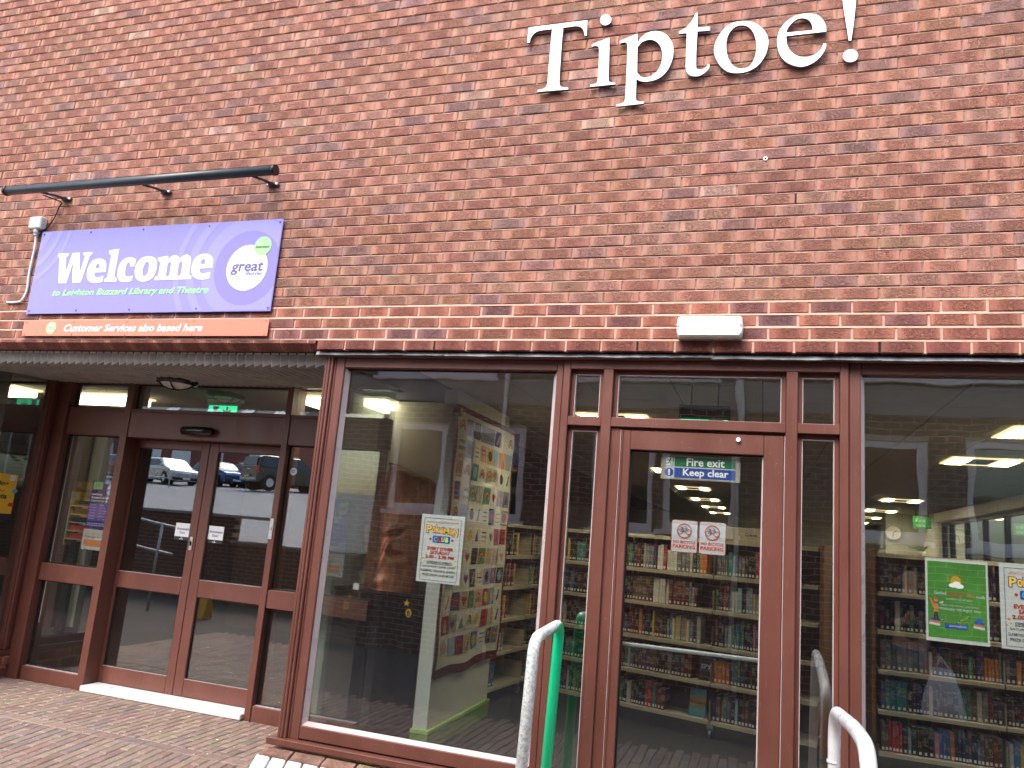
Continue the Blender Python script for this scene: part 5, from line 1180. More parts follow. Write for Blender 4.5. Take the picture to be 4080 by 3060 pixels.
# black cabinet with the carved wooden head on it
cb = empty('cabinet', (0, 0, 0)); tag(cb, 'plain black cabinet standing under the carved wooden head', 'cabinet')
box('body', 'plastic', -3.11, -2.545, 1.26, 1.75, 0.06, 1.075, cb, .006); box('top', 'black', -3.12, -2.535, 1.25, 1.76, 1.075, 1.10, cb, .004); box('plinth', 'black', -3.08, -2.57, 1.30, 1.73, 0, .06, cb)
st = empty('tag_sticker'); tag(st, 'round yellow sticker marked B with a star above it on the black cabinet', 'sticker')
fr = FAC(1.258); shape('disc', [circL(-2.66, .955, .026, 20, .034)], fr, 'yellow_p', st, d=.001); text('B', fr, -2.672, -2.648, .935, .972, 'black_p', st, z=.003, off=.02); shape('star', [starL(-2.685, 1.03, .032)], fr, 'yellow_p', st, d=.001)
OUT = [(-3.0, 2.13), (-2.81, 2.07), (-2.7, 2.04), (-2.61, 1.97), (-2.55, 1.87), (-2.53, 1.8), (-2.56, 1.73), (-2.59, 1.58), (-2.66, 1.45), (-2.71, 1.31), (-2.72, 1.10), (-3.16, 1.10), (-3.17, 1.16), (-3.19, 1.31), (-3.19, 1.4), (-3.21, 1.48), (-3.22, 1.55), (-3.19, 1.65), (-3.17, 1.76), (-3.14, 1.89), (-3.08, 1.98), (-3.05, 2.07)]
def wood_mat():
    m, t, b = nt('carved reddish timber'); p = pos(t)
    n = noise(t, mapv(t, p, (26, 26, 3.2)), 1.0, 5, 0.65, 0.8); big = noise(t, p, 5.0, 3).outputs[0]
    c = ramp(t, n.outputs[0], [(0.3, (0.22, 0.07, 0.03)), (0.5, (0.46, 0.16, 0.065)), (0.72, (0.62, 0.27, 0.12))]).outputs[0]
    c = mixc(t, ramp(t, big, [(0.35, 0.0), (0.7, 0.55)]).outputs[0], c, (0.11, 0.05, 0.035))
    t.links.new(c, b.inputs['Base Color']); b.inputs['Roughness'].default_value = 0.5; bump(t, b, n.outputs[0], 0.5, 0.006); return m
MT['carving'] = wood_mat()
def sculpture():
    NX, NZ = 92, 128; x0, x1, z0, z1 = -3.23, -2.52, 1.10, 2.14
    row = {}
    def span(z):
        xs = []
        for i in range(len(OUT)):
            a, b = OUT[i - 1], OUT[i]
            if (a[1] - z) * (b[1] - z) < 0: xs.append(a[0] + (b[0] - a[0]) * (z - a[1]) / (b[1] - a[1]))
        return (min(xs), max(xs)) if len(xs) >= 2 else None
    def g(x, z, cx_, cz, sx, sz, rot=0):
        dx, dz = x - cx_, z - cz; c_, s_ = math.cos(R(rot)), math.sin(R(rot)); a, b = dx * c_ + dz * s_, -dx * s_ + dz * c_
        return math.exp(-(a / sx) ** 2 - (b / sz) ** 2)
    def depth(x, z, t):
        d = .17 * math.sqrt(max(0, 1 - (2 * t - 1) ** 2 * .96))
        d -= .050 * g(x, z, -2.875, 1.555, .065, .024, 22)       # right eye
        d -= .040 * g(x, z, -3.14, 1.525, .045, .020, -28)      # left eye
        d += .040 * g(x, z, -2.87, 1.60, .10, .022, 18); d += .035 * g(x, z, -3.15, 1.575, .07, .02, -20)   # brows
        line = -2.93 - (1.50 - z) * .33
        d += .035 * math.exp(-((x - line - .03) / .028) ** 2) * math.exp(-((z - 1.42) / .16) ** 2)           # nose ridge
        d -= .022 * math.exp(-((x - line) / .010) ** 2) * (1 if z < 1.5 else math.exp(-((z - 1.5) / .06) ** 2))   # split down the middle
        d += .030 * g(x, z, -2.87, 1.36, .10, .075); d -= .085 * g(x, z, -2.865, 1.39, .060, .026, -3) ** .7   # open mouth on the right
        d -= .02 * g(x, z, -3.18, 1.37, .035, .04)
        d += .04 * g(x, z, -3.0, 1.17, .09, .04)                          # chin
        hood = -3.07 + (z - 1.65) * .30
        d -= .035 * math.exp(-((x - hood) / .022) ** 2) * (1 / (1 + math.exp(-(z - 1.66) * 60)))
        d -= .03 * g(x, z, -2.96, 1.735, .055, .025); d -= .03 * g(x, z, -2.74, 1.90, .05, .06)
        d += .03 * g(x, z, -2.85, 1.95, .09, .10) + .02 * g(x, z, -2.74, 1.80, .05, .05)
        return d
    vs = []; ok = []
    for j in range(NZ + 1):
        z = z0 + (z1 - z0) * j / NZ; s_ = span(min(max(z, 1.1005), 2.128))
        a, b = s_ if s_ else (-3.0, -3.0)
        for i in range(NX + 1):
            t = i / NX; x = a + (b - a) * t; d = depth(x, z, t)
            vs.append((x, 1.46 - d, z))
    n0 = len(vs)
    for j in range(NZ + 1):
        for i in (0, NX): v = vs[j * (NX + 1) + i]; vs.append((v[0], 1.52, v[2]))
    fs = [(j * (NX + 1) + i, j * (NX + 1) + i + 1, (j + 1) * (NX + 1) + i + 1, (j + 1) * (NX + 1) + i) for j in range(NZ) for i in range(NX)]
    for j in range(NZ):
        a, b = j * (NX + 1), (j + 1) * (NX + 1); fs.append((n0 + 2 * j, a, b, n0 + 2 * j + 2)); fs.append((a + NX, n0 + 2 * j + 1, n0 + 2 * j + 3, b + NX)); fs.append((n0 + 2 * j + 1, n0 + 2 * j, n0 + 2 * j + 2, n0 + 2 * j + 3))
    mb = MB(); mb.add(vs, fs, 0, True)
    return mb.build('wood_carving', 'carving')
o = sculpture(); tag(o, 'tall reddish carved wooden head with hood and open mouth behind the glass', 'sculpture')
o = box('price_card', 'paper', -3.11, -3.06, 1.135, 1.142, 1.10, 1.15); tag(o, 'tiny white card propped at the foot of the carved head', 'card')

# ------------------------------------------------------------------ shelving and books
LIPS = [0.155, 0.475, 0.790, 1.105, 1.415]; TOPZ = 1.735
def shelf_unit(lab, loc, rz, x0, x1, depth=.30, ends=(True, True), bays=None, grp=None):
    r_ = empty('bookcase', loc, rz); tag(r_, lab, 'bookcase', grp)
    edges = bays or [x0, x1]
    for a, b_ in zip(edges[:-1], edges[1:]):
        for z in LIPS + [TOPZ]:
            mb = MB(); mb.bbox(a + .004, b_ - .004, 0, depth, z - .030, z, .003); mb.box(a + .006, b_ - .006, -.006, .0, z - .034, z - .004); mb.build('shelf', 'cream', r_)
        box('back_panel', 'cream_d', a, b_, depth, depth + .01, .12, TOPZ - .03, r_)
    for x in edges: box('upright', 'cream', x - .008, x + .008, depth * .72, depth, .10, TOPZ - .03, r_)
    for x in edges[1:-1]:
        for z in LIPS: box('bracket', 'cream', x - .002, x + .002, 0.0, depth * .7, z, z + .17, r_)
    for x, e in ((x0, ends[0]), (x1, ends[1])):
        if e: box('end_panel', 'wood', x - (.045 if x == x0 else -.012), x + (-.012 if x == x0 else .045), -.015, depth + .02, 0.05, TOPZ + .02, r_, .003)
    for x in (edges[0] + .1, edges[-1] - .1) if len(edges) < 3 else [e for e in edges[1:-1]]:
        mb = MB(); mb.bbox(x - .03, x + .03, .02, .10, .085, .13, .004); mb.tube([(x - .02, .03, .09), (x - .012, .05, .05)], .006, 6); mb.tube([(x + .02, .03, .09), (x + .012, .05, .05)], .006, 6)
        cs_ = mb.build('castor', 'alu', r_); mb = MB(); mb.tube([(x - .014, .05, .043), (x + .014, .05, .043)], .042, 18); mb.build('wheel', 'steel', cs_)
    return r_
RZ = -math.atan2(.284, .959)
UA = shelf_unit('cream bookcase behind the fire door, set at an angle with crime novels', (.505, 2.665, 0), RZ, -2.80, -.045, bays=[-2.80, -1.88, -.965, -.045], ends=(False, True))
UB = shelf_unit('cream bookcase of books behind the right hand window', (0.90, 2.75, 0), 0, .02, 1.86, bays=[.02, .94, 1.86], ends=(True, False))
UC = shelf_unit('cream bookcase running away from the glass behind the quilt', (-2.50, 2.72, 0), R(90 - 7), 0.0, 3.72, bays=[0, .93, 1.86, 2.79, 3.72], ends=(False, False))
BC = [('black', (.018, .018, .020), 32), ('dark red', (.17, .02, .02), 8), ('red', (.42, .03, .03), 4), ('navy', (.02, .03, .10), 12), ('blue', (.05, .14, .36), 5), ('pale blue', (.25, .42, .52), 4), ('white', (.58, .57, .54), 5), ('cream', (.50, .43, .30), 3), ('grey', (.20, .20, .21), 7), ('green', (.05, .20, .10), 5), ('teal', (.04, .26, .28), 4), ('yellow', (.66, .46, .05), 3), ('orange', (.62, .19, .04), 4), ('brown', (.13, .07, .04), 10), ('purple', (.12, .06, .18), 3), ('pink', (.55, .20, .26), 2)]
def book_mat(src):
    m, t, b = nt('book cover ' + src)
    if src == 'object':
        oi = N(t, 'ShaderNodeObjectInfo'); col = oi.outputs['Color']; rnd = oi.outputs['Random']
    else:
        a = N(t, 'ShaderNodeAttribute', attribute_name='bcol'); col = a.outputs['Color']; a2 = N(t, 'ShaderNodeAttribute', attribute_name='rnd'); rnd = a2.outputs['Fac']
    hv = N(t, 'ShaderNodeAttribute', attribute_name='hv').outputs['Fac']; p = pos(t)
    # lettering runs up the spine, broken into words, with bands near head and foot
    n = noise(t, mapv(t, p, (210, 210, 85)), 1.0, 2, 0.6); bl = ramp(t, n.outputs[0], [(0.50, 0.0), (0.54, 1.0)])
    w_ = math_(t, 'SINE', math_(t, 'MULTIPLY', math_(t, 'ADD', hv, rnd), 11.0)); w2 = math_(t, 'GREATER_THAN', w_, -0.15)
    inn = math_(t, 'MULTIPLY', math_(t, 'GREATER_THAN', hv, 0.3), math_(t, 'LESS_THAN', hv, 0.92))
    f = math_(t, 'MULTIPLY', math_(t, 'MULTIPLY', bl.outputs[0], w2), inn)
    ink = ramp(t, math_(t, 'FRACT', math_(t, 'MULTIPLY', rnd, 7.3)), [(0.0, (0.7, 0.68, 0.62)), (0.45, (0.7, 0.66, 0.5)), (0.6, (0.75, 0.45, 0.08)), (0.75, (0.6, 0.6, 0.62)), (0.9, (0.55, 0.06, 0.04))]); ink.color_ramp.interpolation = 'CONSTANT'
    c = mixc(t, math_(t, 'MULTIPLY', f, 0.5), col, ink.outputs[0])
    band = math_(t, 'MULTIPLY', math_(t, 'GREATER_THAN', hv, 0.80), math_(t, 'GREATER_THAN', math_(t, 'FRACT', math_(t, 'MULTIPLY', rnd, 3.7)), 0.72))
    c = mixc(t, math_(t, 'MULTIPLY', band, 0.7), c, mixc(t, 0.5, col, (0.5, 0.4, 0.3)))
    t.links.new(c, b.inputs['Base Color']); b.inputs['Roughness'].default_value = 0.38; return m
MT['bk_o'] = book_mat('object'); MT['bk_a'] = book_mat('attr')
def book_geo(w, h, d):
    b = .0018
    v = [(-w / 2 + b, 0, 0), (w / 2 - b, 0, 0), (w / 2 - b, 0, h), (-w / 2 + b, 0, h), (-w / 2, b * 2, 0), (w / 2, b * 2, 0), (w / 2, b * 2, h), (-w / 2, b * 2, h), (-w / 2, d, 0), (w / 2, d, 0), (w / 2, d, h), (-w / 2, d, h)]
    f = [(0, 1, 2, 3), (0, 3, 7, 4), (1, 5, 6, 2), (4, 7, 11, 8), (5, 9, 10, 6)]; m = [0] * 5
    # page block just below the cover edges, top only
    v += [(-w / 2 + .002, .004, h - .003), (w / 2 - .002, .004, h - .003), (w / 2 - .002, d, h - .003), (-w / 2 + .002, d, h - .003)]; f.append((12, 13, 14, 15)); m.append(1)
    # class label near the foot of the spine
    lw = min(w * .8, .018) / 2
    v += [(-lw, -.0012, .012), (lw, -.0012, .012), (lw, -.0012, .034), (-lw, -.0012, .034)]; f.append((16, 17, 18, 19)); m.append(2)
    hv = [q[2] / h for q in v]
    return v, f, m, hv
_bk = {}
def book_mesh(w, h, d):
    w = round(w / .004) * .004; h = round(h / .012) * .012; key = (w, h)
    if key not in _bk:
        v, f, m, hv = book_geo(w, h, d); me = bpy.data.meshes.new('book'); me.from_pydata(v, [], f)
        for x in ('bk_o', 'paper', 'paper'): me.materials.append(MT[x])
        me.polygons.foreach_set('material_index', m); a = me.attributes.new('hv', 'FLOAT', 'POINT'); a.data.foreach_set('value', hv); me.update(); _bk[key] = me
    return _bk[key], w
rb = random.Random(5)
def fill(unit, x0, x1, z, gaps=(), hbase=.225, dense=True):
    """books along one shelf; returns (local matrix, width, height, colour name, colour)"""
    out_ = []; x = x0; last = None; Tu = unit.matrix_world if False else Matrix.Translation(unit.location) @ Matrix.Rotation(unit.rotation_euler.z, 4, 'Z')
    run = 0
    while x < x1:
        g_ = [g for g in gaps if g[0] <= x < g[1]]
        if g_: x = g_[0][1]; continue
        w = rb.choice([.020, .024, .028, .032, .036, .040]); h = hbase + rb.choice([-.045, -.03, -.015, 0, 0, .01]) 
        if run > 0: nm, col = last; run -= 1; h = lh; w = lw_
        else:
            k_ = rb.choices(BC, [q[2] for q in BC])[0]; kk = rb.uniform(.75, 1.25); nm, col = k_[0], tuple(min(.9, c * kk) for c in k_[1])
            if rb.random() < .22: run = rb.randrange(1, 5)
        last = (nm, col); lh = h; lw_ = w
        if any(g[0] < x + w < g[1] for g in gaps): x = [g for g in gaps if g[0] < x + w < g[1]][0][1]; run = 0; continue
        if x + w > x1: break
        lean = 0
        T = Tu @ Matrix.Translation((x + w / 2, .035 + rb.uniform(-.008, .012), z + .001)) @ Matrix.Rotation(rb.gauss(0, .006), 4, 'Y')
        out_.append((T, w - .0012, min(h, .262), nm, col)); x += w + rb.uniform(.0002, .0018)
    return out_
SH = ['top', 'second', 'third', 'fourth', 'lowest']
NUM = ['zero', 'first', 'second', 'third', 'fourth', 'fifth', 'sixth', 'seventh', 'eighth', 'ninth', 'tenth', 'eleventh', 'twelfth', 'thirteenth', 'fourteenth', 'fifteenth', 'sixteenth', 'seventeenth', 'eighteenth', 'nineteenth', 'twentieth', 'twenty-first', 'twenty-second', 'twenty-third', 'twenty-fourth', 'twenty-fifth', 'twenty-sixth', 'twenty-seventh', 'twenty-eighth', 'twenty-ninth', 'thirtieth', 'thirty-first', 'thirty-second', 'thirty-third', 'thirty-fourth', 'thirty-fifth', 'thirty-sixth', 'thirty-seventh', 'thirty-eighth', 'thirty-ninth', 'fortieth', 'forty-first', 'forty-second', 'forty-third', 'forty-fourth', 'forty-fifth']
class BookStuff:
    def __init__(s): s.mb = MB(); s.hv = []; s.col = []; s.rnd = []
    def add(s, T, w, h, col):
        v, f, m, hv = book_geo(w, h, .13); o_ = len(s.mb.v); s.mb.v += [tuple(T @ Vector(q)) for q in v]
        for ff, mm in zip(f, m): s.mb.f.append([i + o_ for i in ff]); s.mb.m.append(mm); s.mb.sm.append(False)
        r = rb.random(); s.hv += hv; s.col += list((*col, 1)) * len(v); s.rnd += [r] * len(v)
    def build(s, name):
        o = s.mb.build(name, ['bk_a', 'paper', 'paper'])
        for nm, ty, dt, fld in (('hv', 'FLOAT', s.hv, 'value'), ('bcol', 'FLOAT_COLOR', s.col, 'color'), ('rnd', 'FLOAT', s.rnd, 'value')):
            a = o.data.attributes.new(nm, ty, 'POINT'); a.data.foreach_set(fld, dt)
        return o
rest = BookStuff(); cand = []
# angled bookcase: visible stretch of each shelf through the door
GAPA = {4: [(-1.02, -.95)], 3: [(-1.10, -.95)], 2: [(-1.07, -.95)], 1: [(-1.14, -.95)], 0: [(-1.38, -.95)]}
for s_ in range(5):
    for zone, (a, b_) in (('door', (-1.875, -.50)), ('rest', (-2.70, -1.89)), ('narrow', (-.50, -.12))):
        for bk in (fill(UA, a, b_ if zone != 'narrow' else -.12 - (.25 if s_ != 4 and s_ != 2 else .1), LIPS[s_], GAPA[s_]) if not (zone == 'narrow' and s_ in (0,)) else []):
            cand.append((zone, s_, bk))
GAPB = {4: [(1.22, 1.30)], 1: [(1.25, 1.32)], 0: [(1.18, 1.40)], 3: [], 2: [(1.16, 1.40)]}
for s_ in range(5):
    for bk in fill(UB, .05, .93, LIPS[s_]) + fill(UB, .96, 1.78, LIPS[s_], [(a - .9 + .9, b_) for a, b_ in GAPB[s_]]): cand.append(('window', s_, bk))
scored = []
for zone, s_, bk in cand:
    p = bk[0] @ Vector((0, 0, bk[2] / 2)); q = project(p)
    vis = q and 0 < q[0] < 4080 and q[1] < 3070 and ((zone == 'door' and 2440 < q[0] < 3050) or (zone == 'window' and q[0] > 3430 and q[0] < 4090))
    scored.append((bk[1] * bk[2] / q[2] ** 2 if vis else -1, zone, s_, bk))
keep = sorted([s for s in scored if s[0] > 0], key=lambda t: -t[0])[:298]
kid = set(id(s[3]) for s in keep)
cnt = {}
for sc_, zone, s_, bk in scored:
    T, w, h, nm, col = bk
    if id(bk) in kid:
        me, wq = book_mesh(w, h, .13); o = bpy.data.objects.new('book', me); C.objects.link(o); o.matrix_world = T @ Matrix.Diagonal((w / wq, 1, 1, 1)); o.color = (*col, 1)
        cnt[(zone, s_)] = cnt.get((zone, s_), 0) + 1
        size = 'slim' if w < .026 else ('thick' if w > .036 else '')
        hh = 'tall ' if h > .23 else ('short ' if h < .19 else '')
        lab = ('%s%s %s book, %s along the %s shelf %s' % (hh, size, nm, NUM[cnt[(zone, s_)]], SH[4 - s_], 'behind the fire door' if zone == 'door' else 'behind the right window')).replace('  ', ' ').strip()
        tag(o, lab, 'book', 'books on the shelves behind the fire door' if zone == 'door' else 'books on the shelves behind the right window')
    else: rest.add(T, w, h, col)
for s_ in range(5):
    for a, b_ in ((.03, .40 + .1 * s_), (1.0, 1.55), (1.9, 2.6), (2.82, 3.5)):
        for bk in fill(UC, a + rb.uniform(0, .1), b_ - rb.uniform(0, .1), LIPS[s_]): rest.add(bk[0], bk[1], bk[2], bk[4])
tag(rest.build('books'), kind='stuff')
# books shown face out
def face_book(lab, unit, x, z, w, h, mat, cat='book', tilt=8, words=None):
    r_ = empty('book', (0, 0, 0)); tag(r_, lab, cat); Tu = Matrix.Translation(unit.location) @ Matrix.Rotation(unit.rotation_euler.z, 4, 'Z') @ Matrix.Translation((x, .05, z + .002)) @ Matrix.Rotation(R(-tilt), 4, 'X'); r_.matrix_world = Tu
    box('cover', mat, -w / 2, w / 2, 0, .022, 0, h, r_, .002); box('pages', 'paper', -w / 2 + .004, w / 2 - .001, .003, .019, .003, h - .003, r_)
    fr = Fr((0, 0, 0)); return r_, fr
def art_mat():
    m, t, b = nt('painted book cover'); tc = N(t, 'ShaderNodeTexCoord').outputs['Object']; sp_ = N(t, 'ShaderNodeSeparateXYZ'); t.links.new(tc, sp_.inputs[0])
    n = noise(t, mapv(t, tc, (28, 28, 40)), 1.0, 4).outputs[0]
    v = math_(t, 'ADD', math_(t, 'MULTIPLY', sp_.outputs[2], 4.4), math_(t, 'MULTIPLY', math_(t, 'SUBTRACT', n, 0.5), 0.5))
    c = ramp(t, v, [(0.0, (0.06, 0.20, 0.26)), (0.3, (0.10, 0.30, 0.34)), (0.45, (0.10, 0.07, 0.03)), (0.6, (0.50, 0.25, 0.06)), (0.72, (0.45, 0.30, 0.12)), (0.85, (0.12, 0.38, 0.50)), (1.0, (0.10, 0.30, 0.45))])
    t.links.new(c.outputs[0], b.inputs['Base Color']); b.inputs['Roughness'].default_value = .35; return m
MT['art'] = art_mat()
r_, fr = face_book('blue and orange picture book facing out on the lowest fire door shelf', UA, -1.10, LIPS[0], .155, .235, 'art'); text('PARADISE CITY', fr, -.07, .07, .085, .110, 'yellow_p', r_, off=.02)
r_, fr = face_book('grey book facing out on the fourth shelf behind the fire door', UA, -1.03, LIPS[1], .13, .20, 'plastic'); text('SPY', fr, -.05, .05, .10, .14, 'alu', r_, off=.02)
box('spine', 'cream', .06, .075, .0, .05, 0, .2, r_)
sg = empty('shelf_sign', (0, 0, 0)); tag(sg, 'cream Crime sign standing on top of the angled bookcase', 'sign')
sg.matrix_world = Matrix.Translation(UA.location) @ Matrix.Rotation(RZ, 4, 'Z') @ Matrix.Translation((-.90, .05, TOPZ + .002))
box('panel', 'cream', -.02, .38, 0, .02, 0, .125, sg, .003); box('end_cap', 'cream', .345, .40, -.02, .04, 0, .13, sg, .004); text('Crime', Fr((0, 0, 0)), .20, .305, .05, .078, 'black_p', sg, off=.02)
for lab, x, z, w, h in (('cream book lying open side on among the receding shelves', 1.0, 2, .2, .15),): pass
plant = empty('spiky_plant', (1.30, 2.95, TOPZ)); tag(plant, 'small spiky air plant on top of the right hand bookcase', 'plant')
mb = MB(); mb.tube([(0, 0, 0), (0, 0, .04)], [.03, .035], 14); mb.build('pot', 'paper', plant)
MT['leafm'] = plain('pale spiky leaf', (0.22, 0.30, 0.16), 0.6)
for k_ in range(16):
    a = k_ * 2.4; l = rb.uniform(.07, .13); e = rb.uniform(.35, 1.1); d = Vector((math.cos(a), math.sin(a), 0)); 
    mb = MB(); mb.tube([Vector((0, 0, .03)), Vector((0, 0, .035)) + d * l * .5 * math.cos(e) + Vector((0, 0, l * .6 * math.sin(e))), Vector((0, 0, .03)) + d * l * math.cos(e) + Vector((0, 0, l * .75 * math.sin(e)))], [.004, .003, .0006], 4); mb.build('leaf', 'leafm', plant)
hs = empty('hanging_sign', (0, 0, 0)); tag(hs, 'small dark Fire exit sign hanging far back under the ceiling', 'sign')
box('panel', 'green2', 2.55, 2.85, 11.0, 11.02, 2.30, 2.50, hs); text('Fire', FAC(11.0), 2.60, 2.75, 2.41, 2.47, 'green', hs); text('exit', FAC(11.0), 2.60, 2.75, 2.33, 2.38, 'green', hs); mb = MB(); mb.tube([(2.6, 11.01, 2.5), (2.6, 11.01, 2.75)], .006, 5); mb.tube([(2.8, 11.01, 2.5), (2.8, 11.01, 2.75)], .006, 5); mb.build('hanger', 'black', hs)
# tree and daylight seen through the strip window
def leafy(name, lab, loc, r, h, seed, n=900, cat='tree', grp=None, trunk_h=2.0):
    rr = random.Random(seed); t_ = empty(name, loc); tag(t_, lab, cat, grp)
    mb = MB(); mb.tube([(0, 0, 0), (rr.uniform(-.1, .1), rr.uniform(-.1, .1), trunk_h * .6), (rr.uniform(-.2, .2), rr.uniform(-.2, .2), trunk_h + h * .3)], [.18, .14, .06], 8)
    for k_ in range(5):
        a = rr.uniform(0, 6.28); mb.tube([(0, 0, trunk_h * .8), (math.cos(a) * r * .5, math.sin(a) * r * .5, trunk_h + h * .5)], [.07, .02], 6)
    mb.build('trunk', 'wood', t_)
    mb = MB(); cl = [(rr.gauss(0, r * .42), rr.gauss(0, r * .42), trunk_h + h * (.25 + .6 * rr.random())) for _ in range(16)]
    for _ in range(n):
        c_ = rr.choice(cl); p = Vector((c_[0] + rr.gauss(0, r * .2), c_[1] + rr.gauss(0, r * .2), c_[2] + rr.gauss(0, h * .11))); s = rr.uniform(.07, .16)
        a = Vector((rr.gauss(0, 1), rr.gauss(0, 1), rr.gauss(0, 1))).normalized() * s; b = a.cross(Vector((rr.gauss(0, 1), rr.gauss(0, 1), rr.gauss(0, 1)))).normalized() * s * .6
        mb.add([p - a, p + b, p + a, p - b], [(0, 1, 2, 3)], rr.randrange(2))
    mb.build('crown', ['leaf_a', 'leaf_b'], t_); return t_
MT['leaf_a'] = plain('dark leaf', (0.035, 0.07, 0.02), 0.7); MT['leaf_b'] = plain('mid leaf', (0.06, 0.11, 0.03), 0.7)
leafy('tree', 'dark leafy tree outside the strip window behind the shelves', (14, 22, -1.2), 3.5, 4.0, 3, 1400)
# ------------------------------------------------------------------ paving in front of the entrance
def gz(y):      # the forecourt falls gently away from the doors
    if y > 0.25: return -0.03
    if y > -0.9: return -0.03 - (0.25 - y) / 1.15 * 0.10
    return -0.13
g = MB()
ys = [1.2, .25, -.1, -.5, -.9, -3, -5.6]
for a, b_ in zip(ys[:-1], ys[1:]):
    g.add([(-30, a, gz(a) - .012), (12, a, gz(a) - .012), (12, b_, gz(b_) - .012), (-30, b_, gz(b_) - .012)], [(3, 2, 1, 0)])
pav = g.build('paving', 'bedding'); tag(pav, kind='structure')
PV = [((0.25, 0.200, 0.170), 12), ((0.27, 0.22, 0.185), 12), ((0.235, 0.170, 0.148), 5), ((0.20, 0.18, 0.172), 8), ((0.28, 0.235, 0.19), 6), ((0.27, 0.24, 0.18), 3)]
pvs = []
x = -10.0; k = 0
while x < 1.6:
    for lo, hi in ((.342, 1.19), (-3.2, .228)):
        y = hi; first = True
        while y > lo + .01:
            b_ = y; a = max(lo, y - (.1125 if first and k % 2 else .225)); first = False
            if a - lo < .03: a = lo
            y = a
            if not (-3.05 < x < 1.6 and b_ > -0.20): pvs.append((x + .0375, (a + b_) / 2, .0685, b_ - a - .004, 0))
    x += .075; k += 1
x = -10.0
while x < -3.0: pvs.append((x + .1125, .285, .219, .108, 1)); x += .225
sc2 = []
for p in pvs:
    q = project((p[0], p[1], gz(p[1]))); vis = q and -20 < q[0] < 4100 and q[1] < 3080 and p[0] > -6.7
    sc2.append(((p[2] * p[3] / q[2] ** 2.5) if vis else -1, p))
sc2.sort(key=lambda t: -t[0])
pb2 = Bonded(); _pv = {}
for i, (s_, p) in enumerate(sc2):
    if s_ < 0 and (p[0] < -7.5 or p[1] < -2.6): continue
    L = p[3] if p[4] == 0 else p[2]; W = p[2] if p[4] == 0 else p[3]
    slope = (gz(p[1] + .02) - gz(p[1] - .02)) / .04
    T = Matrix.Translation((p[0], p[1], gz(p[1]) + random.uniform(-.0015, .0015))) @ Matrix.Rotation(math.atan(slope) + random.gauss(0, .003), 4, 'X') @ Matrix.Rotation(random.gauss(0, .005), 4, 'Y')
    if p[4] == 0: T = T @ Matrix.Rotation(R(90), 4, 'Z')
    T = T @ Matrix.Rotation(R(-90), 4, 'X')
    if i < 300: brick_piece('paver', 'pv%d' % p[4], round(L, 2), W, .05, .006, 'paver_o', T, pick(PV), pav)
    else: pb2.add(T, L, W, .05, .006, pick(PV), .002)
tag(pb2.build('pavers', 'paver_a', pav), kind='stuff')
pt = MB(); rp = random.Random(3)
for _ in range(260):
    x, y = rp.uniform(-7, -2.9), rp.uniform(-1.6, 1.15) if rp.random() < .7 else rp.uniform(-1.2, 0)
    if x > -3.1 and y > -.25: continue
    s = rp.choice([.002, .003, .004, .006]) * rp.uniform(.7, 1.3); T = Matrix.Translation((x, y, gz(y) + .005)) @ Matrix.Rotation(rp.uniform(0, 6), 4, 'Z') @ Matrix.Rotation(rp.uniform(-.3, .3), 4, 'X')
    pt.add([T @ Vector((-s * 1.6, -s, 0)), T @ Vector((s * 1.3, -s * .8, .001)), T @ Vector((s * 1.6, s * .7, .002)), T @ Vector((-s, s, 0))], [(0, 1, 2, 3)])
tag(pt.build('blossom_litter', 'paper'), kind='stuff')
gum = [(-4.15, .12, .022), (-3.75, -.02, .02), (-4.55, -.42, .02), (-5.3, .7, .014), (-4.42, .72, .016)]
for i, (x, y, s) in enumerate(gum):
    mb = MB(); mb.tube([(x, y, gz(y) + .004), (x, y, gz(y) + .0065)], s, 10)
    pass
# ------------------------------------------------------------------ handrail hoops by the fire exit
hr = empty('handrail'); tag(hr, 'green and silver handrail hoop with painted highlights left of the fire exit', 'handrail')
def arc_path(pts, r=.07, n=6):
    """polyline with rounded corners"""
    pts = [Vector(p) for p in pts]; o = [pts[0]]
    for i in range(1, len(pts) - 1):
        a, b, c = pts[i - 1], pts[i], pts[i + 1]; d1 = (a - b).normalized(); d2 = (c - b).normalized(); k_ = min(r, (a - b).length * .45, (c - b).length * .45)
        p1, p2 = b + d1 * k_, b + d2 * k_
        for j in range(n + 1): t = j / n; o.append((1 - t) ** 2 * p1 + 2 * t * (1 - t) * b + t * t * p2)
    return o + [pts[-1]]
mb = MB(); mb.tube(arc_path([(-1.135, -.62, -.2), (-1.090, -.63, 1.135), (-1.090, -.11, 1.165), (-1.130, -.12, -.2)], .085, 8), .030, 20); mb.build('tube', 'rail', hr)
hw = empty('handrail'); tag(hw, 'white painted handrail hoop right of the fire exit', 'handrail')
MT['wrail'] = plain('white handrail paint', (0.80, 0.82, 0.83), 0.3, var=0.03, bscale=40, bstr=.15)
path = arc_path([(.355, -.12, -.2), (.362, -.12, .905), (.375, -.95, .985), (.380, -1.34, .99), (.372, -1.40, -.2)], .16, 10)
mb = MB(); mb.tube(path, .030, 22); mb.build('tube', 'wrail', hw)
mb = MB(); mb.tube([(.357, -.12, .655), (.3575, -.12, .668)], .0315, 20); mb.build('weld_joint', 'wrail', hw)
for p, n_ in (((.352, -.146, .79), 0), ((.368, -.32, .942), 1), ((.378, -.90, 1.0), 2), ((.35, -1.41, .86), 3), ((.372, -.62, .972), 4)):
    mb = MB(); mb.tube([Vector(p) + Vector((0, 0, 0)), Vector(p) + Vector((0, -.004 if n_ in (0, 3) else 0, .004 if n_ not in (0, 3) else 0))], .005, 8); mb.build('paint_chip', 'black', hw)

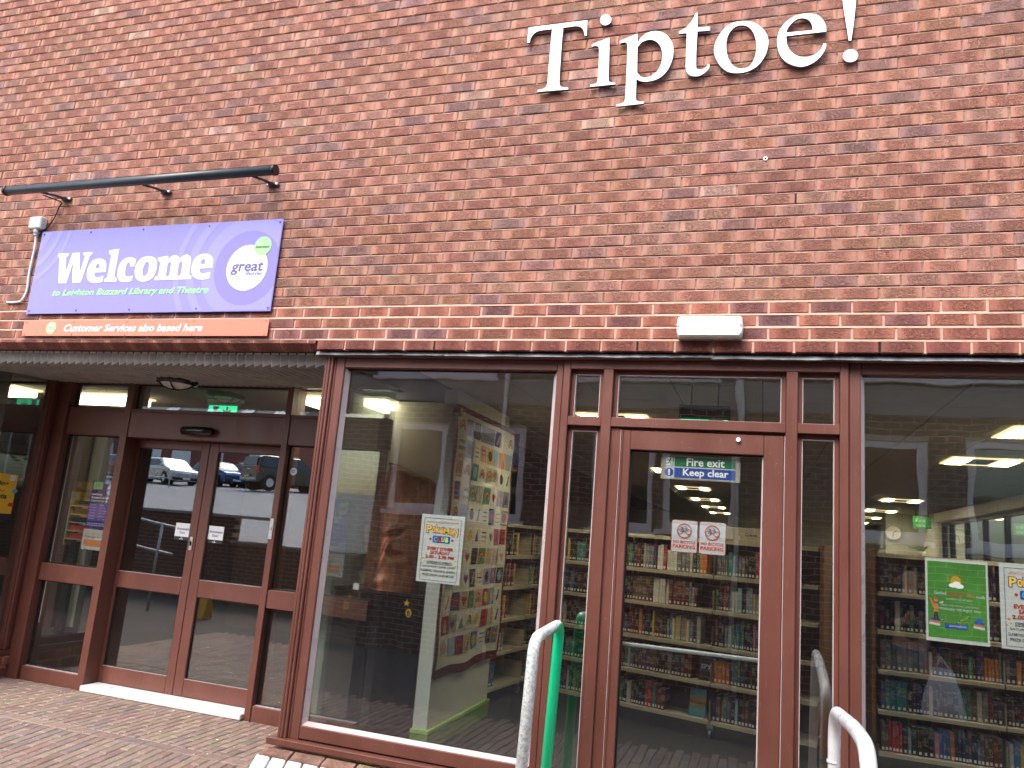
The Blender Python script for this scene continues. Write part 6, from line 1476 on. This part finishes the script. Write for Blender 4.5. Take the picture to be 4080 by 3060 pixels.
# ------------------------------------------------------------------ the building across the passage (seen in the glass)
ob = empty('brick_building'); tag(ob, 'dark brick building with white sash windows reflected in the library glass', 'building')
OY = -5.6; OX0, OX1, OZ = -6.7, 9.0, 5.3
WIN = [(-5.30, -4.45, 1.84, 3.12), (-4.15, -3.22, 1.80, 3.12), (-2.25, -1.38, 1.80, 3.12), (-1.26, -.33, 1.84, 3.10), (.92, 1.87, 1.92, 3.16), (2.34, 3.28, 1.88, 3.18), (5.0, 5.9, 1.9, 3.16), (6.4, 7.3, 1.9, 3.16)]
UPW = [(-5.70, -3.80, 3.86, 4.9), (-2.50, -.62, 3.86, 4.9), (.95, 2.9, 3.92, 4.9), (4.6, 6.5, 3.9, 4.9)]
OC = [((0.13, 0.065, 0.048), 10), ((0.15, 0.075, 0.055), 10), ((0.11, 0.065, 0.055), 5), ((0.17, 0.085, 0.06), 4)]
obk = Bonded(); z = -.15; k = 0
while z < OZ:
    x = OX0 - (PITCH_X / 2 if k % 2 else 0)
    while x < OX1:
        cz = z + .0325
        if x >= OX0 - .01:
            a, b_ = x, x + PITCH_X
            for w in WIN + UPW:
                if w[2] - .02 < cz < w[3] + .03:
                    if a < w[0] < b_: b_ = w[0]
                    elif a < w[1] < b_: a = w[1]
                    elif w[0] <= a and b_ <= w[1]: b_ = a
            if b_ - a > .04 and not (3.44 < cz < 3.84): obk.add(Matrix.Translation(((a + b_) / 2, OY + .012, cz)) @ Matrix.Rotation(R(180), 4, 'Z'), b_ - a - .0105, .065, .06, .004, pick(OC))
            x += PITCH_X; continue
        if x < OX0 - .01: obk.add(Matrix.Translation((OX0 + .056, OY + .012, z + .0325)) @ Matrix.Rotation(R(180), 4, 'Z'), .102, .065, .06, .004, pick(OC)); x += PITCH_X; continue
        cx_, cz = x + .1125, z + .0325
        if not any(a - .05 < cx_ < b_ + .05 and c_ - .02 < cz < d_ + .03 for a, b_, c_, d_ in WIN + UPW) and not (3.44 < cz < 3.84): obk.add(Matrix.Translation((cx_, OY + .012, cz)) @ Matrix.Rotation(R(180), 4, 'Z'), .2145, .065, .06, .004, pick(OC))
        x += PITCH_X
    z += .075; k += 1
tag(obk.build('brickwork', 'brick_a', ob), kind='stuff')
zs = MB()
holesx = sorted(WIN)
zs.box(OX0, OX1, OY - .35, OY + .004, -.3, 1.80)
def wallseg(x0, x1, z0, z1): zs.box(x0, x1, OY - .30, OY + .004, z0, z1)
edges = [OX0] + [v for w in WIN for v in (w[0], w[1])] + [OX1]
for i in range(0, len(edges), 2): wallseg(edges[i], edges[i + 1], 1.80, 3.18)
for w in WIN: 
    if w[2] > 1.8: wallseg(w[0], w[1], 1.80, w[2])
    wallseg(w[0], w[1], w[3], 3.18)
wallseg(OX0, OX1, 3.18, 3.86)
edges = [OX0] + [v for w in UPW for v in (w[0], w[1])] + [OX1]
for i in range(0, len(edges), 2): wallseg(edges[i], edges[i + 1], 3.86, 4.9)
wallseg(OX0, OX1, 4.9, OZ)
zs.box(OX0 - .01, OX0 + .2, -16, OY - .3, -.3, OZ)
MT['mortar_l'] = plain('pale buff mortar', (0.50, 0.44, 0.37), 0.9, var=.1)
zs.build('wall', 'mortar_l', ob)
mb = MB(); mb.bbox(OX0, OX1, OY - .02, OY + .03, 3.45, 3.83, .01)
for x in (-3.0, -.1, 2.55, 5.5): mb.box(x, x + .02, OY + .031, OY + .033, 3.45, 3.83)
mb.build('concrete_band', 'concrete', ob)
box('roof', 'concrete', OX0 - .2, OX1, -16, OY + .25, OZ, OZ + .2, ob)
def owin(a, b_, c_, d_, lights=1):
    mb = MB(); y0, y1 = OY - .08, OY - .01
    for p0, p1, q0, q1 in ((a, a + .09, c_, d_), (b_ - .09, b_, c_, d_), (a + .09, b_ - .09, c_, c_ + .10), (a + .09, b_ - .09, d_ - .09, d_)): mb.bbox(p0, p1, y0, y1, q0, q1, .006)
    for i in range(1, lights):
        x = a + (b_ - a) * i / lights; mb.bbox(x - .04, x + .04, y0, y1, c_ + .1, d_ - .09, .006)
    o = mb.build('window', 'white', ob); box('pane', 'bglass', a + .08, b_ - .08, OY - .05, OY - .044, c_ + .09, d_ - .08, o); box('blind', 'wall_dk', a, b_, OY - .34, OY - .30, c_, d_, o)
    mb = MB(); mb.bbox(a - .07, b_ + .07, OY - .02, OY + .07, c_ - .06, c_, .008); mb.build('sill', 'white', o)
    return o
for w in WIN: owin(*w)
for w in UPW: owin(*w, lights=4)
for x in (-3.55, -.32, 3.9):
    mb = MB(); mb.tube([(x, OY + .06, -.1), (x, OY + .06, 3.4), (x, OY + .09, 3.6), (x, OY + .09, 5.2)], .036, 10); mb.build('downpipe', 'white', ob)

# ------------------------------------------------------------------ car park rising behind a low wall
def az_(y): return 1.02 + .0705 * (-5.6 - y)
mb = MB(); mb.add([(-75, -5.7, az_(-5.7)), (-6.9, -5.7, az_(-5.7)), (-6.9, -36, az_(-36)), (-75, -36, az_(-36))], [(3, 2, 1, 0)]); mb.add([(-75, -5.7, az_(-5.7) - .3), (-6.9, -5.7, az_(-5.7) - .3), (-6.9, -36, az_(-36) - .3), (-75, -36, az_(-36) - .3)], [(0, 1, 2, 3)])
o = mb.build('car_park', 'asphalt'); tag(o, kind='structure')
mb = MB(); mb.add([(-250, -36, az_(-36) - .02), (250, -36, az_(-36) - .02), (250, -300, 3.2), (-250, -300, 3.2)], [(3, 2, 1, 0)]); o = mb.build('ground', 'asphalt'); tag(o, kind='structure')
mb = MB(); mb.add([(-250, 300, -1.3), (-250, 23.3, -1.3), (250, 23.3, -1.3), (250, 300, -1.3)], [(0, 1, 2, 3)]); mb.add([(8.6, 23.3, -1.3), (8.6, -5, -1.3), (250, -5, -1.3), (250, 23.3, -1.3)], [(0, 1, 2, 3)]); o = mb.build('ground', 'asphalt'); tag(o, kind='structure')
rw = empty('retaining_wall'); tag(rw, 'low dark brick wall with a grey coping holding up the car park', 'wall')
rbk = Bonded()
def rwall(x0, x1, z1):
    z = -.15; k = 0
    while z < z1 - .03:
        x = x0 - (PITCH_X / 2 if k % 2 else 0)
        while x < x1: rbk.add(Matrix.Translation((x + .1125, OY + .1, z + .0325)) @ Matrix.Rotation(R(180), 4, 'Z'), .2145, .065, .06, .004, pick(OC)); x += PITCH_X
        z += .075; k += 1
rwall(-26, -9.7, 1.47); rwall(-9.7, -6.9, 1.0)
tag(rbk.build('brickwork', 'brick_a', rw), kind='stuff')
mb = MB(); mb.box(-26, -9.7, OY - .12, OY + .088, -.3, 1.47); mb.box(-9.7, -6.9, OY - .12, OY + .088, -.3, 1.0); mb.build('core', 'mortar', rw)
x = -26
while x < -9.8: box('coping_stone', 'concrete', x, x + .895, OY - .16, OY + .16, 1.472, 1.535, rw, .01); x += .9
x = -9.69
while x < -7.0: box('coping_stone', 'concrete', x, x + .895, OY - .16, OY + .16, 1.002, 1.055, rw, .01); x += .9
rr_ = empty('ramp_rail'); tag(rr_, 'long grey tubular handrail on posts in front of the low brick wall', 'handrail')
for dz in (0, -.45):
    mb = MB(); mb.tube([(-15, -3.2, 2.0 + dz), (-9.8, -3.6, 1.30 + dz), (-9.4, -3.64, 1.25 + dz)], .024, 10); mb.build('rail_tube', 'steel', rr_)
for x in (-13.6, -12.3, -11, -9.7): 
    t = (x + 14) / 4.4; mb = MB(); mb.tube([(x, -3.2 - .4 * t, -.13), (x, -3.2 - .4 * t, 1.96 - .66 * t)], .022, 8); mb.build('post', 'steel', rr_)
gp = empty('reflection_post', (-7.95, -1.0, 0)); tag(gp, 'slim green post standing in for a handrail reflection in the doors', 'post')
MT['postgreen'] = plain('green post paint', (0.0, 0.22, 0.09), 0.4)
mb = MB(); mb.tube([(0, 0, -.14), (0, 0, .92)], .028, 12); mb.build('shaft', 'postgreen', gp); mb = MB(); mb.tube([(0, 0, .92), (0, 0, .96)], [.03, .012], 12); mb.build('cap', 'yellow_p', gp)
fs_ = empty('floor_sign', (-8.6, -3.6, -.13)); tag(fs_, 'yellow folding wet floor sign reflected in the sliding doors', 'sign')
for s in (-1, 1):
    mb = MB(); T = Matrix.Translation((0, .12 * s, 0)) @ Matrix.Rotation(R(13 * s), 4, 'X'); mb.bbox(-.09, .09, -.008, .008, 0, .50, .004, T=T); mb.build('leg', 'yellow_p', fs_)

# railings between the cars and the road edge
rlg = empty('railing'); tag(rlg, 'grey car park railing in front of the parked cars', 'railing')
for i in range(7):
    x = -38 + i * 1.5; mb = MB(); mb.tube([(x, -25.4, az_(-25.4) - .02), (x, -25.4, az_(-25.4) + .95)], .03, 8); mb.build('post', 'steel', rlg)
for h in (.5, .95):
    mb = MB(); mb.tube([(-38, -25.4, az_(-25.4) + h), (-29.0, -25.4, az_(-25.4) + h)], .025, 8); mb.build('rail', 'steel', rlg)

def car_paint(name, col, metal=.5): return plain(name, col, .28, metal=metal, var=.02, coat=.8)
def car(lab, loc, rz, col, L=4.2, W=1.75, H=1.45, kind='hatch', plate='letter', rear=False):
    """x forward; wheels touch z = 0"""
    r_ = empty('parked_car', loc, rz); tag(r_, lab, 'car', 'cars parked in the car park opposite')
    m = car_paint(lab[:20], col)
    hl = L / 2
    if kind == 'pickup': prof = [(-hl, .55), (-hl, 1.18), (-hl + .1, H - .12), (-hl + .45, H), (hl - 2.2, H), (hl - 1.35, 1.20), (hl - .15, 1.08), (hl, .85), (hl, .5)]; belt = 1.17
    elif kind == 'estate': prof = [(-hl, .5), (-hl + .02, .9), (-hl + .18, 1.0), (-hl + .55, H - .06), (-hl + 1.1, H), (hl - 1.9, H - .03), (hl - 1.0, .98), (hl - .15, .80), (hl, .62), (hl, .4)]; belt = .95
    else: prof = [(-hl, .45), (-hl + .02, .92), (-hl + .12, 1.0), (-hl + .4, H - .05), (-hl + .9, H), (hl - 1.75, H - .03), (hl - .95, 1.0), (hl - .15, .82), (hl, .62), (hl, .38)]; belt = .97
    bot = .22 if kind != 'pickup' else .38
    loops = [(-hl, bot)] + prof + [(hl, bot)]
    def top(x):
        for a, b in zip(prof[:-1], prof[1:]):
            if a[0] <= x <= b[0] and b[0] > a[0]: return a[1] + (b[1] - a[1]) * (x - a[0]) / (b[0] - a[0])
        return prof[-1][1]
    mb = MB(); nX = 36; ring = []
    for i in range(nX + 1):
        x = -hl + L * i / nX; zt = top(x); e = 1 - .10 * abs(2 * i / nX - 1) ** 4; w = W / 2 * e
        zb = min(belt, zt); tw = w * (1 - .19 * max(0, zt - belt) / (H - belt)) if zt > belt else w * .93
        ring.append([(x, -w * .94, bot), (x, -w, bot + .2), (x, -w, zb - .06), (x, -w * .97, zb), (x, -tw * 1.0, zt - .05 if zt > belt else zb), (x, -tw * .86, zt), (x, 0, zt + .015), (x, tw * .86, zt), (x, tw * 1.0, zt - .05 if zt > belt else zb), (x, w * .97, zb), (x, w, zb - .06), (x, w, bot + .2), (x, w * .94, bot)])
    vs = [p for q in ring for p in q]; nR = 13
    fs = [(i * nR + k_, i * nR + k_ + 1, (i + 1) * nR + k_ + 1, (i + 1) * nR + k_) for i in range(nX) for k_ in range(nR - 1)]
    fs += [tuple(range(nR))[::-1], tuple(nX * nR + k_ for k_ in range(nR))]
    mb.add(vs, fs, 0, False); mb.build('body', m, r_)
    # side glass
    if kind == 'pickup': sides = [[(-hl + .2, belt + .06), (-hl + .35, H - .12), (-.75, H - .12), (-.75, belt + .06)], [(-.62, belt + .06), (-.62, H - .12), (hl - 2.3, H - .1), (hl - 1.55, belt + .06)]]
    else: sides = [[(-hl + .45, belt + .03), (-hl + .72, H - .12), (-.35, H - .09), (-.35, belt + .03)], [(-.27, belt + .03), (-.27, H - .09), (hl - 1.95, H - .12), (hl - 1.25, belt + .03)]]
    for s in (-1, 1):
        for P_ in sides:
            mb = MB(); V_ = []
            for x, z in P_:
                f_ = (z - belt) / (H - belt); y = W / 2 * (.985 - .19 * f_) ; V_.append((x, s * (y + .012), z))
            mb.add(V_, [(0, 1, 2, 3)]); mb.build('side_window', 'cglass', r_)
    if kind == 'pickup': fw = [(hl - 2.17, H - .02), (hl - 1.42, 1.24)]; rw_ = [(-hl + .005, 1.27), (-hl + .085, H - .16)]
    else: fw = [(hl - 1.85, H - .06), (hl - 1.05, belt + .05)]; rw_ = [(-hl + .14, belt + .08), (-hl + .36, H - .10)]
    for nm, pr in (('windscreen', fw), ('rear_window', rw_)):
        (xa, za), (xb, zb) = pr; d = .02 if nm == 'windscreen' else -.02; ya, yb = W / 2 * .70, W / 2 * .80
        if nm == 'rear_window': ya, yb = yb, ya
        mb = MB(); mb.add([(xa + d, -ya, za + .012), (xa + d, ya, za + .012), (xb + d, yb, zb + .012), (xb + d, -yb, zb + .012)], [(0, 1, 2, 3)]); mb.build(nm, 'cglass', r_)
    wr = .31 if kind != 'pickup' else .38
    for x in (-hl + .78, hl - .80):
        for s in (-1, 1):
            mb = MB(); mb.tube([(x, s * (W / 2 - .20), wr), (x, s * (W / 2 + .015), wr)], wr, 20); w_ = mb.build('wheel', 'tyre', r_)
            mb = MB(); mb.tube([(x, s * (W / 2 + .0), wr), (x, s * (W / 2 + .022), wr)], wr * .62, 16); mb.build('rim', 'alu', w_)
            mb = MB(); mb.tube([(x, s * (W / 2 - .1), wr), (x, s * (W / 2 + .006), wr)], wr + .07, 20); mb.build('wheel_arch', 'black', r_)
    for s in (-1, 1):
        mb = MB(); mb.bbox(hl - .22, hl - .01, s * W / 2 * .60 - .17, s * W / 2 * .60 + .17, .62, .76, .03); mb.build('headlight', 'opal', r_)
        mb = MB(); mb.bbox(-hl - .012, -hl + .1, s * W / 2 * .84 - .09, s * W / 2 * .84 + .09, .78 if kind != 'pickup' else .82, 1.0 if kind != 'pickup' else 1.22, .02); mb.build('tail_light', 'red_p', r_)
        mb = MB(); mb.bbox(hl - 1.35, hl - 1.2, s * (W / 2 + .02) - .07, s * (W / 2 + .02) + .07, belt - .02, belt + .12, .02); mb.build('wing_mirror', m, r_)
    box('bumper', 'plastic', hl - .04, hl + .03, -W / 2 * .86, W / 2 * .86, bot + .04, bot + .20, r_, .02)
    box('bumper', 'steel' if kind == 'pickup' else 'plastic', -hl - .06, -hl + .02, -W / 2 * .9, W / 2 * .9, bot + .08, bot + .22, r_, .02)
    box('number_plate', 'letter', hl + .03, hl + .04, -.26, .26, bot + .08, bot + .19, r_); box('number_plate', 'yellow_p', -hl - .075, -hl - .061, -.26, .26, bot + .25, bot + .36, r_)
    if kind == 'pickup': box('tailgate_handle', 'alu', -hl - .02, -hl + .01, -.16, .16, 1.02, 1.07, r_)
    if kind != 'hatch':
        for s in (-1, 1):
            mb = MB(); mb.tube([(-hl + .8, s * W * .36, H + .05), (hl - 2.3, s * W * .36, H + .05)], .018, 6); mb.build('roof_rail', 'alu', r_)
    return r_
def gp_(x, y): return (x, y, az_(y) - .0)
# the cars point their noses or tails towards the library (+y)
car('silver hatchback nose on in the car park across the road', gp_(-33.0, -29.7), R(22), (.55, .56, .58), H=1.48)
car('deep red hatchback at the far end of the row behind the silver one', gp_(-37.2, -31.0), R(24), (.25, .01, .02))
car('blue estate car nose on between the silver hatchback and the pickup', gp_(-31.6, -32.4), R(24), (.03, .10, .32), kind='estate', L=4.4)
car('dark saloon tucked close beside the big pickup', gp_(-29.3, -33.2), R(22), (.06, .07, .08), kind='estate', L=4.5)
car('large dark grey covered pickup with its tail towards the library', gp_(-25.3, -30.5), R(-62), (.045, .05, .052), L=5.0, W=1.88, H=1.86, kind='pickup')
car('maroon people carrier parked behind the blue estate', gp_(-31.5, -38.0), R(20), (.10, .012, .02), H=1.6)
# far red building with skylights
fb = empty('terrace_building'); tag(fb, 'long red brick building with skylights in its slate roof beyond the cars', 'building')
box('wall', plain('distant red brick', (0.26, 0.085, 0.06), .9, var=.2), -70, -34, -50, -43, 2, 8.2, fb)
mb = MB(); mb.add([(-70.4, -42.6, 8.1), (-33.6, -42.6, 8.1), (-33.6, -47.5, 11.4), (-70.4, -47.5, 11.4), (-70.4, -52, 8.1), (-33.6, -52, 8.1)], [(0, 1, 2, 3), (3, 2, 5, 4), (0, 3, 4), (1, 5, 2)])
rf = mb.build('roof', plain('grey slate roof', (0.22, 0.21, 0.20), .85, var=.3, nscale=6), fb)
sl = Vector((0, -4.9, 3.3)).normalized(); nrm = Vector((0, 3.3, 4.9)).normalized()
for x in (-62, -58.5, -55, -50.8, -46.8, -43, -39.5, -36.5):
    b0 = Vector((x, -42.6, 8.1)) + sl * 1.3
    mb = MB(); mb.add([b0 + nrm * .08, b0 + Vector((1.2, 0, 0)) + nrm * .08, b0 + Vector((1.2, 0, 0)) + sl * 1.5 + nrm * .08, b0 + sl * 1.5 + nrm * .08], [(0, 1, 2, 3)]); mb.add([b0, b0 + Vector((1.2, 0, 0)), b0 + Vector((1.2, 0, 0)) + nrm * .079, b0 + nrm * .079], [(0, 1, 2, 3)])
    mb.build('skylight', 'white', rf)
for x in (-60, -52, -47.5, -44.6, -41.5, -37.5): 
    d_ = box('garage_door', 'white', x, x + 1.6, -42.99, -42.95, 3.2, 6.0, fb); box('window', 'cglass', x + .3, x + 1.3, -42.94, -42.93, 6.6, 7.6, fb)
leafy('tree', 'leafy tree standing between the far building and the car park', (-58, -38, 3.2), 3.0, 4.5, 9, 1200)
leafy('tree', 'rounded tree at the right edge of the car park', (-19, -44, 3.4), 3.2, 4.5, 10, 1200)

# ------------------------------------------------------------------ passer-by mirrored in the right hand glass
def person():
    root = empty('person', (1.47, -4.42, -.13)); tag(root, 'bald man in navy jacket holding a white carrier bag, mirrored in the window', 'person')
    def skin(name, joints, edges, mat, root_i=0, lev=2):
        me = bpy.data.meshes.new(name); me.from_pydata([j[:3] for j in joints], edges, []); o = bpy.data.objects.new(name, me); C.objects.link(o); o.parent = root
        sk = o.modifiers.new('s', 'SKIN'); sk.use_smooth_shade = True; me.skin_vertices if me.skin_vertices else None
        if not me.skin_vertices:
            bm = bmesh.new(); bm.from_mesh(me); bm.verts.layers.skin.verify(); bm.to_mesh(me); bm.free()
        for i, j in enumerate(joints):
            s = me.skin_vertices[0].data[i]; s.radius = (j[3], j[4] if len(j) > 4 else j[3]); s.use_root = (i == root_i)
        sb = o.modifiers.new('d', 'SUBSURF'); sb.levels = lev; sb.render_levels = lev
        me.materials.append(MT[mat]); return o
    MT['skin'] = plain('skin', (0.60, 0.36, 0.27), .5, var=.06); MT['navy'] = plain('navy jacket cloth', (0.018, 0.022, 0.05), .85); MT['denim'] = plain('dark blue denim', (0.03, 0.045, 0.10), .85)
    # one continuous figure: pelvis, chest, neck, head, arms, legs
    J = [(0, 0, .93, .15, .11), (0, .0, 1.12, .145, .11), (0, .0, 1.32, .17, .115), (0, -.01, 1.45, .11, .085), (0, .0, 1.53, .055, .055), (0, .012, 1.60, .075, .085), (0, .01, 1.67, .080, .095), (0, .0, 1.715, .062, .075),
         (.19, -.01, 1.40, .062, .06), (.24, -.02, 1.13, .048, .046), (.25, .07, .90, .035, .035), (.25, .10, .83, .04, .028),
         (-.19, -.01, 1.40, .062, .06), (-.25, .02, 1.14, .048, .046), (-.14, .22, 1.20, .036, .036), (-.06, .28, 1.24, .04, .03),
         (.10, 0, .86, .10, .10), (.115, .01, .50, .065, .068), (.12, -.02, .10, .045, .05), (-.10, 0, .86, .10, .10), (-.115, .02, .50, .065, .068), (-.12, .0, .10, .045, .05)]
    E_ = [(0, 1), (1, 2), (2, 3), (3, 4), (4, 5), (5, 6), (6, 7), (2, 8), (8, 9), (9, 10), (10, 11), (2, 12), (12, 13), (13, 14), (14, 15), (0, 16), (16, 17), (17, 18), (0, 19), (19, 20), (20, 21)]
    skin('body', J, E_, 'skin')
    g_ = lambda j, k_: (*j[:3], *(r + k_ for r in j[3:]))
    skin('jacket', [g_(J[i], .014) for i in (0, 1, 2)] + [(0, 0, 1.45, .10, .085)] + [g_(J[i], .014) for i in (8, 9, 10, 12, 13, 14)], [(0, 1), (1, 2), (2, 3), (2, 4), (4, 5), (5, 6), (2, 7), (7, 8), (8, 9)], 'navy')
    skin('trousers', [g_(J[i], .014) for i in (0, 16, 17, 18, 19, 20, 21)], [(0, 1), (1, 2), (2, 3), (0, 4), (4, 5), (5, 6)], 'denim')
    for s in (-1, 1):
        mb = MB(); mb.bbox(s * .12 - .05, s * .12 + .05, -.07, .19, 0.0, .09, .03); mb.build('shoe', 'plastic', root)
        for k_ in range(5):
            hx, hy, hz = ((.25, .10, .83) if s > 0 else (-.06, .28, 1.24))
            a = (k_ - 2) * .016; ln_ = (.05, .075, .08, .075, .055)[k_]
            pts = [(hx + a, hy + .01, hz - .01), (hx + a * 1.1, hy + .02, hz - .01 - ln_ * .55), (hx + a * 1.0, hy - .005, hz - .01 - ln_)] if s > 0 else [(hx + a, hy + .01, hz), (hx + a * 1.1, hy + .03, hz + ln_ * .5), (hx + a, hy + .035, hz + ln_)]
            mb = MB(); mb.tube(pts, [.010, .009, .007], 8); mb.build('finger', 'skin', root)
    mb = MB()
    for s in (-1, 1):
        bm = bmesh.new(); bmesh.ops.create_uvsphere(bm, u_segments=10, v_segments=8, radius=1); mb.bm(bm, 0, Matrix.Translation((s * .034, .098, 1.655)) @ Matrix.Diagonal((.014, .008, .007, 1)), True); bm.free()
    mb.build('eyes', 'black_p', root)
    mb = MB(); mb.tube([(0, .100, 1.66), (0, .122, 1.615), (0, .105, 1.605)], [.009, .016, .008], 8); mb.build('nose', 'skin', root)
    mb = MB(); mb.tube([(-.028, .093, 1.575), (0, .102, 1.573), (.028, .093, 1.575)], .006, 6); mb.build('mouth', 'red_p', root)
    for s in (-1, 1): mb = MB(); mb.tube([(s * .082, .0, 1.675), (s * .094, -.005, 1.655), (s * .084, .0, 1.625)], [.010, .014, .009], 8); mb.build('ear', 'skin', root)
person()
bg_ = empty('carrier_bag', (1.75, -4.28, -.13)); tag(bg_, 'white plastic carrier bag hanging from the reflected man\'s hand', 'bag')
mb = MB(); n = 18; vs = []; fs = []; rbg = random.Random(4)
prof = [(.30, .17, .10), (.33, .21, .13), (.45, .20, .12), (.60, .16, .09), (.74, .11, .05), (.80, .09, .03)]
for z_, a_, b_ in prof:
    for k_ in range(n):
        t = 2 * math.pi * k_ / n; q = 1 + .10 * math.sin(5 * t + z_ * 9) + rbg.uniform(-.05, .05); vs.append((a_ * q * math.cos(t), b_ * q * math.sin(t), z_))
for i in range(len(prof) - 1):
    for k_ in range(n): fs.append((i * n + k_, i * n + (k_ + 1) % n, (i + 1) * n + (k_ + 1) % n, (i + 1) * n + k_))
fs.append(tuple(range(n))[::-1]); mb.add(vs, fs, 0, True); mb.build('sack', 'white', bg_)
mb = MB()
for s in (-1, 1): mb.tube([(s * .06, 0, .79), (s * .03, 0, .86), (0, 0, .90)], [.02, .012, .008], 8)
mb.build('handle', 'white', bg_)
